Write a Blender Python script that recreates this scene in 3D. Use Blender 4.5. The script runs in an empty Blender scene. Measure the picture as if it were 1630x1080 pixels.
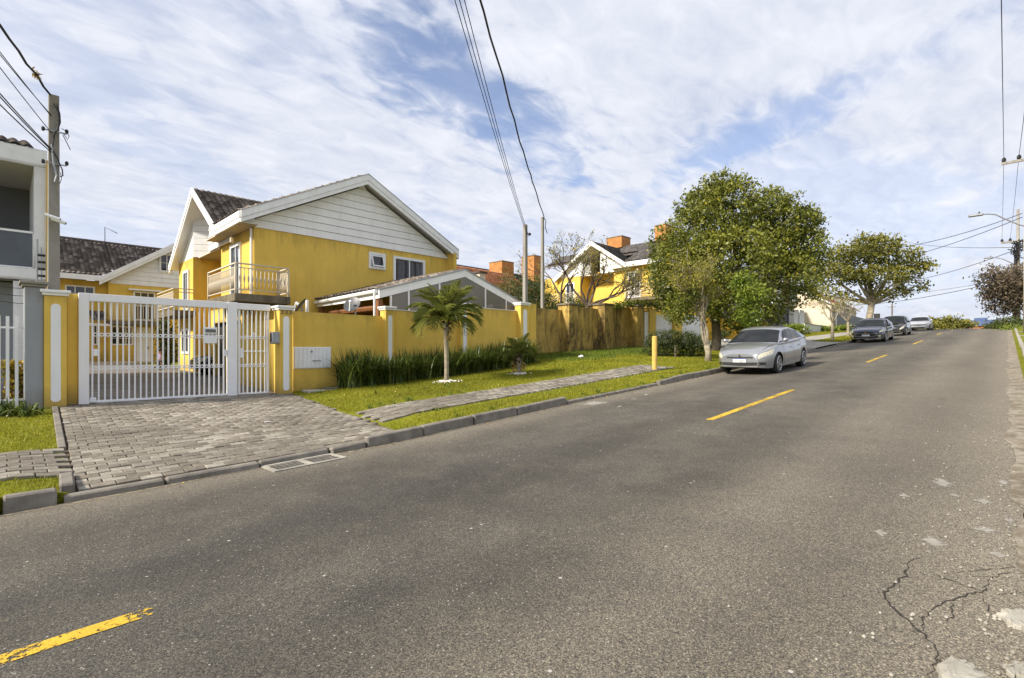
import bpy, bmesh, math, random
import numpy as np
from mathutils import Vector, Matrix, Quaternion
random.seed(7); rng = np.random.default_rng(7)
scene = bpy.context.scene; COL = scene.collection
R = math.radians

# ------------------------------------------------------------------ camera
CAMH = 1.6; FPX = 800.0; TH = math.atan(787/FPX)
cam_d = bpy.data.cameras.new('camera'); cam = bpy.data.objects.new('camera', cam_d); COL.objects.link(cam)
cam.location = (0, 0, CAMH); cam.rotation_euler = (R(90), 0, TH - R(90))
cam_d.sensor_width = 36; cam_d.lens = FPX/1630*36; cam_d.shift_y = 20/1630
cam_d.clip_start = .05; cam_d.clip_end = 3000
scene.camera = cam
scene.render.resolution_x = 1024; scene.render.resolution_y = 678

# ------------------------------------------------------------------ light
SUN_AZ = R(16); SUN_EL = R(36)
tosun = Vector((-math.cos(SUN_EL)*math.cos(SUN_AZ), math.cos(SUN_EL)*math.sin(SUN_AZ), math.sin(SUN_EL)))
sd = bpy.data.lights.new('sun', 'SUN'); sun = bpy.data.objects.new('sun', sd); COL.objects.link(sun)
sd.energy = 3.1; sd.angle = R(7.0); sd.color = (1, .92, .80)
sun.rotation_euler = tosun.to_track_quat('Z', 'Y').to_euler(); sun.location = (-20, 10, 40)

world = bpy.data.worlds.new('World'); scene.world = world; world.use_nodes = True
wn = world.node_tree.nodes; wl = world.node_tree.links; wn.clear()
def W(t, **k):
    n = wn.new(t)
    for a, b in k.items(): setattr(n, a, b)
    return n
sky = W('ShaderNodeTexSky', sky_type='NISHITA', sun_disc=False, sun_elevation=SUN_EL,
        sun_rotation=math.atan2(tosun.x, tosun.y), altitude=900, air_density=1.0, dust_density=.6, ozone_density=2.0)
tc = W('ShaderNodeTexCoord'); sep = W('ShaderNodeSeparateXYZ'); wl.new(tc.outputs['Generated'], sep.inputs[0])
def wm(op, a, b=None, c=None):
    n = W('ShaderNodeMath', operation=op)
    for i, v in enumerate((a, b, c)):
        if v is None: continue
        if isinstance(v, (int, float)): n.inputs[i].default_value = v
        else: wl.new(v, n.inputs[i])
    return n.outputs[0]
zz = wm('ADD', wm('MAXIMUM', sep.outputs[2], 0.0), .16)
com = W('ShaderNodeCombineXYZ'); wl.new(wm('DIVIDE', sep.outputs[0], zz), com.inputs[0]); wl.new(wm('DIVIDE', sep.outputs[1], zz), com.inputs[1])
def wnoise(scale, detail, rough, dist, rot, sx, sy, off=(0, 0, 0)):
    mp = W('ShaderNodeMapping'); wl.new(com.outputs[0], mp.inputs[0])
    mp.inputs['Rotation'].default_value = (0, 0, R(rot)); mp.inputs['Scale'].default_value = (sx, sy, 1); mp.inputs['Location'].default_value = off
    n = W('ShaderNodeTexNoise'); wl.new(mp.outputs[0], n.inputs['Vector'])
    n.inputs['Scale'].default_value = scale; n.inputs['Detail'].default_value = detail
    n.inputs['Roughness'].default_value = rough; n.inputs['Distortion'].default_value = dist
    return n.outputs[0]
n_big = wnoise(.62, 5, .52, .5, 20, 1.0, 1.7, (1.7, 4.1, 0))
n_mid = wnoise(2.4, 7, .56, .5, 35, 1.0, 1.7, (3, 1, 0))
n_rip = wnoise(7.5, 5, .56, .7, 62, 1.0, 1.8, (0, 7, 2))
cov = wm('ADD', wm('ADD', wm('MULTIPLY', n_big, 1.0), wm('MULTIPLY', n_mid, .36)), wm('MULTIPLY', n_rip, .20))
mr = W('ShaderNodeMapRange', interpolation_type='SMOOTHSTEP'); wl.new(cov, mr.inputs[0])
mr.inputs[1].default_value = .40; mr.inputs[2].default_value = .80
# thin high veil fills in towards the horizon, as cirrus seen edge-on does
hz = W('ShaderNodeMapRange', interpolation_type='SMOOTHSTEP'); wl.new(sep.outputs[2], hz.inputs[0])
hz.inputs[1].default_value = .0; hz.inputs[2].default_value = .42; hz.inputs[3].default_value = .90; hz.inputs[4].default_value = .76
covf = wm('MAXIMUM', mr.outputs[0], hz.outputs[0])
def gap(cx, cy, ang, hl, hw, depth=.75):
    """an opening in the cloud sheet: centre, heading and half sizes on the cloud plane, edges broken by the cloud noise"""
    a = R(-ang); tx = -(cx*math.cos(a)-cy*math.sin(a)); ty = -(cx*math.sin(a)+cy*math.cos(a))
    m1 = W('ShaderNodeMapping'); wl.new(com.outputs[0], m1.inputs[0]); m1.inputs['Rotation'].default_value = (0, 0, a); m1.inputs['Location'].default_value = (tx, ty, 0)
    m2 = W('ShaderNodeMapping'); wl.new(m1.outputs[0], m2.inputs[0]); m2.inputs['Scale'].default_value = (1/hl, 1/hw, 0)
    ln = W('ShaderNodeVectorMath', operation='LENGTH'); wl.new(m2.outputs[0], ln.inputs[0])
    d = wm('ADD', ln.outputs['Value'], wm('ADD', wm('MULTIPLY', wm('SUBTRACT', n_mid, .5), 3.4), wm('MULTIPLY', wm('SUBTRACT', n_rip, .5), 2.2)))
    r = W('ShaderNodeMapRange', interpolation_type='SMOOTHSTEP'); wl.new(d, r.inputs[0]); r.inputs[1].default_value = .2; r.inputs[2].default_value = 1.7; r.inputs[3].default_value = depth; r.inputs[4].default_value = 0
    return r.outputs[0]
for g_args in ((1.0, 1.10, 6, .46, .16), (1.70, .62, 72, .46, .085, .55), (.35, -.7, 20, .5, .16, .6), (-1.3, .6, -30, .5, .14, .6), (-.4, -1.9, 50, .6, .16, .6)):
    covf = wm('MULTIPLY', covf, wm('SUBTRACT', 1.0, gap(*g_args)))
shade = wm('ADD', wm('MULTIPLY', n_rip, .5), wm('MULTIPLY', n_mid, .5))
cr = W('ShaderNodeValToRGB'); wl.new(shade, cr.inputs[0])
cr.color_ramp.elements[0].position = .28; cr.color_ramp.elements[0].color = (2.85, 3.1, 3.75, 1)
cr.color_ramp.elements[1].position = .70; cr.color_ramp.elements[1].color = (4.3, 4.4, 4.75, 1)
skg = W('ShaderNodeMix', data_type='RGBA', blend_type='MULTIPLY'); skg.inputs[0].default_value = 1
wl.new(sky.outputs[0], skg.inputs[6]); skg.inputs[7].default_value = (.92, .88, .93, 1)
mx = W('ShaderNodeMix', data_type='RGBA'); wl.new(covf, mx.inputs[0]); wl.new(skg.outputs[2], mx.inputs[6]); wl.new(cr.outputs[0], mx.inputs[7])
bg = W('ShaderNodeBackground'); wl.new(mx.outputs[2], bg.inputs[0]); bg.inputs[1].default_value = .1
wo = W('ShaderNodeOutputWorld'); wl.new(bg.outputs[0], wo.inputs[0])

vs = scene.view_settings; vs.view_transform = 'Standard'; vs.look = 'None'; vs.gamma = 1; vs.use_curve_mapping = False
vs.exposure = 1.12

# ------------------------------------------------------------------ survey helpers: the place in metres
_c, _s = math.cos(TH), math.sin(TH)
def ray(u, v):
    a = (u-815.)/FPX
    return (_c+a*_s, _s-a*_c, (560.-v)/FPX)
def PY(u, v, Y): d = ray(u, v); t = Y/d[1]; return Vector((t*d[0], Y, CAMH+t*d[2]))
def PX_(u, v, X): d = ray(u, v); t = X/d[0]; return Vector((X, t*d[1], CAMH+t*d[2]))
XS = [-80, -30, 0, 2.5, 4, 4.8, 8.5, 17, 26, 35, 48, 56, 66, 72, 78, 85, 95, 110, 140, 220, 400]
ZS = [-2.9, -1.0, .03, .10, .15, .19, .42, .89, 1.43, 2.0, 2.83, 3.3, 3.77, 4.02, 4.22, 4.35, 4.4, 4.2, 3.0, -1, -8]
def prof(x): return float(np.interp(x, XS, ZS))
AX = [-30, -5, .9, 5.4, 6.7, 8.7, 12.3, 14.8, 18, 26, 35, 48, 66, 85, 110, 140, 220, 400]
AZ = [-.6, .25, .46, .48, .58, .68, .95, 1.22, 1.45, 1.80, 2.45, 3.1, 3.95, 4.5, 4.3, 3.1, -1, -8]
KERB = 7.0
def zl(x, y):
    """height of the left verge / lots"""
    dip = min(1, max(0, (x-8.7)/.3))*min(1, max(0, (13.4-x)/.4)); a = prof(x)+.125-.075*dip*max(0, 1-(y-7.13)/.8); b = float(np.interp(x, AX, AZ))
    t = (y-7.13)/(14-7.13)
    if t <= 1: return a+(b-a)*max(t, 0)
    yy = min(y-14, 26)
    return b+.022*yy
def on_left(u, v):
    d = ray(u, v); t = 3.
    while t < 120:
        if CAMH+t*d[2] <= zl(t*d[0], t*d[1]): break
        t += .02
    return Vector((t*d[0], t*d[1], zl(t*d[0], t*d[1])))

# ------------------------------------------------------------------ materials
MATS = {}
def new_mat(name):
    m = bpy.data.materials.new(name); m.use_nodes = True
    nt = m.node_tree; nt.nodes.clear()
    out = nt.nodes.new('ShaderNodeOutputMaterial'); b = nt.nodes.new('ShaderNodeBsdfPrincipled')
    nt.links.new(b.outputs[0], out.inputs[0])
    MATS[name] = m
    return m, nt, b
def nd(nt, t, ins=None, **k):
    n = nt.nodes.new(t)
    for a, b in k.items(): setattr(n, a, b)
    for a, b in (ins or {}).items():
        if hasattr(b, 'is_linked') or hasattr(b, 'links'): nt.links.new(b, n.inputs[a])
        else: n.inputs[a].default_value = b
    return n
def ramp(nt, fac, stops):
    n = nt.nodes.new('ShaderNodeValToRGB'); nt.links.new(fac, n.inputs[0])
    e = n.color_ramp.elements
    while len(e) < len(stops): e.new(.5)
    for q, (p, c) in zip(e, stops): q.position = p; q.color = (*c, 1) if len(c) == 3 else c
    return n.outputs[0]
def mixc(nt, fac, a, b, bt='MIX'):
    n = nt.nodes.new('ShaderNodeMix'); n.data_type = 'RGBA'; n.blend_type = bt
    for i, v in ((0, fac), (6, a), (7, b)):
        if isinstance(v, (int, float)): n.inputs[i].default_value = v
        elif isinstance(v, tuple): n.inputs[i].default_value = (*v, 1) if len(v) == 3 else v
        else: nt.links.new(v, n.inputs[i])
    return n.outputs[2]
def mth(nt, op, a, b=0.):
    n = nt.nodes.new('ShaderNodeMath'); n.operation = op
    for i, v in ((0, a), (1, b)):
        if isinstance(v, (int, float)): n.inputs[i].default_value = v
        else: nt.links.new(v, n.inputs[i])
    return n.outputs[0]
def coords(nt, sc=(1, 1, 1)):
    t = nt.nodes.new('ShaderNodeTexCoord'); m = nt.nodes.new('ShaderNodeMapping'); nt.links.new(t.outputs['Object'], m.inputs[0])
    m.inputs['Scale'].default_value = sc
    return m.outputs[0]
def noise(nt, vec, scale, detail=4, rough=.55, dist=0):
    return nd(nt, 'ShaderNodeTexNoise', {'Vector': vec, 'Scale': scale, 'Detail': detail, 'Roughness': rough, 'Distortion': dist}).outputs[0]
def bump(nt, b, h, strength, dist):
    n = nd(nt, 'ShaderNodeBump', {'Height': h, 'Strength': strength, 'Distance': dist}); nt.links.new(n.outputs[0], b.inputs['Normal'])
def dk(c, k): return tuple(min(1, v*k) for v in c)
def plain(name, c, rough=.6, var=.12, scale=3., metal=0, bmp=0, bs=80, spec=.5, rnd=0, grime=0, coat=0):
    m, nt, b = new_mat(name); v = coords(nt)
    n = noise(nt, v, scale, 5)
    col = ramp(nt, n, [(.3, dk(c, 1-var)), (.7, dk(c, 1+var))])
    if grime:
        g = noise(nt, coords(nt, (3, 3, .45)), 2.2, 6, .65)
        col = mixc(nt, ramp(nt, g, [(.48, (0, 0, 0)), (.75, (grime,)*3)]), col, dk((.16, .14, .10), .8))
    if rnd:
        oi = nt.nodes.new('ShaderNodeObjectInfo')
        col = mixc(nt, 1.0, col, ramp(nt, oi.outputs['Random'], [(0, (1-rnd,)*3), (1, (1+rnd,)*3)]), 'MULTIPLY')
    nt.links.new(col, b.inputs['Base Color'])
    b.inputs['Roughness'].default_value = rough; b.inputs['Metallic'].default_value = metal
    b.inputs['Specular IOR Level'].default_value = spec; b.inputs['Coat Weight'].default_value = coat; b.inputs['Coat Roughness'].default_value = .05
    if bmp: bump(nt, b, noise(nt, v, bs, 4), bmp, .01)
    return m
def stucco(name, c, dirt=.25, streak=0.):
    m, nt, b = new_mat(name); v = coords(nt)
    n1 = noise(nt, v, .9, 5); n2 = noise(nt, v, 9, 5, .6)
    col = ramp(nt, n1, [(.3, dk(c, .90)), (.7, dk(c, 1.08))])
    col = mixc(nt, ramp(nt, n2, [(.45, (0, 0, 0)), (.8, (.22,)*3)]), col, dk(c, .72))
    st = noise(nt, coords(nt, (1.7, 1.7, .30)), 1.5, 8, .68, .5)
    col = mixc(nt, ramp(nt, st, [(.47, (0, 0, 0)), (.78, (dirt,)*3)]), col, dk(c, .42))
    sp2 = noise(nt, v, 2.6, 7, .7, .8); col = mixc(nt, ramp(nt, sp2, [(.56, (0, 0, 0)), (.70, (.20,)*3)]), col, dk(c, 1.22))
    if streak:
        s2 = noise(nt, coords(nt, (1.15, 1.15, .34)), 1.7, 9, .76, 1.2)
        s3 = noise(nt, coords(nt, (1, 1, .6)), .75, 5, .6, .4); s4 = noise(nt, v, 7, 6, .7)
        mk = mth(nt, 'MULTIPLY', ramp(nt, s2, [(.40, (0, 0, 0)), (.56, (1, 1, 1))]), ramp(nt, s3, [(.33, (.15,)*3), (.54, (1, 1, 1))]))
        mk = mth(nt, 'MULTIPLY', mk, ramp(nt, s4, [(.3, (.55,)*3), (.6, (1, 1, 1))]))
        col = mixc(nt, mth(nt, 'MULTIPLY', mk, streak), col, (.07, .052, .03))
    tg = nt.nodes.new('ShaderNodeTexCoord'); sx = nt.nodes.new('ShaderNodeSeparateXYZ'); nt.links.new(tg.outputs['Generated'], sx.inputs[0])
    hh = mth(nt, 'ADD', sx.outputs[2], mth(nt, 'MULTIPLY', mth(nt, 'SUBTRACT', noise(nt, v, 3.5, 6, .7), .5), .22))
    foot = ramp(nt, hh, [(.06, (.5,)*3), (.22, (0, 0, 0))]); drip = mth(nt, 'MULTIPLY', ramp(nt, mth(nt, 'ADD', sx.outputs[2], mth(nt, 'MULTIPLY', mth(nt, 'SUBTRACT', st, .5), .5)), [(.90, (0, 0, 0)), (1.0, (.55,)*3)]), .45)
    col = mixc(nt, mth(nt, 'MAXIMUM', foot, drip), col, (.17, .12, .06))
    nt.links.new(col, b.inputs['Base Color']); b.inputs['Roughness'].default_value = .9; b.inputs['Specular IOR Level'].default_value = .25
    bump(nt, b, noise(nt, v, 55, 5, .7), .35, .012)
    return m
YEL = (.78, .535, .11)
stucco('yellow', YEL, .22); stucco('yellow_dirty', (.62, .42, .11), .45, .98); stucco('orange_yellow', (.76, .42, .035), .15)
stucco('grey_wall', (.34, .355, .375), .12); stucco('mid_grey', (.17, .175, .185), .05); stucco('white_wall', (.84, .84, .83), .12)
stucco('concrete', (.33, .31, .27), .5, .3); stucco('cream', (.68, .60, .46), .12)
stucco('slab_dirty', (.22, .19, .13), .6, .8)
plain('white_paint', (.86, .86, .85), .45, .04, 2.5, grime=.10)
plain('gate_white', (.88, .88, .88), .38, .03, 4, grime=.10)
plain('siding', (.86, .85, .81), .55, .05, 1.5, grime=.10, bmp=.1, bs=30)
plain('trim_white', (.86, .86, .84), .5, .05, 2, grime=.12)
plain('glass_dark', (.025, .03, .035), .06, .3, .7, spec=.8)
plain('glass_blue', (.05, .065, .085), .05, .3, .7, spec=.9)
plain('curtain', (.10, .10, .105), .8, .35, 6)
plain('dark', (.02, .02, .02), .7, .2, 3)
plain('metal_grey', (.32, .33, .34), .4, .1, 5, metal=.6)
plain('dish', (.075, .077, .08), .45, .12, 4)
plain('wood', (.22, .09, .03), .6, .25, 4)
plain('cable', (.018, .018, .02), .7, .2, 4)
plain('tile_brown', (.085, .066, .055), .75, .55, 5, bmp=.3, bs=20)
plain('tile_dark', (.075, .068, .065), .75, .4, 3, bmp=.3, bs=20)
plain('tile_terra', (.42, .15, .06), .8, .35, 2.5, bmp=.3, bs=20)
plain('brick_orange', (.46, .20, .055), .85, .18, 2, bmp=.2, bs=30, grime=.12)
plain('kerb', (.20, .18, .15), .9, .35, 4, bmp=.6, bs=45, grime=.6)
plain('kerb_pale', (.33, .31, .26), .9, .3, 3, bmp=.5, bs=40, grime=.4)
plain('pebble', (.78, .75, .68), .8, .12, 8)
plain('soil', (.085, .06, .035), .95, .4, 4, bmp=.5, bs=30)
plain('bark', (.15, .12, .085), .9, .45, 6, bmp=.6, bs=30)
plain('bark_pale', (.30, .255, .18), .9, .4, 6, bmp=.5, bs=30)
plain('bark_bare', (.115, .088, .062), .9, .35, 6)
plain('post_yellow', (.66, .42, .10), .7, .12, 4, grime=.35)
plain('lid', (.45, .43, .36), .9, .25, 4, bmp=.3, bs=30)
plain('litter', (.75, .76, .76), .6, .1, 6)
plain('skin', (.45, .25, .17), .6, .05); plain('lavender', (.40, .33, .52), .8, .1); plain('hair', (.02, .014, .01), .6, .2)
plain('terracotta_pot', (.30, .12, .06), .8, .2)
plain('blue_roof', (.06, .10, .22), .5, .1); plain('far_orange', (.45, .16, .07), .8, .1)
plain('screen_grey', (.13, .14, .155), .6, .08)

def leaf_mat(name, a, b_, trans=.25, rough=.5, yellow=None):
    m, nt, b = new_mat(name)
    at = nd(nt, 'ShaderNodeAttribute', attribute_name='rnd')
    stops = [(0, a), (.75, b_)]
    if yellow: stops += [(.93, b_), (.97, yellow)]
    col = ramp(nt, at.outputs['Fac'], stops)
    nt.links.new(col, b.inputs['Base Color']); b.inputs['Roughness'].default_value = rough; b.inputs['Specular IOR Level'].default_value = .35
    tr = nd(nt, 'ShaderNodeBsdfTranslucent', {'Color': col}); ms = nd(nt, 'ShaderNodeMixShader', {0: trans})
    nt.links.new(b.outputs[0], ms.inputs[1]); nt.links.new(tr.outputs[0], ms.inputs[2])
    nt.links.new(ms.outputs[0], [n for n in nt.nodes if n.type == 'OUTPUT_MATERIAL'][0].inputs[0])
    return m
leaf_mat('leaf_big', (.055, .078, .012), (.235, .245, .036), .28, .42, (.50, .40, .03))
leaf_mat('leaf_second', (.07, .082, .014), (.25, .235, .04), .25, .5, (.34, .26, .03))
leaf_mat('leaf_dry', (.13, .135, .025), (.31, .285, .05), .3, .6, (.55, .42, .03))
leaf_mat('leaf_bright', (.12, .19, .02), (.26, .30, .04), .35, .45)
leaf_mat('leaf_palm', (.075, .10, .016), (.23, .24, .045), .25, .45, (.36, .27, .06))
leaf_mat('leaf_iris', (.035, .06, .013), (.13, .17, .032), .15, .4, (.20, .20, .06))
leaf_mat('leaf_hedge', (.018, .035, .008), (.075, .095, .02), .2, .5, (.2, .16, .03))
leaf_mat('leaf_conifer', (.04, .06, .014), (.12, .14, .03), .2, .6, (.16, .13, .03))
leaf_mat('leaf_purple', (.06, .048, .032), (.17, .13, .085), .2, .6, (.10, .10, .04))
leaf_mat('leaf_croton', (.12, .11, .015), (.55, .38, .03), .3, .45)
leaf_mat('grass', (.15, .16, .010), (.31, .30, .018), .3, .6, (.42, .36, .09))
leaf_mat('grass_long', (.075, .125, .012), (.17, .225, .024), .3, .6, (.28, .25, .06))
leaf_mat('dead_leaf', (.14, .07, .02), (.55, .40, .12), .2, .7)

def asphalt():
    m, nt, b = new_mat('asphalt'); v = coords(nt)
    tcn = nt.nodes.new('ShaderNodeTexCoord'); sx = nt.nodes.new('ShaderNodeSeparateXYZ'); nt.links.new(tcn.outputs['Object'], sx.inputs[0])
    big = noise(nt, v, .30, 6, .62, .4); mid = noise(nt, v, 1.9, 7, .66)
    lane = noise(nt, coords(nt, (.07, .9, 1)), 1.2, 6, .6, .3)
    vor = nd(nt, 'ShaderNodeTexVoronoi', {'Vector': v, 'Scale': 150.}); vor2 = nd(nt, 'ShaderNodeTexVoronoi', {'Vector': v, 'Scale': 55.}); vor3 = nd(nt, 'ShaderNodeTexVoronoi', {'Vector': v, 'Scale': 11.})
    base = ramp(nt, big, [(.30, (.060, .054, .045)), (.72, (.116, .105, .084))])
    base = mixc(nt, ramp(nt, lane, [(.40, (0, 0, 0)), (.66, (.65,)*3)]), base, (.060, .056, .051))
    base = mixc(nt, ramp(nt, mid, [(.45, (0, 0, 0)), (.75, (.45,)*3)]), base, (.150, .135, .108))
    base = mixc(nt, 1., base, ramp(nt, mth(nt, 'ADD', mth(nt, 'MULTIPLY', sx.outputs[0], .05), mth(nt, 'MULTIPLY', mth(nt, 'SUBTRACT', big, .5), .6)), [(.05, (.86,)*3), (.62, (1.28, 1.26, 1.2))]), 'MULTIPLY')   # tone graded along the street, paler and warmer uphill
    # dust lying along both road edges
    jy = mth(nt, 'ADD', sx.outputs[1], mth(nt, 'MULTIPLY', mth(nt, 'SUBTRACT', noise(nt, v, .8, 6, .65), .5), 2.4))
    dust = mth(nt, 'MAXIMUM', ramp(nt, mth(nt, 'MULTIPLY', jy, .1), [(.02, (.75,)*3), (.30, (0, 0, 0))]), ramp(nt, mth(nt, 'SUBTRACT', mth(nt, 'MULTIPLY', jy, .1), .50), [(.02, (0, 0, 0)), (.20, (.6,)*3)]))
    base = mixc(nt, dust, base, (.205, .178, .135))
    tr = mth(nt, 'SINE', mth(nt, 'MULTIPLY', mth(nt, 'ADD', sx.outputs[1], mth(nt, 'MULTIPLY', noise(nt, coords(nt, (.12, .3, 1)), 1., 4), 1.1)), 3.65))
    base = mixc(nt, 1., base, ramp(nt, mth(nt, 'ADD', mth(nt, 'MULTIPLY', tr, .5), .5), [(0, (.84,)*3), (1, (1.10,)*3)]), 'MULTIPLY')
    s1 = nt.nodes.new('ShaderNodeSeparateColor'); nt.links.new(vor.outputs['Color'], s1.inputs[0]); s2 = nt.nodes.new('ShaderNodeSeparateColor'); nt.links.new(vor2.outputs['Color'], s2.inputs[0]); s3 = nt.nodes.new('ShaderNodeSeparateColor'); nt.links.new(vor3.outputs['Color'], s3.inputs[0])
    fk = ramp(nt, s1.outputs[0], [(.0, (.38,)*3), (.4, (.82,)*3), (.8, (1.2,)*3), (.97, (2.0, 1.95, 1.8))])
    col = mixc(nt, 1., base, fk, 'MULTIPLY')
    fleck = mth(nt, 'MULTIPLY', ramp(nt, s2.outputs[1], [(.955, (0, 0, 0)), (.965, (1, 1, 1))]), ramp(nt, vor2.outputs['Distance'], [(.25, (1, 1, 1)), (.36, (0, 0, 0))]))
    col = mixc(nt, mth(nt, 'MULTIPLY', fleck, .75), col, (.40, .38, .34))
    fl3 = mth(nt, 'MULTIPLY', ramp(nt, s3.outputs[1], [(.965, (0, 0, 0)), (.97, (1, 1, 1))]), ramp(nt, vor3.outputs['Distance'], [(.10, (1, 1, 1)), (.16, (0, 0, 0))]))
    col = mixc(nt, mth(nt, 'MULTIPLY', fl3, .8), col, (.50, .48, .43))
    pit = mth(nt, 'MULTIPLY', ramp(nt, s2.outputs[2], [(.90, (0, 0, 0)), (.93, (1, 1, 1))]), ramp(nt, vor2.outputs['Distance'], [(.3, (1, 1, 1)), (.45, (0, 0, 0))]))
    col = mixc(nt, mth(nt, 'MULTIPLY', pit, .7), col, (.028, .026, .024))
    spot = noise(nt, coords(nt, (.6, 1, 1)), 1.5, 4, .55)
    col = mixc(nt, ramp(nt, spot, [(.67, (0, 0, 0)), (.74, (.6,)*3)]), col, (.040, .037, .036))
    nt.links.new(col, b.inputs['Base Color']); b.inputs['Roughness'].default_value = .84; b.inputs['Specular IOR Level'].default_value = .35
    bump(nt, b, mth(nt, 'SUBTRACT', 1., vor.outputs['Distance']), .4, .006)
    return m
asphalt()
def paint():
    m, nt, b = new_mat('line_paint'); v = coords(nt)
    n = noise(nt, v, 26, 6, .7); n2 = noise(nt, v, 1.3, 3)
    wear = ramp(nt, mth(nt, 'ADD', n, mth(nt, 'MULTIPLY', n2, .45)), [(.76, (0, 0, 0)), (.83, (1, 1, 1))])
    eg = nd(nt, 'ShaderNodeAttribute', attribute_name='rnd'); gone = mth(nt, 'MAXIMUM', wear, ramp(nt, mth(nt, 'ADD', eg.outputs['Fac'], mth(nt, 'SUBTRACT', n, .5)), [(.46, (0, 0, 0)), (.54, (1, 1, 1))])); nt.links.new(mth(nt, 'SUBTRACT', 1., gone), b.inputs['Alpha'])
    col = ramp(nt, noise(nt, v, 5, 4), [(.3, (.52, .33, .02)), (.7, (.66, .43, .03))])
    nt.links.new(col, b.inputs['Base Color']); b.inputs['Roughness'].default_value = .7
    vor = nd(nt, 'ShaderNodeTexVoronoi', {'Vector': v, 'Scale': 105.}); bump(nt, b, vor.outputs['Distance'], .4, .006)
paint()
def paver_mat():
    m, nt, b = new_mat('paver'); v = coords(nt)
    tcn = nt.nodes.new('ShaderNodeNewGeometry')
    oi = nt.nodes.new('ShaderNodeObjectInfo'); at = nd(nt, 'ShaderNodeAttribute', attribute_name='rnd')
    r = mth(nt, 'FRACT', mth(nt, 'ADD', oi.outputs['Random'], at.outputs['Fac']))
    col = ramp(nt, r, [(0, (.155, .135, .105)), (.4, (.215, .19, .15)), (.8, (.265, .24, .195)), (1, (.34, .31, .255))])
    pos = tcn.outputs['Position']
    s1 = nd(nt, 'ShaderNodeTexNoise', {'Vector': pos, 'Scale': .55, 'Detail': 5.}).outputs[0]
    col = mixc(nt, ramp(nt, s1, [(.46, (0, 0, 0)), (.66, (.72,)*3)]), col, (.125, .108, .085))
    s2 = nd(nt, 'ShaderNodeTexNoise', {'Vector': pos, 'Scale': 14., 'Detail': 6., 'Roughness': .7}).outputs[0]
    col = mixc(nt, 1., col, ramp(nt, s2, [(.3, (.68,)*3), (.7, (1.28,)*3)]), 'MULTIPLY')
    nt.links.new(col, b.inputs['Base Color']); b.inputs['Roughness'].default_value = .9; b.inputs['Specular IOR Level'].default_value = .3
    s3 = nd(nt, 'ShaderNodeTexNoise', {'Vector': pos, 'Scale': 60., 'Detail': 4.}).outputs[0]
    bump(nt, b, s3, .5, .006)
paver_mat()
def grass_ground():
    m, nt, b = new_mat('turf'); v = coords(nt)
    n1 = noise(nt, v, .7, 6, .65); n2 = noise(nt, v, 22, 5, .7); n3 = noise(nt, v, 3, 5, .6)
    col = ramp(nt, n1, [(.3, (.14, .155, .010)), (.55, (.20, .205, .014)), (.75, (.26, .245, .025))])
    col = mixc(nt, ramp(nt, n3, [(.55, (0, 0, 0)), (.75, (.6,)*3)]), col, (.20, .165, .05))
    col = mixc(nt, 1., col, ramp(nt, n2, [(.3, (.45,)*3), (.7, (1.4,)*3)]), 'MULTIPLY')
    nt.links.new(col, b.inputs['Base Color']); b.inputs['Roughness'].default_value = .95; b.inputs['Specular IOR Level'].default_value = .1
    bump(nt, b, n2, .8, .03)
grass_ground()
def carpaint(name, c, metal=.5, rough=.32):
    m, nt, b = new_mat(name); v = coords(nt)
    nt.links.new(ramp(nt, noise(nt, v, 1.5, 4), [(.3, dk(c, .93)), (.7, dk(c, 1.05))]), b.inputs['Base Color'])
    b.inputs['Metallic'].default_value = metal; b.inputs['Roughness'].default_value = rough; b.inputs['Coat Weight'].default_value = 1.; b.inputs['Coat Roughness'].default_value = .03
carpaint('car_silver', (.33, .34, .36), .5, .30); carpaint('car_navy', (.012, .018, .045), .3, .25)
carpaint('car_black', (.012, .012, .013), .2, .22); carpaint('car_white', (.60, .61, .64), .3, .35)
plain('tyre', (.018, .018, .018), .85, .2); plain('rim', (.42, .42, .43), .35, .1, metal=.8); plain('lamp_glass', (.62, .58, .44), .15, .2, 14, spec=.9)
plain('chrome', (.7, .7, .7), .15, .05, metal=1); plain('plastic_black', (.02, .02, .021), .55, .2); plain('plate', (.75, .75, .75), .5, .04)
plain('plate_blue', (.03, .06, .25), .5, .05); plain('red_lamp', (.30, .02, .02), .2, .1); plain('gold', (.6, .42, .12), .3, .05, metal=.9)
plain('plate_ink', (.03, .03, .04), .6, .05)

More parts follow.
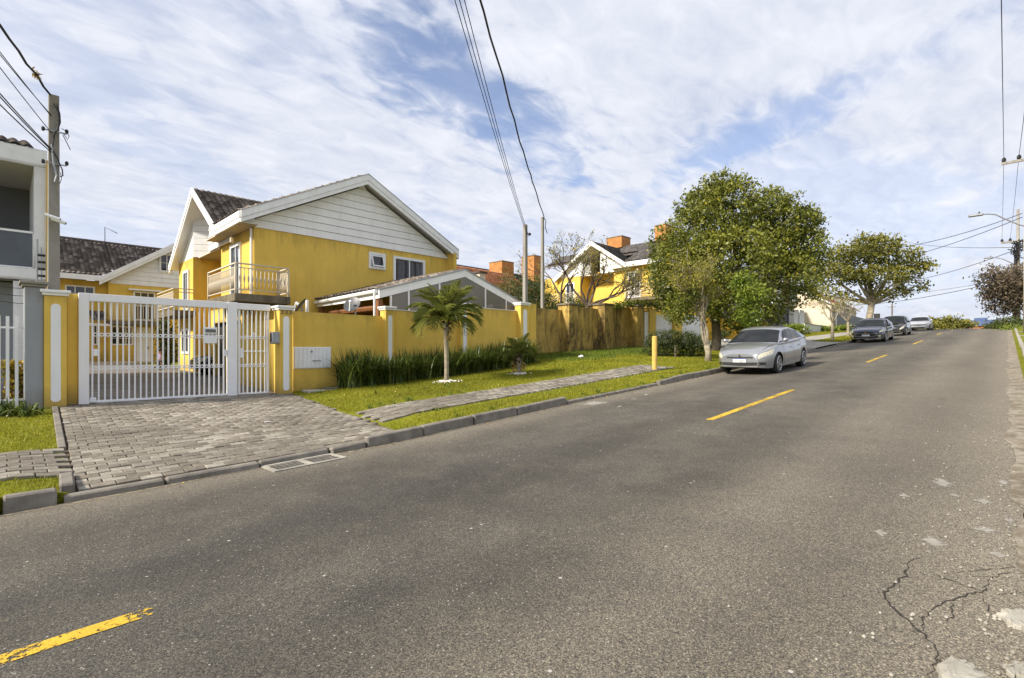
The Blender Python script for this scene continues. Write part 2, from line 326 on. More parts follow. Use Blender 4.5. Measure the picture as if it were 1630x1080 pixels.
# ------------------------------------------------------------------ mesh building
ORG = {}
def tag(o, label=None, cat=None, group=None, kind=None):
    if label: o['label'] = label
    if cat: o['category'] = cat
    if group: o['group'] = group
    if kind: o['kind'] = kind
    return o
def thing(name, loc, label, cat, group=None):
    o = bpy.data.objects.new(name, None); COL.objects.link(o); o.location = loc; o.empty_display_size = .2
    ORG[o.name] = Vector(loc); return tag(o, label, cat, group)
def link(name, me, mat, parent=None, org=None):
    o = bpy.data.objects.new(name, me); COL.objects.link(o)
    if mat is not None and not me.materials: me.materials.append(MATS[mat] if isinstance(mat, str) else mat)
    if parent is not None:
        o.parent = parent; ORG[o.name] = ORG[parent.name]
    else:
        ORG[o.name] = Vector(org) if org is not None else Vector((0, 0, 0))
        if org is not None: o.location = org
    return o
class MB:
    def __init__(s): s.v = []; s.f = []
    def add(s, vs, fs):
        n = len(s.v); s.v += [tuple(p) for p in vs]; s.f += [tuple(i+n for i in f) for f in fs]; return s
    def box(s, x0, x1, y0, y1, z0, z1):
        return s.add([(x0, y0, z0), (x1, y0, z0), (x1, y1, z0), (x0, y1, z0), (x0, y0, z1), (x1, y0, z1), (x1, y1, z1), (x0, y1, z1)],
                     [(0, 3, 2, 1), (4, 5, 6, 7), (0, 1, 5, 4), (1, 2, 6, 5), (2, 3, 7, 6), (3, 0, 4, 7)])
    def bar(s, p, q, w, h, up=(0, 0, 1)):
        p, q = Vector(p), Vector(q); d = (q-p).normalized(); up = Vector(up)
        if abs(d.dot(up)) > .98: up = Vector((1, 0, 0))
        a = d.cross(up).normalized()*w/2; b = a.cross(d).normalized()*h/2
        vs = [p-a-b, p+a-b, p+a+b, p-a+b, q-a-b, q+a-b, q+a+b, q-a+b]
        return s.add(vs, [(3, 2, 1, 0), (4, 5, 6, 7), (0, 1, 5, 4), (1, 2, 6, 5), (2, 3, 7, 6), (3, 0, 4, 7)])
    def prism_y(s, poly, y0, y1):      # poly of (x,z)
        n = len(poly); vs = [(x, y0, z) for x, z in poly]+[(x, y1, z) for x, z in poly]
        return s.add(vs, [tuple(range(n)), tuple(range(2*n-1, n-1, -1))]+[(i, i+n, (i+1) % n+n, (i+1) % n) for i in range(n)])
    def prism_x(s, poly, x0, x1):      # poly of (y,z)
        n = len(poly); vs = [(x0, y, z) for y, z in poly]+[(x1, y, z) for y, z in poly]
        return s.add(vs, [tuple(range(n-1, -1, -1)), tuple(range(n, 2*n))]+[((i+1) % n, (i+1) % n+n, i+n, i) for i in range(n)])
    def prism_z(s, poly, z0, z1):
        n = len(poly); vs = [(x, y, z0) for x, y in poly]+[(x, y, z1) for x, y in poly]
        return s.add(vs, [tuple(range(n-1, -1, -1)), tuple(range(n, 2*n))]+[(i, (i+1) % n, (i+1) % n+n, i+n) for i in range(n)])
    def tube(s, pts, rad, n=8, cap=True):
        pts = [Vector(p) for p in pts]
        if isinstance(rad, (int, float)): rad = [rad]*len(pts)
        base = len(s.v); prev = None
        for i, p in enumerate(pts):
            d = (pts[min(i+1, len(pts)-1)]-pts[max(i-1, 0)])
            d = d.normalized() if d.length > 1e-9 else Vector((0, 0, 1))
            if prev is None:
                a = d.cross(Vector((0, 0, 1)) if abs(d.z) < .9 else Vector((1, 0, 0))).normalized()
            else:
                a = prev-d*prev.dot(d); a = a.normalized() if a.length > 1e-6 else d.orthogonal().normalized()
            prev = a; b = d.cross(a)
            for k in range(n):
                t = 2*math.pi*k/n; s.v.append(tuple(p+(a*math.cos(t)+b*math.sin(t))*rad[i]))
        for i in range(len(pts)-1):
            for k in range(n):
                k2 = (k+1) % n; s.f.append((base+i*n+k, base+i*n+k2, base+(i+1)*n+k2, base+(i+1)*n+k))
        if cap:
            s.f.append(tuple(base+k for k in range(n-1, -1, -1))); s.f.append(tuple(base+(len(pts)-1)*n+k for k in range(n)))
        return s
    def lathe(s, prof_, c, n=14):
        base = len(s.v)
        for r, z in prof_:
            for k in range(n):
                t = 2*math.pi*k/n; s.v.append((c[0]+r*math.cos(t), c[1]+r*math.sin(t), c[2]+z))
        for i in range(len(prof_)-1):
            for k in range(n):
                k2 = (k+1) % n; s.f.append((base+i*n+k, base+i*n+k2, base+(i+1)*n+k2, base+(i+1)*n+k))
        s.f.append(tuple(base+k for k in range(n-1, -1, -1))); s.f.append(tuple(base+(len(prof_)-1)*n+k for k in range(n)))
        return s
    def grid(s, P):                    # P[i][j] points
        base = len(s.v); ni = len(P); nj = len(P[0])
        for row in P: s.v += [tuple(p) for p in row]
        for i in range(ni-1):
            for j in range(nj-1):
                s.f.append((base+i*nj+j, base+i*nj+j+1, base+(i+1)*nj+j+1, base+(i+1)*nj+j))
        return s
    def mesh(s, name, org=(0, 0, 0), smooth=False, bev=0):
        me = bpy.data.meshes.new(name); o = Vector(org)
        me.from_pydata([tuple(Vector(p)-o) for p in s.v], [], s.f); me.update()
        if bev:
            bm = bmesh.new(); bm.from_mesh(me); bmesh.ops.recalc_face_normals(bm, faces=bm.faces)
            bmesh.ops.bevel(bm, geom=[e for e in bm.edges if e.calc_face_angle(0) > .5], offset=bev, segments=1, affect='EDGES')
            bm.to_mesh(me); bm.free()
        if smooth:
            for p in me.polygons: p.use_smooth = True
        return me
    def build(s, name, mat, parent=None, smooth=False, bev=0, org=None):
        o_ = ORG[parent.name] if parent is not None else (org if org is not None else (0, 0, 0))
        return link(name, s.mesh(name, o_, smooth, bev), mat, parent, org)
def copy_tree(o, parent=None, delta=(0, 0, 0)):
    c = o.copy(); COL.objects.link(c); c.parent = parent
    if parent is None: c.location = o.location+Vector(delta)
    ORG[c.name] = ORG.get(o.name, Vector((0, 0, 0)))+Vector(delta)
    for ch in list(o.children): copy_tree(ch, c, delta)
    return c
def soup(name, V, F, rnd, mat, parent=None, org=None, per=None):
    """fast mesh from numpy: V (n,3), F (m,k), one random value per face"""
    me = bpy.data.meshes.new(name); o_ = ORG[parent.name] if parent is not None else (org if org is not None else (0, 0, 0))
    V = np.asarray(V, float)-np.array(o_)[None, :]; k = F.shape[1]; m = F.shape[0]
    me.vertices.add(len(V)); me.vertices.foreach_set('co', V.astype(np.float32).ravel())
    me.loops.add(m*k); me.loops.foreach_set('vertex_index', F.astype(np.int32).ravel())
    me.polygons.add(m); me.polygons.foreach_set('loop_start', np.arange(0, m*k, k, dtype=np.int32)); me.polygons.foreach_set('loop_total', np.full(m, k, dtype=np.int32))
    me.update(calc_edges=True)
    a = me.attributes.new('rnd', 'FLOAT', 'FACE'); a.data.foreach_set('value', np.asarray(rnd, np.float32))
    return link(name, me, mat, parent, org)
def struct(name, mb, mat, **k):
    return tag(mb.build(name, mat, **k), kind='structure')

# ------------------------------------------------------------------ ground, road, kerbs
XG = sorted(set([-60, -40, -25, -15]+list(np.arange(-10, 30, 1.0))+list(np.arange(30, 120, 3.0))+[130, 140, 180, 220, 300, 400]))
def sheet(name, xs, ys, zf, mat, kind='structure'):
    mb = MB(); mb.grid([[(x, y, zf(x, y)) for x in xs] for y in ys]); return tag(mb.build(name, mat, smooth=True), kind=kind)
def gz(x, y):
    if y > 7.1: return zl(x, y)-.25
    if y > -.3: return prof(x)-.12
    return prof(x)+.02
sheet('ground', XG, [-300, -60, -20, -8, -3, -.31, -.29, 3, 6.9, 7.12, 8, 9, 10, 11, 12, 13, 14, 15, 16, 20, 24, 30, 40, 41, 60, 120, 400], gz, 'turf')
xr = list(np.arange(-14, 60, .5))+list(np.arange(60, 130, 2.))
def rz(x, y): return prof(x)+.05*(1-((y-3.5)/3.5)**2)-.03
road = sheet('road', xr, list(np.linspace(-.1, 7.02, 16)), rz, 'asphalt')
def on_road(u, v):
    d = ray(u, v); t = 1.
    while t < 150:
        if CAMH+t*d[2] <= rz(t*d[0], t*d[1]): break
        t += .01
    return Vector((t*d[0], t*d[1], rz(t*d[0], t*d[1])))
# centre dashes
def dash(x0, x1, y, w=.12):
    n = max(3, int((x1-x0)/.15)); P = []
    for k in range(n+1):
        x = x0+(x1-x0)*k/n; j = random.uniform(-.006, .006)
        P.append([(x, y-w/2+j, rz(x, y-w/2)+.004), (x, y+w/2+j, rz(x, y+w/2)+.004)])
    o = MB().grid(P).build('lane_dash', 'line_paint', road); at = o.data.attributes.new('rnd', 'FLOAT', 'POINT')
    for i in range(len(P)):
        e = max(0, 1-min(i, len(P)-1-i)/(1.6 if x0 > 0 else 3.2))*.75
        at.data[2*i].value = max(e, .12); at.data[2*i+1].value = max(e, .12)
    return o
cy = 3.6
for a, b in ((-2.4, .72), (8.35, 13.2), (21.9, 26.2), (34.6, 38.9), (47.5, 51.5), (60, 64)): dash(a, b, cy)
# worn white patches and gravel at the road edge
def patch(name, pts, mat, lift=.004, zf=rz, n=14, jag=.03, parent=road):
    out = []
    for i in range(len(pts)):
        a, b = Vector(pts[i]), Vector(pts[(i+1) % len(pts)])
        for k in range(n):
            p = a.lerp(b, k/n); j_ = jag; out.append((p.x+random.uniform(-j_, j_), p.y+random.uniform(-j_, j_)))
    cx = sum(p[0] for p in out)/len(out); cy_ = sum(p[1] for p in out)/len(out)
    mb = MB(); mb.add([(cx, cy_, zf(cx, cy_)+lift)]+[(x, y, zf(x, y)+lift) for x, y in out], [(0, i+1, (i+1) % len(out)+1) for i in range(len(out))])
    o = mb.build(name, mat, parent); at = o.data.attributes.new('rnd', 'FLOAT', 'POINT'); at.data[0].value = 1.
    return o
def RP(u, v): p = on_road(u, v); return (p.x, p.y)
def worn_mat(name, c0, c1):
    m, nt, b = new_mat(name); v = coords(nt); at = nd(nt, 'ShaderNodeAttribute', attribute_name='rnd')
    nt.links.new(ramp(nt, noise(nt, v, 14, 6, .7), [(.3, c0), (.7, c1)]), b.inputs['Base Color']); b.inputs['Roughness'].default_value = .95
    k = mth(nt, 'ADD', mth(nt, 'MULTIPLY', at.outputs['Fac'], .9), mth(nt, 'MULTIPLY', mth(nt, 'SUBTRACT', noise(nt, v, 16, 8, .75), .5), 2.2))
    nt.links.new(ramp(nt, k, [(.26, (0, 0, 0)), (.50, (.8,)*3)]), b.inputs['Alpha']); bump(nt, b, noise(nt, v, 70, 4), .5, .01)
worn_mat('worn_white', (.26, .235, .195), (.44, .415, .36))
worn_mat('kerb_sand', (.20, .165, .11), (.34, .29, .20))
patch('worn_patch', [RP(912, 647), RP(945, 648), RP(985, 641), RP(960, 637), RP(930, 639)], 'worn_white', jag=.03)
patch('worn_patch', [RP(1000, 637), RP(1015, 636), RP(1012, 633)], 'worn_white', jag=.03)
patch('worn_patch', [RP(1020, 631), RP(1035, 630), RP(1030, 626)], 'worn_white', jag=.03)
patch('worn_patch', [RP(978, 650), RP(992, 648), RP(988, 645)], 'worn_white', jag=.04)
for (u, v, du, dv) in ((1485, 864, 22, 10), (1566, 845, 26, 7), (1588, 884, 18, 8), (1402, 850, 14, 6), (1498, 770, 24, 8), (1565, 800, 18, 6), (1440, 790, 12, 4), (1520, 790, 10, 4), (1596, 770, 12, 5), (1480, 880, 10, 4), (1606, 830, 10, 9)):
    patch('worn_patch', [RP(u-du*1.3, v-dv*.6), RP(u, v-dv*1.4), RP(u+du*1.3, v+dv*.6), RP(u+du*.3, v+dv*1.4)], 'worn_white', jag=.01)
# cracks near the camera: thin dark ribbons laid just above the asphalt
m_, nt_, b_c = new_mat('crack'); v_ = coords(nt_); b_c.inputs['Roughness'].default_value = 1; nt_.links.new(ramp(nt_, noise(nt_, v_, 30, 4), [(.3, (.012, .010, .009)), (.7, (.035, .030, .024))]), b_c.inputs['Base Color']); nt_.links.new(ramp(nt_, noise(nt_, v_, 60, 5, .7), [(.36, (.15,)*3), (.52, (1, 1, 1))]), b_c.inputs['Alpha'])
def crack(pix, w):
    pts = []
    for i in range(len(pix)-1):
        a, b = Vector(RP(*pix[i])), Vector(RP(*pix[i+1])); m = max(3, int((b-a).length/.035))
        for k in range(m): pts.append(a.lerp(b, k/m))
    pts.append(Vector(RP(*pix[-1]))); n = len(pts); P = []
    for i, p in enumerate(pts):
        d = (pts[min(i+1, n-1)]-pts[max(0, i-1)]); nn = Vector((-d.y, d.x)).normalized()
        p = p+nn*random.uniform(-.012, .012); ww = w*random.uniform(.5, 1.3)*(.35+.65*math.sin(math.pi*min(1, (i+1)/n)))
        a, b = p-nn*ww/2, p+nn*ww/2
        P.append([(a.x, a.y, rz(a.x, a.y)+.003), (b.x, b.y, rz(b.x, b.y)+.003)])
    MB().grid(P).build('crack', 'crack', road)
crack([(1464, 889), (1446, 897), (1442, 918), (1424, 930), (1409, 945), (1413, 960), (1438, 982), (1463, 1006), (1484, 1026), (1492, 1050), (1478, 1079)], .014)
crack([(1466, 1008), (1470, 985), (1493, 968), (1520, 954), (1540, 946), (1562, 944), (1575, 930), (1578, 918)], .011)
crack([(1486, 915), (1508, 923), (1535, 933), (1564, 941)], .013)
crack([(1514, 912), (1546, 911), (1580, 907), (1629, 904)], .006)
crack([(1545, 919), (1580, 920), (1605, 914), (1629, 915)], .006)
crack([(1588, 948), (1606, 946), (1620, 944), (1629, 945)], .006)
crack([(1565, 950), (1575, 975), (1590, 990)], .006)
crack([(1492, 1050), (1520, 1068), (1560, 1079)], .016)
crack([(1515, 960), (1518, 978), (1508, 992)], .008)
# pale broken concrete gutter on the right
m_, nt_, b_g = new_mat('gutter_dirt'); v_ = coords(nt_); nt_.links.new(mixc(nt_, ramp(nt_, noise(nt_, v_, 5, 7, .7), [(.42, (0, 0, 0)), (.6, (1, 1, 1))]), ramp(nt_, noise(nt_, v_, 1.1, 5), [(.3, (.12, .095, .06)), (.7, (.21, .17, .115))]), (.30, .265, .205)), b_g.inputs['Base Color']); b_g.inputs['Roughness'].default_value = .95; bump(nt_, b_g, noise(nt_, v_, 30, 6, .7), .7, .02)
gut = MB(); P = []; P2 = []
for x in np.arange(1.2, 110, .25):
    e = -.03+.05*math.sin(x*2.1)*math.sin(x*.77+1)+random.uniform(-.035, .035)
    if x < 6.4: e -= .075
    P.append([(x, e, rz(x, e)+.006), (x, -.42, prof(x)+.0), ])
gut.grid(P)
gutter = tag(gut.build('gutter', 'gutter_dirt'), kind='structure')
def chunk(pix, h):
    base = [Vector(RP(u, v)) for u, v in pix]; out = []
    for i in range(len(base)):
        for k in range(6): p = base[i].lerp(base[(i+1) % len(base)], k/6); out.append((p.x+random.uniform(-.014, .014), p.y+random.uniform(-.014, .014)))
    c = Vector((sum(p[0] for p in out)/len(out), sum(p[1] for p in out)/len(out))); n = len(out); V = []
    for f, dz in ((1.06, -.03), (1.0, h*.55), (.93, h), (.6, h*1.15)):
        for x, y in out: q = c+(Vector((x, y))-c)*f; V.append((q.x, q.y, rz(q.x, q.y)+dz+(random.uniform(-.006, .006) if dz > 0 else 0)))
    F = [(r*n+i, r*n+(i+1) % n, (r+1)*n+(i+1) % n, (r+1)*n+i) for r in range(3) for i in range(n)]+[tuple(3*n+i for i in range(n))]
    MB().add(V, F).build('broken_concrete', 'kerb_pale', road, smooth=False)
chunk([(1590, 982), (1600, 974), (1640, 976), (1640, 1012), (1612, 1000)], .022); chunk([(1490, 1079), (1506, 1056), (1540, 1062), (1572, 1082), (1530, 1110)], .03); chunk([(1596, 1066), (1612, 1060), (1640, 1064), (1640, 1085), (1610, 1080)], .02)
gv = MB()
for k in range(520):
    x = 2.2+abs(random.gauss(0, 5)); y = random.gauss(-.08, .16) if k % 3 else random.gauss(.25, .35); s_ = random.uniform(.004, .013)
    if k > 440: x, y = random.uniform(1, 20), random.uniform(6.7, 6.98)
    gv.lathe([(s_*.6, -s_*.4), (s_, 0), (s_*.5, s_*.7)], (x, y, max(rz(x, y), prof(x)-.03)+.004), 5)
tag(gv.build('loose_gravel', 'kerb_pale', road), kind='stuff')
P = []
for k, x in enumerate(np.arange(-6, 28, .2)): w_ = .10+.06*math.sin(x*1.9)+random.uniform(0, .05); P.append([(x, 7.01, rz(x, 7.01)+.005), (x, 6.98-w_, rz(x, 6.9)+.005)])
ks_ = MB().grid(P).build('kerb_sand', 'kerb_sand', road); at = ks_.data.attributes.new('rnd', 'FLOAT', 'POINT')
for i in range(len(P)): at.data[2*i].value = .75
rk = thing('kerb_right', (0, -.5, 0), None, None); tag(rk, kind='structure')
x = -6.
while x < 90:
    L = random.uniform(.85, 1.1) if x < 45 else 4
    mb = MB(); z0, z1 = prof(x), prof(x+L-.03); h = .12+random.uniform(-.015, .015); y0 = -.56+random.uniform(-.015, .015)
    mb.add([(x, y0+.14, z0-.1), (x+L-.03, y0+.14, z1-.1), (x+L-.03, y0, z1-.1), (x, y0, z0-.1), (x, y0+.12, z0+h), (x+L-.03, y0+.12, z1+h), (x+L-.03, y0, z1+h), (x, y0, z0+h)],
           [(3, 2, 1, 0), (4, 5, 6, 7), (0, 1, 5, 4), (1, 2, 6, 5), (2, 3, 7, 6), (3, 0, 4, 7)])
    mb.build('kerb_stone', 'kerb_pale', rk, bev=.012); x += L
sheet('right_verge', xr, [-3.2, -2, -1.2, -.55], lambda x, y: prof(x)+.105, 'turf')
sheet('right_pavement', xr, [-5.5, -3.15], lambda x, y: prof(x)+.112, 'concrete')
for xx in (40.5, 47, 58): sheet('crossing_slab', [xx, xx+1.2], [-3.1, -.57], lambda x, y: prof(x)+.116, 'concrete')

# left kerb stones
lk = thing('kerb_left', (0, KERB, 0), None, None); tag(lk, kind='structure')
def kst(x0, x1, h0, h1, w=.15, mat='kerb', jy=.0):
    g_ = .012; x0 += g_; x1 -= g_; a, b = prof(x0), prof(x1); y0 = KERB+jy+random.uniform(-.012, .012); t = random.uniform(-.008, .008)
    mb = MB(); mb.add([(x0, y0, a-.1), (x1, y0+t, b-.1), (x1, y0+w+t, b-.1), (x0, y0+w, a-.1), (x0, y0+.025, a+h0), (x1, y0+.025+t, b+h1), (x1, y0+w+t, b+h1), (x0, y0+w, a+h0)],
                      [(3, 2, 1, 0), (4, 5, 6, 7), (0, 1, 5, 4), (1, 2, 6, 5), (2, 3, 7, 6), (3, 0, 4, 7)])
    mb.build('kerb_stone', mat, lk, bev=.018)
x = -12.
while x < .4: kst(x, min(x+1.0, .42), .14, .14 if x < -.7 else .13); x += 1.0
for a, b in ((.45, 1.35), (1.35, 2.4)): kst(a, b, .045, .045)
kst(2.4, 3.38, .045, .055, .11, jy=.06); kst(3.38, 3.95, .055, .075)
for a in np.arange(29., 34., 1.0): kst(a, a+1., .05, .05)
xs_ = [3.95, 5.0, 6.15, 7.3, 8.9]
for a, b in zip(xs_, xs_[1:]): kst(a, b, .135+random.uniform(-.01, .01), .14)
for a in np.arange(8.9, 13.0, 1.03): kst(a, a+1.03, .045, .045, .13)
kst(13.05, 14.1, .09, .13, jy=-.03); kst(14.1, 15.2, .13, .14); kst(15.2, 16.3, .13, .13); kst(16.3, 17.4, .13, .13)
x = 17.4
while x < 29: kst(x, x+1.1, .13, .13); x += 1.1
x = 34.
while x < 80: kst(x, x+2, .13, .13); x += 2
# storm drain grate
dg = thing('drain_grate', (2.9, 6.8, prof(2.9)), 'pale concrete storm drain grate with slots at the driveway mouth', 'drain')
def gd(x0, x1, y0, y1, lift, mb): 
    z = [rz(x0, y0)+lift, rz(x1, y0)+lift, rz(x1, y1)+lift, rz(x0, y1)+lift]
    mb.add([(x0, y0, z[0]-.05), (x1, y0, z[1]-.05), (x1, y1, z[2]-.05), (x0, y1, z[3]-.05), (x0, y0, z[0]), (x1, y0, z[1]), (x1, y1, z[2]), (x0, y1, z[3])],
           [(3, 2, 1, 0), (4, 5, 6, 7), (0, 1, 5, 4), (1, 2, 6, 5), (2, 3, 7, 6), (3, 0, 4, 7)])
mb = MB(); gd(2.43, 3.37, 6.58, 7.03, .004, mb); mb.build('slab', 'dark', dg)
mb = MB()
for y0, y1 in ((6.56, 6.61), (6.98, 7.05)): gd(2.41, 3.39, y0, y1, .016, mb)
for x0, x1 in ((2.41, 2.47), (2.86, 2.94), (3.33, 3.39)): gd(x0, x1, 6.61, 6.98, .016, mb)
mb.build('frame', 'kerb_pale', dg)
for x0 in (2.47, 2.94):
    for k in range(4):
        mb = MB(); gd(x0, x0+.39, 6.645+k*.09, 6.685+k*.09, .013, mb); mb.build('grate_bar', 'kerb', dg)

# ------------------------------------------------------------------ paved driveway and footpath
def zd(x, y):
    a = prof(x)+.05; b = float(np.interp(x, [-1, .9, 5.4, 6], [.44, .475, .485, .52])); t = (y-7.1)/6.6
    return a+(b-a)*min(max(t, 0), 1.15)
def dr_right(y):
    return float(np.interp(y, [7.1, 7.6, 8.2, 9.6, 12.7, 14], [4.62, 4.75, 4.85, 4.95, 5.35, 5.45]))
def dr_left(y): return .58+.038*(y-7.2)
def zpath(x, y):
    w = min(max((x-dr_right(y))/.8, 0), 1) if x > 2 else min(max((dr_left(y)-x)/.5, 0), 1)
    return zd(x, y)*(1-w)+(zl(x, y)+.012)*w
drive = sheet('driveway', list(np.linspace(.5, 5.6, 20)), list(np.linspace(7.12, 14.6, 20)), lambda x, y: zd(x, y)-.03, 'soil')
fpath = sheet('footpath', list(np.linspace(4.6, 17, 50)), list(np.linspace(8.15, 9.6, 5)), lambda x, y: zpath(x, y)-.028, 'soil')
lpath = sheet('left_footpath', list(np.linspace(-8, .9, 30)), list(np.linspace(7.75, 9.42, 5)), lambda x, y: zpath(x, y)-.028, 'soil')
PVL, PVW = .225, .155
def paver_mesh(l, w):
    mb = MB(); l -= .011; w -= .010; b = .006
    mb.add([(-l/2, -w/2, -.05), (l/2, -w/2, -.05), (l/2, w/2, -.05), (-l/2, w/2, -.05), (-l/2, -w/2, -b), (l/2, -w/2, -b), (l/2, w/2, -b), (-l/2, w/2, -b),
            (-l/2+b, -w/2+b, 0), (l/2-b, -w/2+b, 0), (l/2-b, w/2-b, 0), (-l/2+b, w/2-b, 0)],
           [(0, 1, 5, 4), (1, 2, 6, 5), (2, 3, 7, 6), (3, 0, 4, 7), (4, 5, 9, 8), (5, 6, 10, 9), (6, 7, 11, 10), (7, 4, 8, 11), (8, 9, 10, 11)])
    me = mb.mesh('paver'); me.materials.append(MATS['paver']); a = me.attributes.new('rnd', 'FLOAT', 'FACE'); return me
pm_full = paver_mesh(PVL, PVW); pm_half = paver_mesh(PVL/2, PVW)
cells = []
row = 0; y = 7.17+PVW/2
while y < 14.4:
    x0, x1 = dr_left(y), dr_right(y); x = x0+(.0 if row % 2 else PVL/2)
    if row % 2 == 0: cells.append((x0+PVL/4, y, 'h', 'd'))
    while x+PVL < x1+.06:
        cells.append((x+PVL/2, y, 'f', 'd')); x += PVL
    if x1-x > PVL*.4: cells.append((x+PVL/4, y, 'h', 'd'))
    y += PVW; row += 1
def strip(xa, xb, ya, yb, key):
    row = 0; y = ya+PVW/2
    while y < yb:
        x = xa+(PVL/2 if row % 2 else 0)
        while x < xb:
            if key == 'r' and x+PVL/2 < dr_right(y)+PVL*.55: x += PVL; continue
            if key == 'l' and x+PVL > dr_left(y)+.02: break
            cells.append((x+PVL/2, y, 'f', key)); x += PVL
        y += PVW; row += 1
strip(4.7, 16.2, 8.2, 9.5, 'r'); strip(-4, .8, 7.82, 9.4, 'l')
def cosz(c): D = c[0]*_c+c[1]*_s; return D
par = {'d': drive, 'r': fpath, 'l': lpath}; cnt = {'d': 0, 'r': 0, 'l': 0}; rest = {'d': [], 'r': [], 'l': []}
cells.sort(key=cosz)
for (x, y, t, key) in cells:
    zf = zd if key == 'd' else zpath
    z = zf(x, y)+(.0 if key == 'd' else .022)+random.uniform(-.007, .005); tx = (zf(x, y+.05)-zf(x, y-.05))/.1; ty = -(zf(x+.05, y)-zf(x-.05, y))/.1
    x += random.uniform(-.006, .006); y += random.uniform(-.006, .006); rot = (tx+random.gauss(0, .013), ty+random.gauss(0, .013), random.gauss(0, .016))
    if cnt[key] < (300 if key == 'd' else (110 if key == 'r' else 130)) and -1.6 < x < 9:
        o = bpy.data.objects.new('paver', pm_full if t == 'f' else pm_half); COL.objects.link(o); o.parent = par[key]
        o.location = (x, y, z); o.rotation_euler = rot; cnt[key] += 1
    else: rest[key].append((x, y, z, rot, t))
for key in rest:
    V = []; F = []; rv = []
    for (x, y, z, rot, t) in rest[key]:
        me = pm_full if t == 'f' else pm_half; M = Matrix.Translation((x, y, z)) @ Matrix.Rotation(rot[2], 4, 'Z') @ Matrix.Rotation(rot[1], 4, 'Y') @ Matrix.Rotation(rot[0], 4, 'X')
        n = len(V); V += [tuple(M @ v.co) for v in me.vertices]; r_ = random.random()
        for p in me.polygons: F.append([n+i for i in p.vertices]); rv.append(r_)
    if V: tag(soup('pavers_beyond', np.array(V), np.array(F), rv, 'paver', par[key]), kind='stuff')
# edging kerb stones beside the driveway
for k, (ya, yb) in enumerate(((9.5, 10.6), (10.62, 11.8), (11.82, 13.0), (13.02, 13.75))):
    za, zb = zd(.6, ya)+.03, zd(.6, yb)+.03; xa, xb = dr_left(ya)-.02, dr_left(yb)-.02
    MB().add([(xa-.09, ya, za-.15), (xa, ya, za-.15), (xb, yb, zb-.15), (xb-.09, yb, zb-.15), (xa-.09, ya, za), (xa, ya, za), (xb, yb, zb), (xb-.09, yb, zb)], [(3, 2, 1, 0), (4, 5, 6, 7), (0, 1, 5, 4), (1, 2, 6, 5), (2, 3, 7, 6), (3, 0, 4, 7)]).build('edging_stone', 'kerb', drive, bev=.01)
mb = MB().prism_z([(.43, 7.15), (.56, 7.15), (.60, 7.85), (.47, 7.85)], prof(.5)-.05, prof(.5)+.145); mb.build('edging_stone', 'kerb', drive, bev=.02)
# yard paving behind the gate, rising to the back house
def zy(x, y): return .485+.36*max(0, min(1, (y-14.4)/25.))
def yard_mat():
    m, nt, b = new_mat('yard_paver'); v = coords(nt)
    br = nd(nt, 'ShaderNodeTexBrick', {'Vector': v, 'Color1': (.16, .14, .12, 1), 'Color2': (.25, .225, .19, 1), 'Mortar': (.05, .045, .035, 1), 'Scale': 1., 'Mortar Size': .012, 'Brick Width': .225, 'Row Height': .155})
    nt.links.new(mixc(nt, 1., br.outputs[0], ramp(nt, noise(nt, v, 1.2, 5), [(.3, (.6,)*3), (.7, (1.2,)*3)]), 'MULTIPLY'), b.inputs['Base Color']); b.inputs['Roughness'].default_value = .9
    bump(nt, b, br.outputs['Fac'], .5, -.01)
yard_mat()
yard = sheet('yard', [-2, 0, 2, 4, 6.2, 9], list(np.linspace(14.5, 40.2, 40)), lambda x, y: zy(x, y)+.0, 'yard_paver')
# concrete pavement farther up the street
sheet('far_pavement', list(np.arange(28.5, 35.6, .5)), [7.05, 8, 9, 10, 11, 12, 13, 14], lambda x, y: zl(x, y)+.012, 'kerb_pale')
sheet('far_footpath', list(np.arange(35.5, 80, 1.5)), [8.8, 9.6, 10.6], lambda x, y: zl(x, y)+.012, 'kerb_pale')
def zlawn(x, y): return (zpath(x, y) if x < 20 else zl(x, y)+.012)-.012
def lawn_sheet(name, xf, ys, mat='turf'):
    P = [[(x, y, zlawn(x, y)) for x in xf(y)] for y in ys]; P = [[(r[0][0]-.002, r[0][1], r[0][2]-.3)]+r+[(r[-1][0]+.002, r[-1][1], r[-1][2]-.3)] for r in P]
    P = [[(a, b-.004, c-.3) for a, b, c in P[0]]]+P+[[(a, b+.004, c-.3) for a, b, c in P[-1]]]
    return tag(MB().grid(P).build(name, mat), kind='structure')
ysl = list(np.linspace(7.12, 14, 24))
lawn_sheet('lawn_left', lambda y: list(np.linspace(-12, dr_left(y)-.06, 30)), ysl)
lawn_sheet('lawn_right', lambda y: list(np.linspace(dr_right(y)+.02, 12, 30))+list(np.linspace(12.4, 28.6, 40)), list(np.linspace(7.12, 16, 30)))
lawn_sheet('lawn_far', lambda y: list(np.linspace(35.4, 110, 50)), list(np.linspace(7.12, 14, 16)))

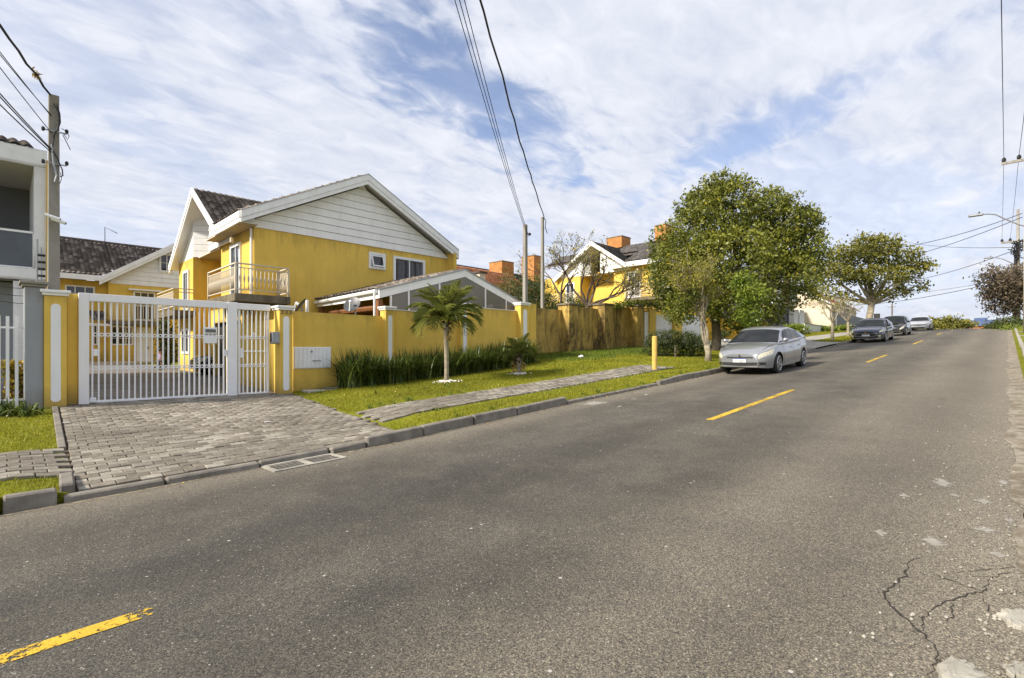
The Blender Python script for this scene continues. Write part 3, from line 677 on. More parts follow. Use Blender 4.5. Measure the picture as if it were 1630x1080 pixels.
# ------------------------------------------------------------------ foliage builders
def leaf_quads(C, size, up=.35, aspect=.5, rg=rng):
    """rhombus leaves at points C"""
    n = len(C); d = rg.normal(size=(n, 3)); d /= np.linalg.norm(d, axis=1)[:, None]
    nn = rg.normal(size=(n, 3)); nn[:, 2] += up; nn -= d*(nn*d).sum(1)[:, None]; nn /= np.linalg.norm(nn, axis=1)[:, None]+1e-9
    s_ = np.cross(d, nn); L = (size*rg.uniform(.6, 1.3, n))[:, None]
    V = np.stack([C-d*L/2, C+s_*L*aspect/2-d*L*.05, C+d*L/2, C-s_*L*aspect/2-d*L*.05], 1).reshape(-1, 3)
    return V, np.arange(4*n).reshape(n, 4)
def crown(name, blobs, n, size, mat, parent, twig=10, spread=.22, shell=.45, up=.35, aspect=.5, yel=.012):
    """blobs: (centre, radii); leaves gathered on twigs near each blob's surface"""
    w = np.array([b[1][0]*b[1][1]*b[1][2] for b in blobs])**(2/3); w /= w.sum(); Cs = []; leaf_tone = []
    for (c, r), k in zip(blobs, (w*n/twig).astype(int)+1):
        d = rng.normal(size=(k, 3)); d /= np.linalg.norm(d, axis=1)[:, None]
        rad = (shell+(1-shell)*rng.random(k)**.6)[:, None]
        tw = np.array(c)+d*rad*np.array(r)
        p = np.repeat(tw, twig, 0)+rng.normal(size=(k*twig, 3))*spread*np.array([1, 1, .8])
        Cs.append(p); leaf_tone.append(np.where(rng.random(k*twig) < yel, .99, np.clip(np.repeat(rng.random(k)*.6+.45*d[:, 2], twig)*.8+rng.random(k*twig)*.35+rng.uniform(-.12, .12), 0, .9)))  # leaf tone rises with height on each blob: top light put into the colour
    C = np.concatenate(Cs); V, F = leaf_quads(C, size, up, aspect)
    return tag(soup(name, V, F, np.concatenate(leaf_tone), mat, parent), kind='stuff')
def limb(p, q, bend=.1, n=5):
    p, q = Vector(p), Vector(q); L = (q-p).length; o = Vector((random.uniform(-1, 1), random.uniform(-1, 1), random.uniform(-.2, .8)))*L*bend
    return [p.lerp(q, k/n)+o*math.sin(math.pi*k/n)+Vector((random.gauss(0, .012), random.gauss(0, .012), 0))*L*.6*(0 < k < n) for k in range(n+1)]
def branchy(mb, p, d, L, r, lev, spread=.6, ratio=.72, kids=(2, 3), upb=.15, tips=None, nseg=4, minr=.004):
    pts = [Vector(p)]; dd = Vector(d).normalized()
    for k in range(nseg):
        dd = (dd+Vector((random.gauss(0, .13), random.gauss(0, .13), random.gauss(0, .10)+upb*.25))).normalized(); pts.append(pts[-1]+dd*L/nseg)
    mb.tube(pts, [max(minr, r*(1-.42*k/nseg)) for k in range(nseg+1)], 6 if r > .03 else 4, cap=False)
    if tips is not None and lev <= 1: tips.extend(pts[1:])
    if lev == 0: return
    for k in range(random.randint(*kids)):
        t = random.choice([nseg, nseg, nseg-1]) if k else nseg
        q = pts[t]; ax = Vector((random.gauss(0, 1), random.gauss(0, 1), random.gauss(0, .6)))
        nd_ = (dd+ax.normalized()*spread*random.uniform(.6, 1.3)).normalized()
        branchy(mb, q, nd_, L*ratio*random.uniform(.75, 1.2), r*.6, lev-1, spread, ratio, kids, upb, tips, nseg, minr)
def blades(name, base, n, h, lean, w, mat, parent=None, seg=4, rad=.15, org=None, droop=.5, build=True):
    """strap-leaved clump"""
    base = np.array(base, float); az = rng.uniform(0, 2*math.pi, n); ln = lean*rng.uniform(.1, 1.3, n); H = h*rng.uniform(.55, 1.1, n)
    st = base+np.stack([rad*rng.normal(size=n)*.7, rad*rng.normal(size=n)*.7, np.zeros(n)], 1)
    V = np.zeros((n, seg+1, 2, 3)); side = np.stack([-np.sin(az), np.cos(az), np.zeros(n)], 1)
    for k in range(seg+1):
        t = k/seg; out = ln*H*(t**1.6); z = H*(t-droop*ln*t**2.6)
        c = st+np.stack([np.cos(az)*out, np.sin(az)*out, z], 1); ww = w*(1-t**2.2)*(.7+.3*min(1, t*4))+.001
        V[:, k, 0] = c-side*ww/2; V[:, k, 1] = c+side*ww/2
    idx = np.arange(n*(seg+1)*2).reshape(n, seg+1, 2)
    F = np.stack([idx[:, :-1, 0], idx[:, :-1, 1], idx[:, 1:, 1], idx[:, 1:, 0]], -1).reshape(-1, 4)
    return V.reshape(-1, 3), F, np.repeat(np.clip(rng.random(n), 0, 1), seg)
def tree(name, base, label, group=None): return thing(name, base, label, 'tree', group)

# lawn grass: single-blade triangles
def grass_area(name, pts, hmin, hmax, wd, mat):
    n = len(pts); az = rng.uniform(0, 2*math.pi, n); h = rng.uniform(hmin, hmax, n); ln = rng.uniform(.1, .9, n)
    tip = pts+np.stack([np.cos(az)*h*ln, np.sin(az)*h*ln, h], 1); sd_ = np.stack([-np.sin(az), np.cos(az), np.zeros(n)], 1)*wd*rng.uniform(.6, 1.4, n)[:, None]/2
    V = np.stack([pts-sd_, pts+sd_, tip], 1).reshape(-1, 3)
    X_, Y_p = pts[:, 0], pts[:, 1]
    patchy = .5+.25*np.sin(X_*1.3+1.7*np.sin(Y_p*2.1+.6*X_))+.25*np.sin(Y_p*2.3+1.9*np.sin(X_*.9+Y_p*.8)+X_*.7)
    return tag(soup(name, V, np.arange(3*n).reshape(n, 3), np.clip(rng.random(n)*.5+patchy*.5, 0, 1), mat), kind='stuff')
def sample(n, x0, x1, y0, y1, ok):
    xs = rng.uniform(x0, x1, n); ys = rng.uniform(y0, y1, n)
    return np.array([(x, y, zlawn(x, y)-.005) for x, y in zip(xs, ys) if ok(x, y)])
def on_path(x, y): return 8.17 < y+.06*math.sin(x*3)+.05*math.sin(x*7.3) < 9.5 and x < 16.2
def thin(x, y): return not (min(abs(y-8.1), abs(y-9.6)) < .22+.1*math.sin(x*2.3) and random.random() < .62) and not (math.sin(x*1.9+2*math.sin(y*1.3))*math.sin(y*2.2+x*.6) > .55 and random.random() < .55)
gl = sample(26000, -3.2, .75, 7.16, 13.9, lambda x, y: x < dr_left(y)-.1 and not 7.86 < y+.04*math.sin(x*5) < 9.38)
tag(grass_area('lawn_grass', gl, .02, .06, .012, 'grass'), 'short mown grass of the lawn left of the driveway', 'grass')
gr = sample(75000, 4.6, 13, 7.14, 13.8, lambda x, y: x > dr_right(y)+.03 and not on_path(x, y) and thin(x, y))
tag(grass_area('lawn_grass', gr, .02, .06, .013, 'grass'), 'mown grass of the verge around the larger palm', 'grass')
gr2 = sample(70000, 13, 28.4, 7.14, 16, lambda x, y: not on_path(x, y) and not (y > 13.7 and x < 15.8) and thin(x, y))
tag(grass_area('lawn_grass', gr2, .03, .07, .02, 'grass'), 'mown grass of the verge from the small palm to the silver car', 'grass')
gr3 = sample(16000, 15.8, 26, 11.8, 15.6, lambda x, y: y > 11.9+.5*math.sin(x*1.7))
tag(grass_area('long_grass', gr3, .06, .15, .02, 'grass_long'), 'longer green grass at the foot of the stained wall', 'grass')
gr4 = sample(26000, 35.4, 60, 7.14, 14, lambda x, y: not 8.75 < y < 10.6)
tag(grass_area('lawn_grass', gr4, .04, .09, .04, 'grass'), 'far verge grass beside the navy and black cars', 'grass')
wv, wf, wr = [], [], []
for k in range(70):
    m_ = k % 4
    if m_ == 0: x, y = random.uniform(5.6, 26), random.uniform(7.14, 7.3)
    elif m_ == 1: x, y = random.uniform(5.2, 16), random.choice((8.1, 9.6))+random.uniform(-.1, .1)
    elif m_ == 2: x, y = random.uniform(16, 26), random.uniform(14.6, 15.4)
    else: x, y = random.uniform(5.5, 20), random.uniform(9.8, 13)
    V_, F_, r_ = blades('w', (x, y, zlawn(x, y)), 14, random.uniform(.08, .2), 1.0, .014, 'grass_long', rad=.05, seg=3); wf.append(F_+sum(len(a) for a in wv)); wv.append(V_); wr.append(r_)
tag(soup('weed_tufts', np.concatenate(wv), np.concatenate(wf), np.concatenate(wr), 'grass_long'), 'scattered taller weed tufts along kerb, path and wall foot', 'weeds', kind='stuff')
# stray yellow leaves on the grass and by the kerb
def scatter_leaves(n, ok, zf, size, x0, x1, y0, y1):
    xs = rng.uniform(x0, x1, n); ys = rng.uniform(y0, y1, n)
    return np.array([(x, y, zf(x, y)+.03) for x, y in zip(xs, ys) if ok(x, y)])
C = np.concatenate([scatter_leaves(260, lambda x, y: not on_path(x, y), zlawn, .05, 5, 26, 7.2, 13.6), scatter_leaves(40, lambda x, y: True, lambda x, y: rz(x, y)-.02, .05, 1.2, 17, 6.75, 6.97)])
V, F = leaf_quads(C, .055, 2.5, .7); tag(soup('fallen_leaf', V, F, rng.random(len(F)), 'dead_leaf'), 'small dry fallen leaves strewn over grass and gutter', 'leaf', kind='stuff')

# ------------------------------------------------------------------ pillars, walls, gate
YW = 14.0
def stadium(x0, x1, z0, z1, y, t, n=8):
    r = (x1-x0)/2; cx = (x0+x1)/2; poly = []
    for k in range(n+1): a = math.pi+math.pi*k/n; poly.append((cx+r*math.cos(a), z0+r*.8+r*.8*math.sin(a)))
    for k in range(n+1): a = math.pi*k/n; poly.append((cx+r*math.cos(a), z1-r+r*math.sin(a)))
    return MB().prism_y(poly, y, y+t)
def pillar(parent, name, x0, x1, y0, y1, z0, z1, mat='yellow', inset=True, capmat='trim_white', capw=.06):
    p = MB().box(x0, x1, y0, y1, z0, z1).build(name, mat, parent, bev=.012)
    c1 = MB().box(x0-capw*.5, x1+capw*.5, y0-capw*.5, y1+capw*.5, z1+.001, z1+.055).build('cap_moulding', capmat, p, bev=.008)
    c2 = MB().box(x0-capw, x1+capw, y0-capw, y1+capw, z1+.056, z1+.115).build('cap', capmat, p, bev=.008)
    if inset:
        w = (x1-x0); stadium(x0+w*.29, x1-w*.27, z0+.20, z1-.16, y0-.004, .01).build('inset_panel', 'white_paint', p)
    return p
# left gate pillar (+ stub wall to the gate)
gp = thing('gate_pillar', (.6, 13.8, .44), 'yellow gate pillar with long white inset beside the grey neighbour pillar', 'pillar')
xa, xb = PY(70, 560, 13.72).x, PY(106.5, 560, 13.72).x; zt = PY(88, 471, 13.72).z
pillar(gp, 'shaft', xa, xb, 13.72, 14.1, .38, zt)
xs0 = PY(106.5, 560, 14.02).x; MB().box(xs0, PY(124.3, 560, 14.02).x, 14.02, 14.2, .38, PY(115, 468, 14.02).z).build('stub_wall', 'yellow', gp, bev=.01)
# gate
x0, x1 = PY(124.6, 560, YW).x, PY(430, 560, YW).x; zb, zt = .495, PY(124.6, 466.3, YW).z
gate = thing('sliding_gate', (x0, YW, zb), 'white barred metal sliding gate with rows of rings across the driveway', 'gate')
xm0, xm1 = PY(361.5, 560, YW).x, PY(376.5, 560, YW).x; xl1 = PY(141.5, 560, YW).x; bt = PY(141, 479.5, YW).z
def bx(name, parent, *a, mat='gate_white', bev=.006): return MB().box(*a).build(name, mat, parent, bev=bev)
bx('post', gate, x0, xl1, YW-.06, YW+.06, zb-.03, zt)
bx('post', gate, xm0, xm1, YW-.07, YW+.06, zb-.03, zt+.003)
bx('top_beam', gate, xl1+.002, xm0-.002, YW-.05, YW+.05, bt, zt-.002)
bx('bottom_rail', gate, xl1+.002, xm0-.002, YW-.025, YW+.025, zb, zb+.05)
bx('motor_plate', gate, xl1+.01, xl1+.12, YW-.045, YW-.027, zb+.02, zb+.12)
xbars = np.linspace(PY(147, 560, YW).x, PY(356, 560, YW).x, 25)
zr1, zr2 = PY(152, 533, YW).z, PY(152, 586.5, YW).z
def bar_mesh(h):
    me = MB().box(-.014, .014, -.012, .012, 0, h).mesh('bar'); me.materials.append(MATS['gate_white']); return me
bm_ = bar_mesh(bt-zb-.05)
for xx in xbars:
    o = bpy.data.objects.new('bar', bm_); COL.objects.link(o); o.parent = gate; o.location = Vector((xx, YW, zb+.05))-ORG[gate.name]
def rings(parent, xs, z):
    mb = MB()
    for a, b in zip(xs, xs[1:]):
        c = (a+b)/2; r = (b-a)/2-.018; P = [(c+r*math.cos(t), YW, z+r*.95*math.sin(t)) for t in np.linspace(0, 2*math.pi, 13)]
        mb.tube(P, .011, 5, cap=False)
    tag(mb.build('ring_row', 'gate_white', parent), kind='stuff')
rings(gate, xbars, zr1); rings(gate, xbars, zr2)
bx('lock_plate', gate, xbars[0]+.016, xbars[1]-.016, YW-.02, YW+.02, PY(150, 567, YW).z, PY(150, 556, YW).z)
bx('lock_plate', gate, xbars[-1]+.016, xm0-.002, YW-.02, YW+.02, PY(355, 567, YW).z, PY(355, 557, YW).z)
# letter boxes hanging on the gate
lx0, lx1 = PY(323, 560, 13.95).x, PY(344, 560, 13.95).x
lb = thing('letter_box', (lx0, 13.9, 1.6), 'white letter box panel with dark slot hung on the gate bars', 'letter box')
MB().box(lx0, lx1, 13.86, 13.965, PY(333, 547, 13.95).z, PY(333, 531.5, 13.95).z).build('box', 'gate_white', lb, bev=.008)
MB().box(lx0, lx1, 13.86, 13.965, PY(333, 531, 13.95).z, PY(333, 521.5, 13.95).z).build('notice_board', 'gate_white', lb, bev=.008)
MB().box(lx0+.03, lx1-.03, 13.85, 13.862, PY(333, 529.5, 13.95).z, PY(333, 524.5, 13.95).z).build('notice', 'mid_grey', lb)
for k in range(3):
    MB().box(lx0+.03+k*(lx1-lx0-.04)/3, lx0+(k+1)*(lx1-lx0-.04)/3, 13.85, 13.862, PY(333, 533.7, 13.95).z, PY(333, 532.3, 13.95).z).build('slot', 'mid_grey', lb)
# pedestrian gate
pg = thing('pedestrian_gate', (xm1, YW, zb), 'narrow white barred pedestrian gate beside the numbered yellow pillar', 'gate')
pb = PY(400, 494, YW).z
bx('top_beam', pg, xm1+.002, x1-.01, YW-.05, YW+.05, pb, zt-.01)
px0, px1 = PY(379, 560, YW).x, PY(428, 560, YW).x
bx('stile', pg, px0, px0+.05, YW-.02, YW+.02, zb, pb-.01); bx('stile', pg, px1-.05, px1, YW-.02, YW+.02, zb, pb-.01); bx('bottom_rail', pg, px0+.052, px1-.052, YW-.02, YW+.02, zb, zb+.04)
bm2 = bar_mesh(pb-.06-zb)
xp = np.linspace(px0+.12, px1-.10, 6)
for xx in xp:
    o = bpy.data.objects.new('bar', bm2); COL.objects.link(o); o.parent = pg; o.location = Vector((xx, YW, zb+.04))-ORG[pg.name]
rings(pg, [px0+.04]+list(xp)+[px1-.03], zr1); rings(pg, [px0+.04]+list(xp)+[px1-.03], zr2)
bx('lock_plate', pg, px0+.052, xp[0]-.015, YW-.025, YW+.02, PY(385, 570, YW).z, PY(385, 555, YW).z)
bx('stay', pg, px0+.052, px1-.052, YW+.014, YW+.022, PY(400, 560, YW).z, PY(400, 558.6, YW).z)

# main boundary wall, stepped with pillars
bw = thing('boundary_wall', (5.3, 14, .48), 'clean yellow stepped boundary wall with white-inset pillars behind the hedge', 'wall')
zb_ = .3
def wseg(u0, u1, v1, y=14.02, th=.18, mat='yellow', base=zb_, cap=True, par=None):
    a, b = PY(u0, 560, y).x, PY(u1, 560, y).x; z = PY(u1, v1, y).z
    w = MB().box(a, b, y, y+th, base, z).build('wall_panel', mat, par or bw)
    if cap: MB().box(a, b, y-.02, y+th+.02, z+.001, z+.025).build('coping', 'trim_white', w)
    return a, b, z
pl_x = PY(444.6, 560, 13.68).x, PY(466, 560, 13.68).x
P2 = pillar(bw, 'pillar', pl_x[0], pl_x[1], 13.68, 14.06, .36, PY(455, 494, 13.68).z)
A = wseg(466.5, 612, 504, cap=False)
PIL = {}
for nm, ul, ur, vt, y in (('b', 614, 628, 494, 13.8), ('c', 733.5, 746.5, 488, 13.84), ('d', 829, 842.5, 486.5, 13.8)):
    a, b = PY(ul, 560, y).x, PY(ur, 560, y).x; z0 = zl(a, 14)-.15
    PIL[nm] = pillar(bw, 'pillar', a, b, y, y+.34, z0, PY((ul+ur)/2, vt, y).z)
wseg(627, 734, 501.2); wseg(746, 830, 496.2)
MB().box(PY(842, 560, 14.0).x, PY(853, 560, 14.0).x, 13.98, 14.5, .6, PY(847, 484, 14).z).build('end_wall', 'yellow', bw)
# house number on the pillar
def text_mesh(txt, size, depth):
    cu = bpy.data.curves.new('txt', 'FONT'); cu.body = txt; cu.size = size; cu.extrude = depth; cu.align_x = 'CENTER'; cu.resolution_u = 3
    o = bpy.data.objects.new('txt', cu); COL.objects.link(o); dg_ = bpy.context.evaluated_depsgraph_get(); me = bpy.data.meshes.new_from_object(o.evaluated_get(dg_))
    bpy.data.objects.remove(o); me.name = 'lettering'; return me
me = text_mesh('333', .17, .008); me.transform(Matrix.Translation(Vector(((pl_x[0]+pl_x[1])/2, 13.676, PY(455, 500.5, 13.68).z))-ORG[bw.name]) @ Matrix.Rotation(R(90), 4, 'X') @ Matrix.Scale(1.25, 4, (1, 0, 0)))
me.materials.clear(); link('house_number', me, 'slab_dirty', P2)
# meter cupboard set in the wall
ux0, ux1 = PY(467.5, 560, 13.99).x, PY(527, 560, 13.99).x; mz0, mz1 = PY(467.5, 587.5, 13.99).z, PY(467.5, 552.5, 13.99).z
mc = thing('meter_cupboard', (ux0, 14, mz0), 'white plank-fronted meter cupboard set low in the yellow wall', 'cupboard')
MB().box(ux0, ux1, 14.0, 14.018, mz0, mz1).build('frame', 'gate_white', mc)
n = 9
for k in range(n):
    a = ux0+.02+(ux1-ux0-.04)*k/n; MB().box(a+.003, a+(ux1-ux0-.04)/n-.003, 13.975, 13.999, mz0+.02, mz1-.02).build('plank', 'gate_white', mc, bev=.004)
MB().bar(((ux0+ux1)/2-.02, 13.955, mz0+.22), ((ux0+ux1)/2+.22, 13.955, mz0+.22), .02, .025).build('bolt', 'metal_grey', mc)
MB().box((ux0+ux1)/2-.07, (ux0+ux1)/2-.02, 13.96, 13.974, mz1-.15, mz1-.12).build('slot', 'dark', mc)
ml = thing('utility_cover', (6.2, 13.4, .56), 'flat concrete utility lid at the foot of the wall under the cupboard', 'lid')
MB().box(5.75, 7.0, 13.25, 13.75, .44, .555).build('lid', 'lid', ml, bev=.02); MB().box(6.3, 6.7, 13.35, 13.6, .556, .60).build('plate', 'kerb', ml, bev=.01)
# intercom box on the numbered pillar
ic = thing('intercom', (pl_x[0], 13.85, 1.9), 'small pale grey intercom box on the numbered pillar by the gate', 'intercom')
iz0, iz1 = PY(431, 548, 13.9).z, PY(431, 529, 13.9).z
MB().box(pl_x[0]-.20, pl_x[0]-.012, 13.62, 13.80, iz0, iz1).build('box', 'grey_wall', ic, bev=.012); MB().box(pl_x[0]-.206, pl_x[0]-.2, 13.65, 13.77, iz0+.06, iz1-.04).build('keypad', 'dark', ic); MB().box(pl_x[0]-.06, pl_x[0]-.0, 13.75, 13.85, iz0+.1, iz1-.1).build('bracket', 'metal_grey', ic)
# side wall seen through the pedestrian gate
sw = thing('side_wall', (5.3, 14.4, .48), 'sunlit yellow wall inside the pedestrian gate', 'wall')
MB().prism_x([(14.25, .4), (19.0, .45), (19.0, 2.5), (14.25, 2.5)], 5.36, 5.52).build('wall_panel', 'yellow', sw)
MB().tube([(5.358, 16.1, 2.1), (5.30, 16.1, 2.1), (5.27, 16.1, 2.1)], [.07, .08, .04], 10).build('bulkhead_lamp', 'white_paint', sw)

# grey neighbour pillar and fence at far left
ng = thing('neighbour_pillar', (.2, 13.9, .4), 'tall grey pillar with pale cap beside the yellow gate pillar', 'pillar')
xa, xb = PY(38.5, 560, 13.78).x, PY(69.5, 560, 13.78).x
pillar(ng, 'shaft', xa, xb, 13.78, 14.3, .3, PY(54, 457, 13.78).z, 'grey_wall', False, 'concrete', .07)
nf = thing('neighbour_fence', (-.6, 14, .4), 'white metal fence rails at the left picture edge', 'fence')
for u in (-16, -2, 12, 26.5): 
    xx = PY(u, 560, 14.0).x; MB().box(xx-.025, xx+.025, 13.98, 14.02, .42, PY(12, 503, 14).z+random.uniform(-.01, .01)).build('picket', 'gate_white', nf)
MB().box(-2.5, xa, 14.022, 14.05, PY(12, 523, 14).z, PY(12, 520, 14).z).build('rail', 'gate_white', nf); MB().box(-2.5, xa, 14.022, 14.05, .62, .66).build('rail', 'gate_white', nf)
# electric fence posts on the grey pillar
for lab, u, v0_, v1_ in (('thicker electric fence post on the grey pillar', 59, 446, 381), ('thin electric fence rod on the grey pillar nearest the pole', 66, 446, 394)):
    a, b = PY(u, v0_, 14.05), PY(u, v1_, 14.05); a.z = PY(54, 457, 13.78).z+.115
    ef = thing('electric_fence_post', a, lab, 'fence post'); MB().tube([a, b], .022 if u == 59 else .012, 6).build('rod', 'metal_grey', ef)
    for k in range(4): z = a.z+.12+k*.14; MB().lathe([(.02, 0), (.04, .02), (.02, .05)], (a.x+.03, a.y, z), 8).build('insulator', 'dark', ef)
for k, v in enumerate((447, 459, 471, 483)):
    p = PY(25, v, 14.6); q = PY(-20, v-6, 14.6)
    tag(MB().tube([PY(38, v+.5, 14.6), p, q], .006, 4).build('fence_wire', 'cable', org=(p.x, p.y, p.z)), ('top', 'second', 'third', 'lowest')[k]+' electric fence wire left of the grey pillar', 'wire', 'fence wires left of the grey pillar')

# stained neighbour wall
YD = 15.5
st = thing('stained_wall', (18, YD, 1.4), 'yellow wall blackened by mould streaks behind the long grass', 'wall')
def dwall(u0, u1, v, base): return wseg(u0, u1, v, YD, .2, 'yellow_dirty', base, False, st)
dwall(853, 900, 494.5, .9); dwall(919, 960, 493, 1.1); dwall(975, 1026, 493, 1.2)
for ul, ur, vt in ((906, 920, 485.5), (963, 976, 485.5), (1014.5, 1025, 488)):
    a, b = PY(ul, 560, YD-.45).x, PY(ur, 560, YD-.45).x; z = PY(ul, vt, YD-.45).z
    p = MB().box(a, b, YD-.45, YD+.25, 1.0, z).build('pillar', 'yellow_dirty', st, bev=.012); MB().box(a-.06, b+.06, YD-.51, YD+.31, z+.001, z+.09).build('cap', 'slab_dirty', p, bev=.01)
mbx = [PY(u, v, YD-.02) for u, v in ((1006, 522), (1010, 509))]
MB().box(mbx[0].x, mbx[1].x, YD-.06, YD-.002, mbx[0].z, mbx[1].z).build('letter_plate', 'white_paint', st)
MB().box(PY(1005, 0, YD).x, PY(1010, 0, YD).x, YD-.03, YD-.002, PY(1005, 499, YD).z, PY(1005, 494.5, YD).z).build('street_sign', 'white_paint', st)
# frontage of the next lot: white doors, yellow piers and wall
nw = thing('next_lot_wall', (30, 15.3, 2), 'yellow frontage with white gates behind the hedge and big tree', 'wall')
Yn = 15.3
def nbox(u0, u1, v, mat, y=Yn, th=.2, name='wall_panel', base=1.4): MB().box(PY(u0, 0, y).x, PY(u1, 0, y).x, y, y+th, base, PY(u0, v, y).z).build(name, mat, nw, bev=.01)
nbox(1026, 1034.5, 497, 'white_paint', name='door'); nbox(1034.8, 1044, 491, 'yellow', Yn-.1, .4, 'pier'); nbox(1044.5, 1074, 501, 'white_paint', Yn+.1, .08, 'gate_leaf'); nbox(1074.3, 1086, 497, 'yellow', Yn-.1, .4, 'pier')
nbox(1086.5, 1125, 501, 'white_paint', Yn+.1, .08, 'gate_leaf'); nbox(1125.3, 1142, 505, 'orange_yellow'); nbox(1142.2, 1146, 503, 'orange_yellow', Yn-.08, .35, 'pier'); nbox(1146.3, 1182, 507, 'orange_yellow'); nbox(1182.2, 1186, 506, 'orange_yellow', Yn-.08, .35, 'pier'); nbox(1186.3, 1206, 511, 'orange_yellow'); nbox(1206.2, 1222, 511, 'orange_yellow', base=2)

# ------------------------------------------------------------------ houses
def tile_sheet(o, eu, ev, nu, nv, lift=.05, mat='tile_brown', parent=None, name='roof_tiles'):
    """pan tiles over the quad o + s*eu + t*ev (eu along the ridge, ev up the slope): barrels across, steps up the slope"""
    o, eu, ev = Vector(o), Vector(eu), Vector(ev); n = eu.cross(ev).normalized()
    if n.z < 0: n = -n
    K = 6; V = []; rows = []
    for r in range(nv):
        for t, l in ((r/nv, .075), ((r+1)/nv+.004, .0)):
            rows.append((t, l))
    P = []
    for t, l in rows:
        P.append([o+eu*(i/(nu*K))+ev*t+n*(lift+l+.065*abs(math.sin(math.pi*(i/K)))) for i in range(nu*K+1)])
    V = np.array([[tuple(p) for p in row] for row in P]); ni, nj = V.shape[:2]; idx = np.arange(ni*nj).reshape(ni, nj)
    F = np.stack([idx[:-1, :-1], idx[:-1, 1:], idx[1:, 1:], idx[1:, :-1]], -1).reshape(-1, 4)
    tr = np.repeat(rng.random((nv, nu)), K, 1); rv = np.zeros((ni-1, nj-1)); 
    for r in range(ni-1): rv[r] = tr[min(r//2, nv-1)]
    return tag(soup(name, V.reshape(-1, 3), F, rv.ravel(), mat, parent), kind='stuff')
def tile_material(name, a, b, c):
    m, nt, bs = new_mat(name); at = nd(nt, 'ShaderNodeAttribute', attribute_name='rnd'); v = coords(nt)
    col = ramp(nt, at.outputs['Fac'], [(0, a), (.6, b), (1, c)])
    col = mixc(nt, 1., col, ramp(nt, noise(nt, v, 9, 5, .7), [(.3, (.6,)*3), (.7, (1.35,)*3)]), 'MULTIPLY')
    nt.links.new(col, bs.inputs['Base Color']); bs.inputs['Roughness'].default_value = .8
tile_material('tiles_brown', (.07, .054, .045), (.135, .108, .088), (.27, .235, .20)); tile_material('tiles_dark', (.05, .046, .045), (.08, .073, .07), (.12, .11, .105)); tile_material('tiles_terra', (.38, .14, .06), (.58, .23, .10), (.70, .34, .17))

def fix_up(o, mat='tile_brown'):
    bm = bmesh.new(); bm.from_mesh(o.data); bmesh.ops.recalc_face_normals(bm, faces=bm.faces); bm.to_mesh(o.data); bm.free()
    o.data.materials.append(MATS[mat])
    for p in o.data.polygons: p.material_index = 1 if p.normal.z > .3 else 0
def clip_board(parent, name, mat, poly_at, z0, z1, plane, pos, th=.022, gap=.012):
    """one lap-siding board between heights z0 and z1; poly_at(z) gives its (lo, hi) extent; bottom edge stands proud"""
    a0, b0 = poly_at(z0); a1, b1 = poly_at(z1-gap)
    if b0-a0 < .05: return
    if b1 < a1: a1 = b1 = (a1+b1)/2
    pr = .028
    if plane == 'y':   # faces -Y
        vs = [(a0, pos-pr-th, z0), (b0, pos-pr-th, z0), (b1, pos-th, z1-gap), (a1, pos-th, z1-gap), (a0, pos, z0), (b0, pos, z0), (b1, pos, z1-gap), (a1, pos, z1-gap)]
    else:              # faces -X
        vs = [(pos-pr-th, b0, z0), (pos-pr-th, a0, z0), (pos-th, a1, z1-gap), (pos-th, b1, z1-gap), (pos, b0, z0), (pos, a0, z0), (pos, a1, z1-gap), (pos, b1, z1-gap)]
    MB().add(vs, [(0, 1, 2, 3), (7, 6, 5, 4), (0, 4, 5, 1), (1, 5, 6, 2), (2, 6, 7, 3), (3, 7, 4, 0)]).build(name, mat, parent)
def window(parent, x0, x1, z0, z1, y, fw=.09, mull=1, glass='glass_dark', face='y', curtain=False, name='window', bars=0):
    """frame proud of the wall, glass set back inside it. face y: looks to -Y at plane y; face x: looks to -X, x0..x1 are y values"""
    def B(a, b, c, d, p, q): return MB().box(a, b, y-q, y-p, c, d) if face == 'y' else MB().box(y-q, y-p, a, b, c, d)
    f = MB()
    for a, b, c, d in ((x0, x0+fw, z0, z1), (x1-fw, x1, z0, z1), (x0+fw, x1-fw, z1-fw, z1), (x0+fw, x1-fw, z0, z0+fw)):
        f.v += []; m_ = B(a, b, c, d, -.02, .07); f.add(m_.v, m_.f)
    w = f.build(name, 'trim_white', parent)
    B(x0+fw, x1-fw, z0+fw, z1-fw, .002, .012).build('pane', 'curtain' if curtain else glass, w)
    for k in range(mull):
        c = x0+(x1-x0)*(k+1)/(mull+1); B(c-.025, c+.025, z0+fw, z1-fw, .013, .045).build('mullion', 'trim_white', w)
    if curtain:
        for k in range(9):
            c = x0+fw+(x1-x0-2*fw)*(k+.5)/9; B(c-.035, c+.02, z0+fw, z1-fw-.05, .0125, .022).build('blind_slat', 'mid_grey' if k % 3 else 'dark', w)
    for k in range(bars):
        z = z0+fw+(z1-z0-2*fw)*(k+1)/(bars+1); B(x0+fw, x1-fw, z-.012, z+.012, .0128, .04).build('glazing_bar', 'trim_white', w)
    return w
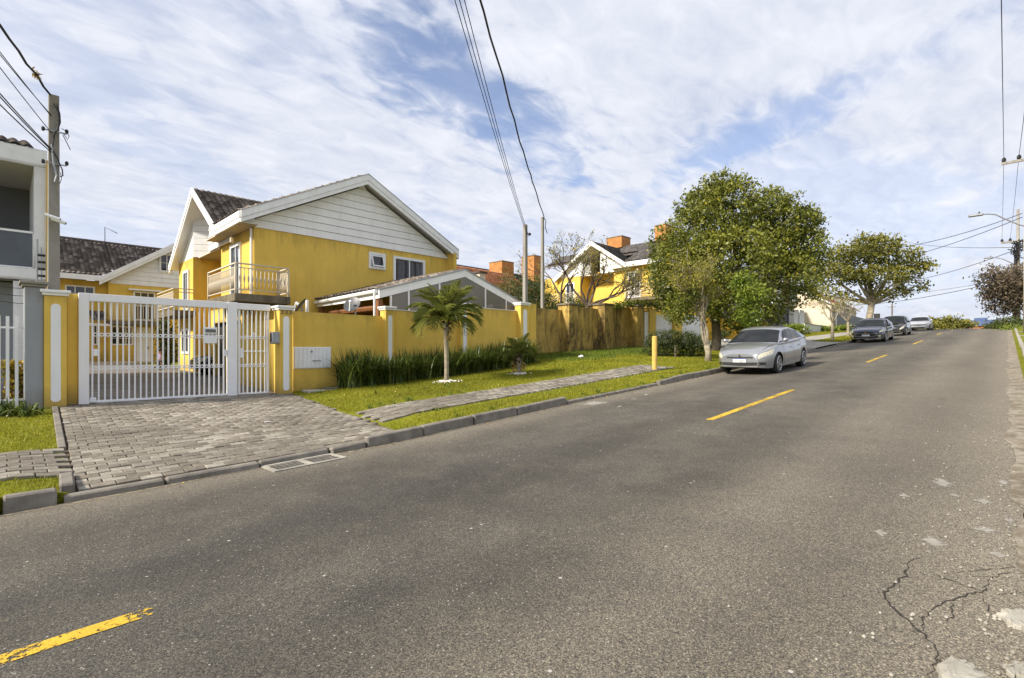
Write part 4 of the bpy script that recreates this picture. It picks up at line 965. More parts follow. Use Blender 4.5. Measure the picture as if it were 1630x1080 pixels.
def house_one(label):
    H = thing('yellow_house', (10.8, 19.5, .45), label, 'house')
    X0, X1, YF, ZE = 6.45, 15.35, 19.5, 6.13
    MB().box(X0, X1, YF, 23.4, .2, ZE+.2).build('wall', 'yellow', H)
    MB().box(7.6, X1-.002, 23.402, 32, .2, ZE+.2).build('wall', 'yellow', H)
    bay = MB().box(6.2, 7.598, 26.7, 29.3, .2, 5.94).build('bay_wall', 'yellow', H)
    MB().box(X1-.05, X1+.12, 18.98, YF-.002, 2.6, 6.35).build('side_fin', 'yellow', H)
    # roof
    RX, RZ, EX0, EX1, EZ = 10.75, 8.98, 5.86, 15.62, 6.50
    m0 = (RZ-EZ)/(RX-EX0); m1 = (RZ-EZ)/(EX1-RX); Y0, Y1 = 18.98, 32.4
    YS = 22.15; XH = 8.3; ZH = EZ+(XH-EX0)*m0
    rf = MB().prism_y([(EX0, EZ-.02), (RX, RZ-.02), (EX1, EZ-.02), (EX1, EZ-.16), (RX, RZ-.18), (EX0, EZ-.16)], Y0+.06, YS).build('roof', 'trim_white', H)
    MB().prism_y([(XH, ZH-.02), (RX, RZ-.02), (EX1, EZ-.02), (EX1, EZ-.16), (RX, RZ-.18), (XH, ZH-.16)], YS+.002, Y1).build('rear_slope', 'tile_brown', rf)
    tile_sheet((EX0-.03, YS, EZ-.02), (0, Y0+.1-YS, 0), (RX-EX0+.03, 0, RZ-EZ), 13, 16, .0, 'tiles_brown', rf)
    tile_sheet((XH, Y1, ZH-.02), (0, YS-Y1, 0), (RX-XH, 0, RZ-ZH), 42, 8, .0, 'tiles_brown', rf)
    tile_sheet((EX1+.03, Y0+.1, EZ-.02), (0, Y1-Y0-.1, 0), (RX-EX1-.03, 0, RZ-EZ), 54, 16, .0, 'tiles_brown', rf)
    for o_ in [rf]+list(rf.children):
        if o_.name.startswith('roof') and not o_.name.startswith('roof_tiles'): fix_up(o_)
    # rake boards: wide upper, narrow lower standing behind it
    for (xa, za, xb, zb2) in ((EX0, EZ, RX, RZ), (RX, RZ, EX1, EZ)):
        MB().prism_y([(xa, za-.22), (xb, zb2-.22), (xb, zb2+.03), (xa, za+.03)], Y0, Y0+.058).build('rake_board', 'trim_white', rf)
        MB().prism_y([(xa, za-.38), (xb, zb2-.38), (xb, zb2-.225), (xa, za-.225)], Y0+.025, Y0+.08).build('rake_board', 'trim_white', rf)
        MB().prism_y([(xa, za+.031), (xb, zb2+.031), (xb, zb2+.052), (xa, za+.052)], Y0-.02, Y0+.1).build('drip_edge', 'metal_grey', rf)
    MB().box(EX0-.05, EX0+.02, Y0+.06, 22.1, EZ-.20, EZ+.02).build('fascia', 'trim_white', rf); MB().box(EX0-.03, EX0+.03, Y0+.09, 22.1, EZ-.36, EZ-.203).build('fascia', 'trim_white', rf)
    MB().box(EX0+.03, X0+.0, Y0+.1, 23.4, EZ-.37, EZ-.34).build('soffit', 'cream', rf)
    MB().box(EX1-.02, EX1+.05, Y0+.06, Y1, EZ-.38, EZ+.02).build('fascia', 'trim_white', rf)
    MB().prism_y([(EX0+.06, EZ-.335), (X0-.01, EZ-.335), (X0-.01, EZ-.19+(X0-.01-EX0)*m0), (EX0+.06, EZ-.19)], Y0+.44, Y0+.48).build('eave_filler', 'trim_white', rf)  # filler panel added to stop sun leaking onto the siding
    # siding of the street gable
    nb = 9; h = .295
    def ext(z):
        o = .40
        return max(X0-.05, EX0+(z+o-EZ)/m0), min(X1+.02, EX1-(z+o-EZ)/m1)
    for k in range(nb): clip_board(H, 'siding_board', 'siding', ext, ZE+k*h, ZE+(k+1)*h, 'y', YF-.002)
    MB().prism_y([(X0+.1, ZE+.22), (X1-.1, ZE+.22), (RX, RZ-.42)], YF, YF+.12).build('gable_wall', 'dark', H)
    # cross gable towards the yard
    GX, AY, AZ_, FY, FZ, LY, LZ = 5.80, 25.3, 8.72, 22.0, 6.50, 29.6, 5.80
    cg = MB().prism_x([(FY, FZ-.03), (AY, AZ_-.03), (LY, LZ-.03), (LY, LZ-.16), (AY, AZ_-.2), (FY, FZ-.16)], GX+.07, 10.9).build('cross_roof', 'trim_white', H)
    fix_up(cg)
    tile_sheet((GX+.08, FY, FZ-.03), (5.2, 0, 0), (0, AY-FY, AZ_-FZ), 22, 11, .0, 'tiles_brown', cg)
    tile_sheet((11, LY, LZ-.03), (GX+.08-11, 0, 0), (0, AY-LY, AZ_-LZ), 22, 14, .0, 'tiles_brown', cg)
    for (ya, za, yb, zb2) in ((FY, FZ, AY, AZ_), (AY, AZ_, LY, LZ)):
        MB().prism_x([(ya, za-.2), (yb, zb2-.2), (yb, zb2+.03), (ya, za+.03)], GX, GX+.06).build('rake_board', 'trim_white', cg)
        MB().prism_x([(ya, za-.34), (yb, zb2-.34), (yb, zb2-.203), (ya, za-.203)], GX+.03, GX+.09).build('rake_board', 'trim_white', cg)
    s1 = (AZ_-FZ)/(AY-FY); s2 = (AZ_-LZ)/(LY-AY)
    def extx(z): return max(21.9, FY+(z+.25-FZ)/s1), 24.7
    for k in range(8): clip_board(H, 'siding_board', 'siding', extx, 5.95+k*.295, 5.95+(k+1)*.295, 'x', 6.37)
    MB().prism_x([(21.95, 6.0), (24.66, 6.0), (24.66, 8.0), (22.4, 6.5)], 6.372, 6.5).build('gable_wall', 'cream', H)
    MB().box(6.38, 7.6, 23.402, 26.69, 5.90, 5.949).build('soffit', 'cream', H)
    for k in range(8):  # angle of these boards exaggerated so that they catch the sun
        z_ = 5.95+k*.295; MB().prism_z([(6.2-.012, 26.69-.01), (6.95, 26.07), (6.99, 26.12), (6.24, 26.74)], z_, z_+.283).build('siding_board', 'siding', H)
    MB().prism_z([(6.23, 26.73), (6.97, 26.12), (7.5, 26.3), (7.5, 26.9), (6.3, 26.9)], 5.95, 7.9).build('gable_wall', 'cream', H)
    MB().prism_x([(26.72, 5.96), (29.2, 5.96), (29.0, 6.1), (26.72, 7.62)], 6.22, 7.6).build('gable_wall', 'siding', H)
    # openings
    w1 = window(H, 11.05, 11.85, 5.17, 5.88, YF, .10, 0)
    sash = MB()   # tilted-out awning sash
    for a, b, c, d in ((11.16, 11.74, 0, .05), (11.16, 11.74, .46, .51), (11.16, 11.21, .05, .46), (11.69, 11.74, .05, .46)):
        sash.box(a, b, -.02, .02, c, d)
    o = sash.mesh('sash'); o.transform(Matrix.Translation(Vector((0, YF-.19, 5.27))-ORG[H.name]) @ Matrix.Rotation(R(-16), 4, 'X')); link('sash', o, 'trim_white', w1)
    window(H, 12.25, 13.95, 4.35, 5.87, YF, .11, 1, curtain=True)
    d1 = window(H, 20.85, 22.05, 3.62, 5.80, X0, .12, 1, 'glass_blue', 'x', name='balcony_door')
    window(H, 27.3, 28.3, 3.55, 5.45, 6.2, .12, 1, 'glass_blue', 'x', name='balcony_door')
    MB().tube([(6.39, 19.62, .5), (6.39, 19.62, 6.1)], .045, 8).build('downpipe', 'white_paint', H)
    ln = MB().tube([(6.15, 21.0, 6.13), (6.15, 21.0, 5.95)], .012, 5).build('lantern', 'cream', H); MB().lathe([(.05, 0), (.075, .03), (.07, .2), (.03, .24)], (6.15, 21.0, 5.72), 8).build('shade', 'cream', ln)
    # balcony
    bal = MB().prism_z([(5.5, 18.5), (7.36, 18.5), (7.36, 19.498), (6.448, 19.498), (6.448, 21.8), (5.5, 21.8)], 3.3, 3.58).build('balcony_slab', 'slab_dirty', H, bev=.015)
    zt_ = 4.60; path = [(5.56, 21.75), (5.56, 18.56), (7.30, 18.56), (7.30, 19.45)]
    for (a, b) in zip(path, path[1:]):
        MB().bar((*a, zt_), (*b, zt_), .06, .045).build('handrail', 'cream', H); MB().bar((*a, zt_-.14), (*b, zt_-.14), .03, .03).build('rail', 'cream', H); MB().bar((*a, 3.72), (*b, 3.72), .04, .035).build('rail', 'cream', H)
    bme = MB().lathe([(.014, 0), (.014, .22), (.034, .34), (.036, .40), (.014, .50), (.014, .72)], (0, 0, 0), 6).mesh('baluster', smooth=True); bme.materials.append(MATS['cream'])
    for (a, b) in zip(path, path[1:]):
        L = math.dist(a, b); n = int(L/.125)
        for k in range(1, n):
            t = k/n; o = bpy.data.objects.new('baluster', bme); COL.objects.link(o); o.parent = H; o.location = Vector((a[0]+(b[0]-a[0])*t, a[1]+(b[1]-a[1])*t, 3.735))-ORG[H.name]
    for q in path: MB().box(q[0]-.03, q[0]+.03, q[1]-.03, q[1]+.03, 3.581, zt_-.0225).build('newel', 'cream', H)
    # bay balcony
    MB().box(5.3, 6.198, 26.2, 29.6, 3.2, 3.45).build('balcony_slab', 'slab_dirty', H)
    for z in (4.4, 4.25, 3.6): MB().bar((5.35, 26.25, z), (5.35, 29.55, z), .04, .04).build('rail', 'cream', H); MB().bar((5.35, 26.25, z), (6.19, 26.25, z), .04, .04).build('rail', 'cream', H)
    for k in range(26):
        o = bpy.data.objects.new('baluster', bme); COL.objects.link(o); o.parent = H; o.location = Vector((5.35, 26.3+k*.125, 3.55))-ORG[H.name]
    # ground floor on the yard side: dark garage mouths, columns, beam
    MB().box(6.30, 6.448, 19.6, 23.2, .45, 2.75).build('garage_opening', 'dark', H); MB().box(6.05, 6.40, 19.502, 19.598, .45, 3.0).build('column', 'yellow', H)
    MB().box(6.12, 6.46, 23.2, 23.6, .45, 3.3).build('column', 'yellow', H); MB().box(6.10, 6.29, 19.6, 23.19, 2.75, 3.29).build('lintel', 'yellow', H)
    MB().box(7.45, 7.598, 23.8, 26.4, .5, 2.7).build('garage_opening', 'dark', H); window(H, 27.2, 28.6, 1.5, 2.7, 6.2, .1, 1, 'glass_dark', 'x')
    return H
H1 = house_one('large yellow house with white lap-siding gable and corner balcony by the driveway')
H3 = copy_tree(H1, None, (29.5, 0, 2.3)); H3['label'] = 'yellow house with dark roof and orange tank boxes half hidden by the big tree'
for (ya, yb, za, zb2) in ((24.9, 26.5, 11.1, 12.1), (20.6, 21.6, 11.1, 12.4)):
    MB().box(39.5, 41.0, ya, yb, za, zb2).build('tank_box', 'brick_orange', H3); MB().box(39.45, 41.05, ya-.05, yb+.05, zb2+.001, zb2+.07).build('tank_box_lid', 'concrete', H3)
for ch in H3.children_recursive:
    if ch.name.startswith('roof_tiles'): ch.data = ch.data.copy(); ch.data.materials.clear(); ch.data.materials.append(MATS['tiles_dark'])

# back house across the yard
def house_two():
    Yb = 40.0; H = thing('back_house', (6, Yb, .84), 'yellow back house with brown tiled roof seen above the sliding gate', 'house')
    MB().box(4.71, 13, Yb, 50, .6, 6.4).build('wall', 'yellow', H); MB().box(-2, 4.708, Yb+.5, 50, .6, 6.0).build('wall', 'yellow', H)
    # main roof
    e = (-2.5, Yb-.5, 6.25); rf = MB().prism_x([(Yb-.45, 6.2), (44.2, 9.0), (49, 6.2), (49, 6.05), (44.2, 8.8), (Yb-.45, 6.05)], -2.5, 4.35).build('roof', 'tile_brown', H)
    tile_sheet((-2.5, Yb-.5, 6.2), (6.85, 0, 0), (0, 4.75, 2.82), 29, 13, .0, 'tiles_brown', rf)
    tile_sheet((4.35, 39.5, 6.2), (.55, 0, 0), (0, 1.2, .715), 2, 4, .0, 'tiles_brown', rf)
    tile_sheet((4.35, 40.2, 6.60), (4.65, 0, 0), (0, 4.05, 2.42), 20, 11, .0, 'tiles_brown', rf)
    MB().tube([(-2.5, 44.2, 9.06), (9, 44.2, 9.06)], .13, 8).build('ridge_tiles', 'tile_brown', rf)
    MB().box(-2.5, 4.3, Yb-.56, Yb-.5, 5.92, 6.24).build('fascia', 'trim_white', rf)
    # gable
    gx0, gz0, ax, az = 4.2, 5.95, 8.75, 9.1; gx1 = 13.3
    m = (az-gz0)/(ax-gx0)
    for (xa, za, xb, zb2) in ((gx0, gz0, ax, az), (ax, az, gx1, gz0)):
        MB().prism_y([(xa, za-.1), (xb, zb2-.1), (xb, zb2+.18), (xa, za+.18)], Yb-.62, Yb-.5).build('rake_board', 'trim_white', rf); MB().prism_y([(xa, za-.28), (xb, zb2-.28), (xb, zb2-.103), (xa, za-.103)], Yb-.58, Yb-.48).build('rake_board', 'trim_white', rf)
        MB().prism_y([(xa, za+.1), (xb, zb2+.1), (xb, zb2+.17), (xa, za+.17)], Yb-.5, 46).build('gable_roof', 'tile_brown', rf)
    def ext(z): return max(4.71, gx0+(z+.25-gz0)/m), min(13, gx1-(z+.25-gz0)/m)
    for k in range(9): clip_board(H, 'siding_board', 'siding', ext, 5.88+k*.3, 5.88+(k+1)*.3, 'y', Yb-.002)
    MB().prism_y([(4.8, 6.2), (12.9, 6.2), (ax, az-.35)], Yb, Yb+.1).build('gable_wall', 'siding', H)
    window(H, PY(253, 0, Yb).x, PY(277, 0, Yb).x, PY(265, 434, Yb).z, PY(265, 405, Yb).z, Yb-.06, .1, 1, bars=1)
    def pw(u0, u1, v0_, v1_, y, **k): window(H, PY(u0, 0, y).x, PY(u1, 0, y).x, PY((u0+u1)/2, v1_, y).z, PY((u0+u1)/2, v0_, y).z, y, **k)
    pw(103, 151, 455, 480, Yb+.5, mull=2, bars=1); pw(212, 247, 465, 511, Yb, mull=2, bars=1); pw(176, 212, 519, 550, Yb, mull=2, bars=2); pw(147, 156, 517, 550, Yb+.5, mull=0)
    a, b = PY(217, 571, Yb), PY(240, 522, Yb); d = MB().box(a.x, b.x, Yb-.06, Yb-.002, .84, b.z).build('door', 'white_paint', H); MB().box(b.x-.2, b.x-.12, Yb-.1, Yb-.062, 1.75, 1.95).build('handle', 'metal_grey', d)
    MB().box(PY(204, 0, Yb).x, PY(256, 0, Yb).x, Yb-.35, Yb-.002, PY(230, 464, Yb).z, PY(230, 462, Yb).z).build('window_hood', 'trim_white', H)
    # upstairs balcony
    x0, x1 = PY(172, 0, Yb-1).x, PY(268, 0, Yb-1).x; zs = PY(200, 511, Yb-1).z; zr = PY(200, 485, Yb-1).z
    MB().box(x0, x1, Yb-1.1, Yb-.003, zs-.25, zs).build('balcony_slab', 'slab_dirty', H)
    for z in (zs+.12, zr): MB().bar((x0, Yb-1.05, z), (x1, Yb-1.05, z), .05, .05).build('rail', 'cream', H)
    mb = MB()
    for xx in np.arange(x0+.06, x1, .14): mb.box(xx-.02, xx+.02, Yb-1.07, Yb-1.03, zs+.1, zr)
    tag(mb.build('balusters', 'cream', H), kind='stuff')
    # small porch roof at the left, pale step
    tile_sheet((PY(147, 0, 38.5).x, 38.7, PY(150, 513, 38.7).z), (PY(172, 0, 38.5).x-PY(147, 0, 38.5).x, 0, 0), (0, 1.7, .75), 5, 5, .0, 'tiles_brown', H, 'porch_tiles')
    MB().box(1.5, 4.7, 38.9, 39.0, 3.15, 3.3).build('porch_beam', 'trim_white', H)
    MB().box(2, 8.6, Yb-.5, Yb-.004, .7, .98).build('step', 'cream', H)
    # roof aerial
    pz_ = PY(167, 397, 43)
    MB().tube([PY(167, 395, 43), PY(167, 362, 43), PY(187, 372, 43)], .025, 6).build('aerial', 'cable', H)
    return H
H2 = house_two()

# modern neighbour at the left edge
def neighbour():
    Y = 16.5; H = thing('neighbour_house', (-3, Y, .4), 'white and grey modern house with glass balcony at the left edge', 'house')
    z = lambda u, v: PY(u, v, Y).z; x = lambda u: PY(u, 0, Y).x
    MB().box(-9, x(75), Y+2.6, 28, .2, 6.3).build('wall', 'mid_grey', H)
    MB().box(-9, x(75), Y, Y+2.6, z(60, 266), z(75, 241)).build('beam', 'white_wall', H)
    MB().box(-9, x(54)-.002, Y+.05, Y+2.58, z(30, 262)+.12, z(30, 262)+.16).build('soffit', 'white_wall', H)
    MB().box(x(54), x(75), Y+.002, Y+2.6, z(60, 428), z(60, 266)-.001).build('column', 'white_wall', H)
    MB().box(-9, x(75), Y-.0, Y+2.58, z(60, 447), z(60, 428)-.002).build('balcony_slab', 'white_wall', H)
    MB().box(x(21), x(38), Y+.02, Y+2.5, .2, z(30, 447)-.002).build('column', 'white_wall', H); MB().box(-9, x(21)-.002, Y+.6, Y+2.5, .2, z(30, 447)-.003).build('lower_wall', 'grey_wall', H); MB().box(x(38)+.002, x(75), Y+.3, Y+2.5, .2, z(30, 447)-.003).build('lower_wall', 'white_wall', H)
    MB().box(-3, -.5, Y+.55, Y+.598, 1.0, 2.1).build('garage_panel', 'grey_wall', H)
    MB().box(-9, x(52), Y+.06, Y+.085, z(25, 424), z(25, 369)).build('glass_balustrade', 'glass_pane', H)
    MB().bar((-9, Y+.07, z(25, 367)), (x(53), Y+.07, z(25, 367)), .06, .05).build('handrail', 'white_paint', H); MB().bar((-9, Y+.07, z(25, 425)), (x(53), Y+.07, z(25, 425)), .06, .05).build('rail', 'white_paint', H)
    MB().box(x(52)-.0, x(52)+.05, Y+.04, Y+.1, z(25, 423), z(25, 369)).build('glass_post', 'white_paint', H)
    zt_ = z(20, 236)+.10
    tile_sheet((-9, Y+.1, zt_-.05), (9+x(55), 0, 0), (0, 3, 1.0), 44, 8, .0, 'tiles_brown', H)
    MB().box(-9, x(55), Y+.5, Y+2.4, z(60, 266)+.05, zt_-.06).build('roof_base', 'white_wall', H)
    c = PY(42, 279, Y+1.2); cm = MB().lathe([(.02, .12), (.06, .07), (.07, 0), (.04, -.05)], c, 8).build('ceiling_camera', 'dark', H)
    p = PY(75.5, 300, Y-.05); MB().tube([(p.x, p.y, .6), (p.x, p.y, 6.2)], .03, 6).build('downpipe', 'post_yellow', H)
    return H
m, nt, b = new_mat('glass_pane'); b.inputs['Base Color'].default_value = (.03, .04, .05, 1); b.inputs['Roughness'].default_value = .04
_n = noise(nt, coords(nt), 2, 4); nt.links.new(ramp(nt, _n, [(.3, (.09, .11, .13)), (.7, (.13, .15, .17))]), b.inputs['Base Color']); b.inputs['Alpha'].default_value = .72
neighbour()
bc = thing('balcony_chair', (-.35, 17.2, 3.7), 'dark rounded wicker chair behind the glass balcony at the left edge', 'chair')
bcz = PY(0, 428, 16.5).z
MB().lathe([(.28, .40), (.36, .50), (.38, .62), (.30, .68)], (-.05, 17.3, bcz), 12).build('seat', 'wood', bc); MB().lathe([(.25, .03), (.06, .08), (.05, .30), (.22, .40)], (-.05, 17.3, bcz), 10).build('base', 'wood', bc)
MB().prism_z([(-.38, 17.45), (-.3, 17.62), (0.0, 17.7), (.28, 17.45), (.24, 17.44), (0, 17.62), (-.3, 17.5)], bcz+.62, bcz+.95).build('backrest', 'wood', bc)

# carport roof behind the wall
cp = thing('carport', (12, 15, .6), 'white fascia gabled carport with dark glazed gable behind the palm', 'carport')
ex0, ex1, axx, ez, az = 8.75, 15.75, 12.45, 3.62, 4.72; yc0, yc1 = 14.75, 19.44
for sgn, (xa, xb) in ((0, (ex0, axx)), (1, (ex1, axx))):
    MB().prism_y([(xa, ez-.26), (xb, az-.26), (xb, az), (xa, ez)], yc0, yc0+.07).build('rake_board', 'trim_white', cp)
    MB().prism_y([(xa, ez+.002), (xb, az+.002), (xb, az+.05), (xa, ez+.05)], yc0-.03, yc1).build('roof_deck', 'metal_grey', cp)
tile_sheet((ex0-.1, yc1, ez+.03), (0, yc0+.1-yc1, 0), (axx-ex0, 0, az-ez), 18, 10, -.075, 'tiles_brown', cp)
tile_sheet((ex1+.1, yc0+.1, ez+.03), (0, yc1-yc0-.1, 0), (axx-ex1, 0, az-ez), 18, 10, -.075, 'tiles_brown', cp)
MB().tube([(ex0-.06, yc0+.1, ez-.02), (ex0-.06, yc1+.0, ez-.10)], .07, 8).build('gutter', 'trim_white', cp); MB().box(ex0-.0, ex0+.06, yc0+.1, yc1, ez-.26, ez-.03).build('fascia', 'trim_white', cp)
m, nt, b = new_mat('gable_glass'); nt.links.new(ramp(nt, noise(nt, coords(nt), 1.2, 3), [(.3, (.15, .14, .11)), (.7, (.20, .185, .15))]), b.inputs['Base Color']); b.inputs['Roughness'].default_value = .12
xm = [ex0+.45, PY(651, 0, yc0).x, PY(700, 0, yc0).x, PY(773, 0, yc0).x, PY(806, 0, yc0).x, ex1-.15]
def rfz(x): return (ez+(x-ex0)/(axx-ex0)*(az-ez) if x < axx else az-(x-axx)/(ex1-axx)*(az-ez))-.27
for a, b_ in zip(xm, xm[1:]):
    poly = [(a+.03, 2.6), (b_-.03, 2.6), (b_-.03, rfz(b_))]+([(axx, rfz(axx))] if a < axx < b_ else [])+[(a+.03, rfz(a))]
    MB().prism_y(poly, yc0+.02, yc0+.04).build('pane', 'gable_glass', cp)
for a in xm: MB().box(a-.029, a+.029, yc0+.0, yc0+.06, 2.6, rfz(a)).build('mullion', 'trim_white', cp)
MB().box(ex0+.2, ex1-.1, yc0+.0, yc0+.1, 2.42, 2.59).build('sill_beam', 'trim_white', cp)
for xx, yy in ((ex0+.12, yc0+.2), (ex0+.12, yc1-.2), (ex1-.1, yc0+.2), (ex1-.1, yc1-.2)): MB().box(xx-.08, xx+.08, yy-.08, yy+.08, .5, ez-.27).build('post', 'wood' if xx < 10 else 'trim_white', cp)
MB().tube([(ex0+.35, yc0+.35, 3.12), (ex0+.35, yc1-.35, 3.12)], .13, 8).build('log_beam', 'wood', cp)
MB().box(ex0+.5, ex1-.4, yc1-1.2, yc1-1.1, .6, 3.2).build('back_wall', 'wood', cp)
MB().tube([(PY(596, 0, 14.6).x, 14.6, .8), (PY(596, 0, 14.6).x, 14.6, 3.55)], .035, 6).build('downpipe', 'white_paint', cp)
# satellite dishes on the wall
def dish(c, r, az_, el, label, foot):
    o = thing('satellite_dish', foot, label, 'satellite dish'); d = Vector((math.cos(el)*math.cos(az_), math.cos(el)*math.sin(az_), math.sin(el))); q = d.to_track_quat('Z', 'Y').to_matrix()
    mb = MB(); rows = 6; n = 20
    for t in (0, .012):
        base = len(mb.v)
        for i in range(rows+1):
            rr = r*i/rows; zz_ = .16*r*(i/rows)**2-t
            for k in range(n): a = 2*math.pi*k/n; mb.v.append(tuple(Vector(c)+q @ Vector((rr*math.cos(a), rr*math.sin(a)*1.08, zz_))))
        for i in range(rows):
            for k in range(n): k2 = (k+1) % n; f = (base+i*n+k, base+i*n+k2, base+(i+1)*n+k2, base+(i+1)*n+k); mb.f.append(f if t == 0 else f[::-1])
    mb.build('reflector', 'dish', o, smooth=True)
    top = Vector(c)-d*.06; MB().tube([foot, (foot[0], foot[1], top.z-.1), top], .025, 6).build('mast', 'metal_grey', o)
    lo = Vector(c)+q @ Vector((0, -r*1.05, .16*r)); tip = Vector(c)+d*r*.75
    MB().tube([lo, lo.lerp(tip, .5)+Vector((0, 0, -.06)), tip], .014, 5).build('feed_arm', 'white_paint', o); MB().tube([tip, tip-d*.1], [.035, .045], 8).build('feed_horn', 'white_paint', o)
wt = A[2]
c = PY(561, 486, 14.15); dish(c, .26, R(215), R(35), 'grey satellite dish seen from behind on the yellow wall top', Vector((c.x+.08, 14.12, wt)))
c = PY(479, 488, 14.4); dish(c, .24, R(150), R(38), 'satellite dish seen edge-on behind the numbered pillar', Vector((c.x, 14.35, .5)))
tag(MB().tube([(PY(489, 0, 14.6).x, 14.6, .5), PY(489, 478, 14.6)], .05, 8).build('vent_pipe', 'white_paint', org=(PY(489, 0, 14.6).x, 14.6, .5)), 'short white pipe standing behind the wall near the numbered pillar', 'pipe')

# background houses
def gable_house(name, label, x0, x1, y0, y1, z0, ze, zr, wall, tiles, ridge='x', over=.4, nu=24, nv=9, wins=()):
    H = thing(name, ((x0+x1)/2, y0, z0), label, 'house')
    MB().box(x0, x1, y0, y1, z0, ze).build('wall', wall, H)
    if ridge == 'x':
        ym = (y0+y1)/2; rf = MB().prism_x([(y0-over, ze-.02), (ym, zr-.02), (y1+over, ze-.02), (y1+over, ze-.18), (ym, zr-.2), (y0-over, ze-.18)], x0-over, x1+over).build('roof', 'trim_white', H)
        MB().prism_x([(y0, ze+.0), (y1, ze+.0), (ym, zr-.2)], x0+.01, x1-.01).build('gable_wall', wall, H)
        tile_sheet((x0-over, y0-over, ze), (x1-x0+2*over, 0, 0), (0, ym-y0+over, zr-ze), nu, nv, .0, tiles, rf); tile_sheet((x1+over, y1+over, ze), (x0-x1-2*over, 0, 0), (0, ym-y1-over, zr-ze), nu, nv, .0, tiles, rf)
    else:
        xm_ = (x0+x1)/2; rf = MB().prism_y([(x0-over, ze-.02), (xm_, zr-.02), (x1+over, ze-.02), (x1+over, ze-.18), (xm_, zr-.2), (x0-over, ze-.18)], y0-over, y1+over).build('roof', 'trim_white', H)
        MB().prism_y([(x0, ze), (x1, ze), (xm_, zr-.2)], y0+.01, y1-.01).build('gable_wall', wall, H)
        tile_sheet((x0-over, y1+over, ze), (0, y0-y1-2*over, 0), (xm_-x0+over, 0, zr-ze), nu, nv, .0, tiles, rf); tile_sheet((x1+over, y0-over, ze), (0, y1-y0+2*over, 0), (xm_-x1-over, 0, zr-ze), nu, nv, .0, tiles, rf)
    for (a, b, c, d) in wins: window(H, a, b, c, d, y0, .1, 1)
    return H
HT = gable_house('terracotta_house', 'house with terracotta tiled roof behind the carport', 20.5, 31.5, 27.5, 36.5, 1.2, 5.9, 8.55, 'yellow', 'tiles_terra', nu=44, nv=14, wins=((23, 24.4, 3.6, 5.0),))
cz = PY(764, 436, 28.6); MB().box(cz.x-.3, cz.x+.3, 28.3, 28.9, 6.0, cz.z).build('chimney', 'cream', HT); MB().box(cz.x-.42, cz.x+.42, 28.18, 29.02, cz.z, cz.z+.12).build('chimney_cap', 'tile_brown', HT)
HD = gable_house('dark_roofed_house', 'house with dark grey roof and two orange tank boxes behind the terracotta roof', 33.5, 46, 37, 47, 1.8, 8.3, 10.9, 'yellow', 'tiles_dark', nu=40, nv=12)
for (u0, u1, v0_, v1_, y) in ((799, 818, 433, 419, 38.6), (850, 861, 434, 409, 39.5)):
    a, b = PY(u0, v0_, y), PY(u1, v1_, y); MB().box(a.x, b.x, y, y+2, a.z-1.2, b.z).build('tank_box', 'brick_orange', HD); MB().box(a.x-.05, b.x+.05, y-.05, y+2.05, b.z+.001, b.z+.07).build('tank_box_lid', 'concrete', HD)
# grey modern house up the street
GH = thing('grey_house', (47, 14.5, 3), 'grey and white modern house with dark screens behind the silver car', 'house')
def gb(name, u0, u1, v0_, v1_, y, d, mat, base=None):
    a, b = PY(u0, v0_, y), PY(u1, v1_, y); uc = (u0+u1)/2
    MB().box(a.x, b.x, y, y+d, base if base is not None else PY(uc, v0_, y).z, PY(uc, v1_, y).z).build(name, mat, GH)
gb('lower_wall', 1219, 1240, 530, 477, 15.6, 7, 'grey_wall', 2.2); gb('garage_screen', 1239, 1263.5, 525, 488, 15.2, 5, 'screen_grey', 2.4); gb('canopy', 1235, 1266, 487.5, 482, 14.9, 6, 'white_wall')
gb('gate_pier', 1264.5, 1270, 525, 495, 14.6, .5, 'white_wall', 2.6); gb('gate_pier', 1273, 1280, 525, 494, 14.6, .5, 'white_wall', 2.6); gb('upper_wall', 1237, 1253, 482, 457, 16.6, 6, 'white_wall'); gb('upper_wall', 1256, 1266, 484, 455, 16.4, 6, 'white_wall')
gb('chimney', 1253.2, 1257, 486, 449, 16.2, 1, 'wood'); gb('window', 1266.3, 1269, 482, 460, 16.4, .2, 'glass_blue'); gb('dark_door', 1219.5, 1228, 530, 505, 15.4, .15, 'dark', 2.4); gb('roof_slab', 1236, 1269, 456.5, 452, 16.0, 7, 'concrete')
MB().prism_y([(PY(1226, 0, 15.0).x, 2.9), (PY(1231, 0, 15).x, 2.9), (PY(1240.5, 0, 15).x, PY(1240, 501, 15).z), (PY(1236, 0, 15).x, PY(1236, 501, 15).z)], 14.9, 15.1).build('raking_strut', 'dark', GH)
CH = gable_house('cream_house', 'cream house with brown roof behind the grey modern house', 58, 68, 18.5, 28, 3, 7.6, 9.2, 'white_wall', 'tiles_terra', nu=20, nv=6, wins=((58, 59.5, 5.5, 7), (61, 62.5, 5.5, 7)))
for ya in (19.4, 22, 24.6): window(CH, ya, ya+1.3, 5.3, 6.7, 58, .1, 1, 'glass_dark', 'x')
BH = gable_house('brown_roofed_house', 'house with rusty brown roof behind the second tree', 70, 84, 15, 26, 3.5, 7.3, 10.4, 'cream', 'tiles_terra', nu=26, nv=10, wins=((72, 74, 5, 6.5),))
lw = thing('low_wall', (52, 13.6, 3.2), 'low white garden wall beyond the grey house', 'wall')
a = PY(1281, 0, 13.6).x; MB().box(a, a+12, 13.6, 13.8, 2.6, PY(1300, 518, 13.6).z).build('wall_panel', 'white_wall', lw); MB().box(a, a+12, 13.57, 13.83, PY(1300, 518, 13.6).z+.001, PY(1300, 518, 13.6).z+.05).build('coping', 'concrete', lw)
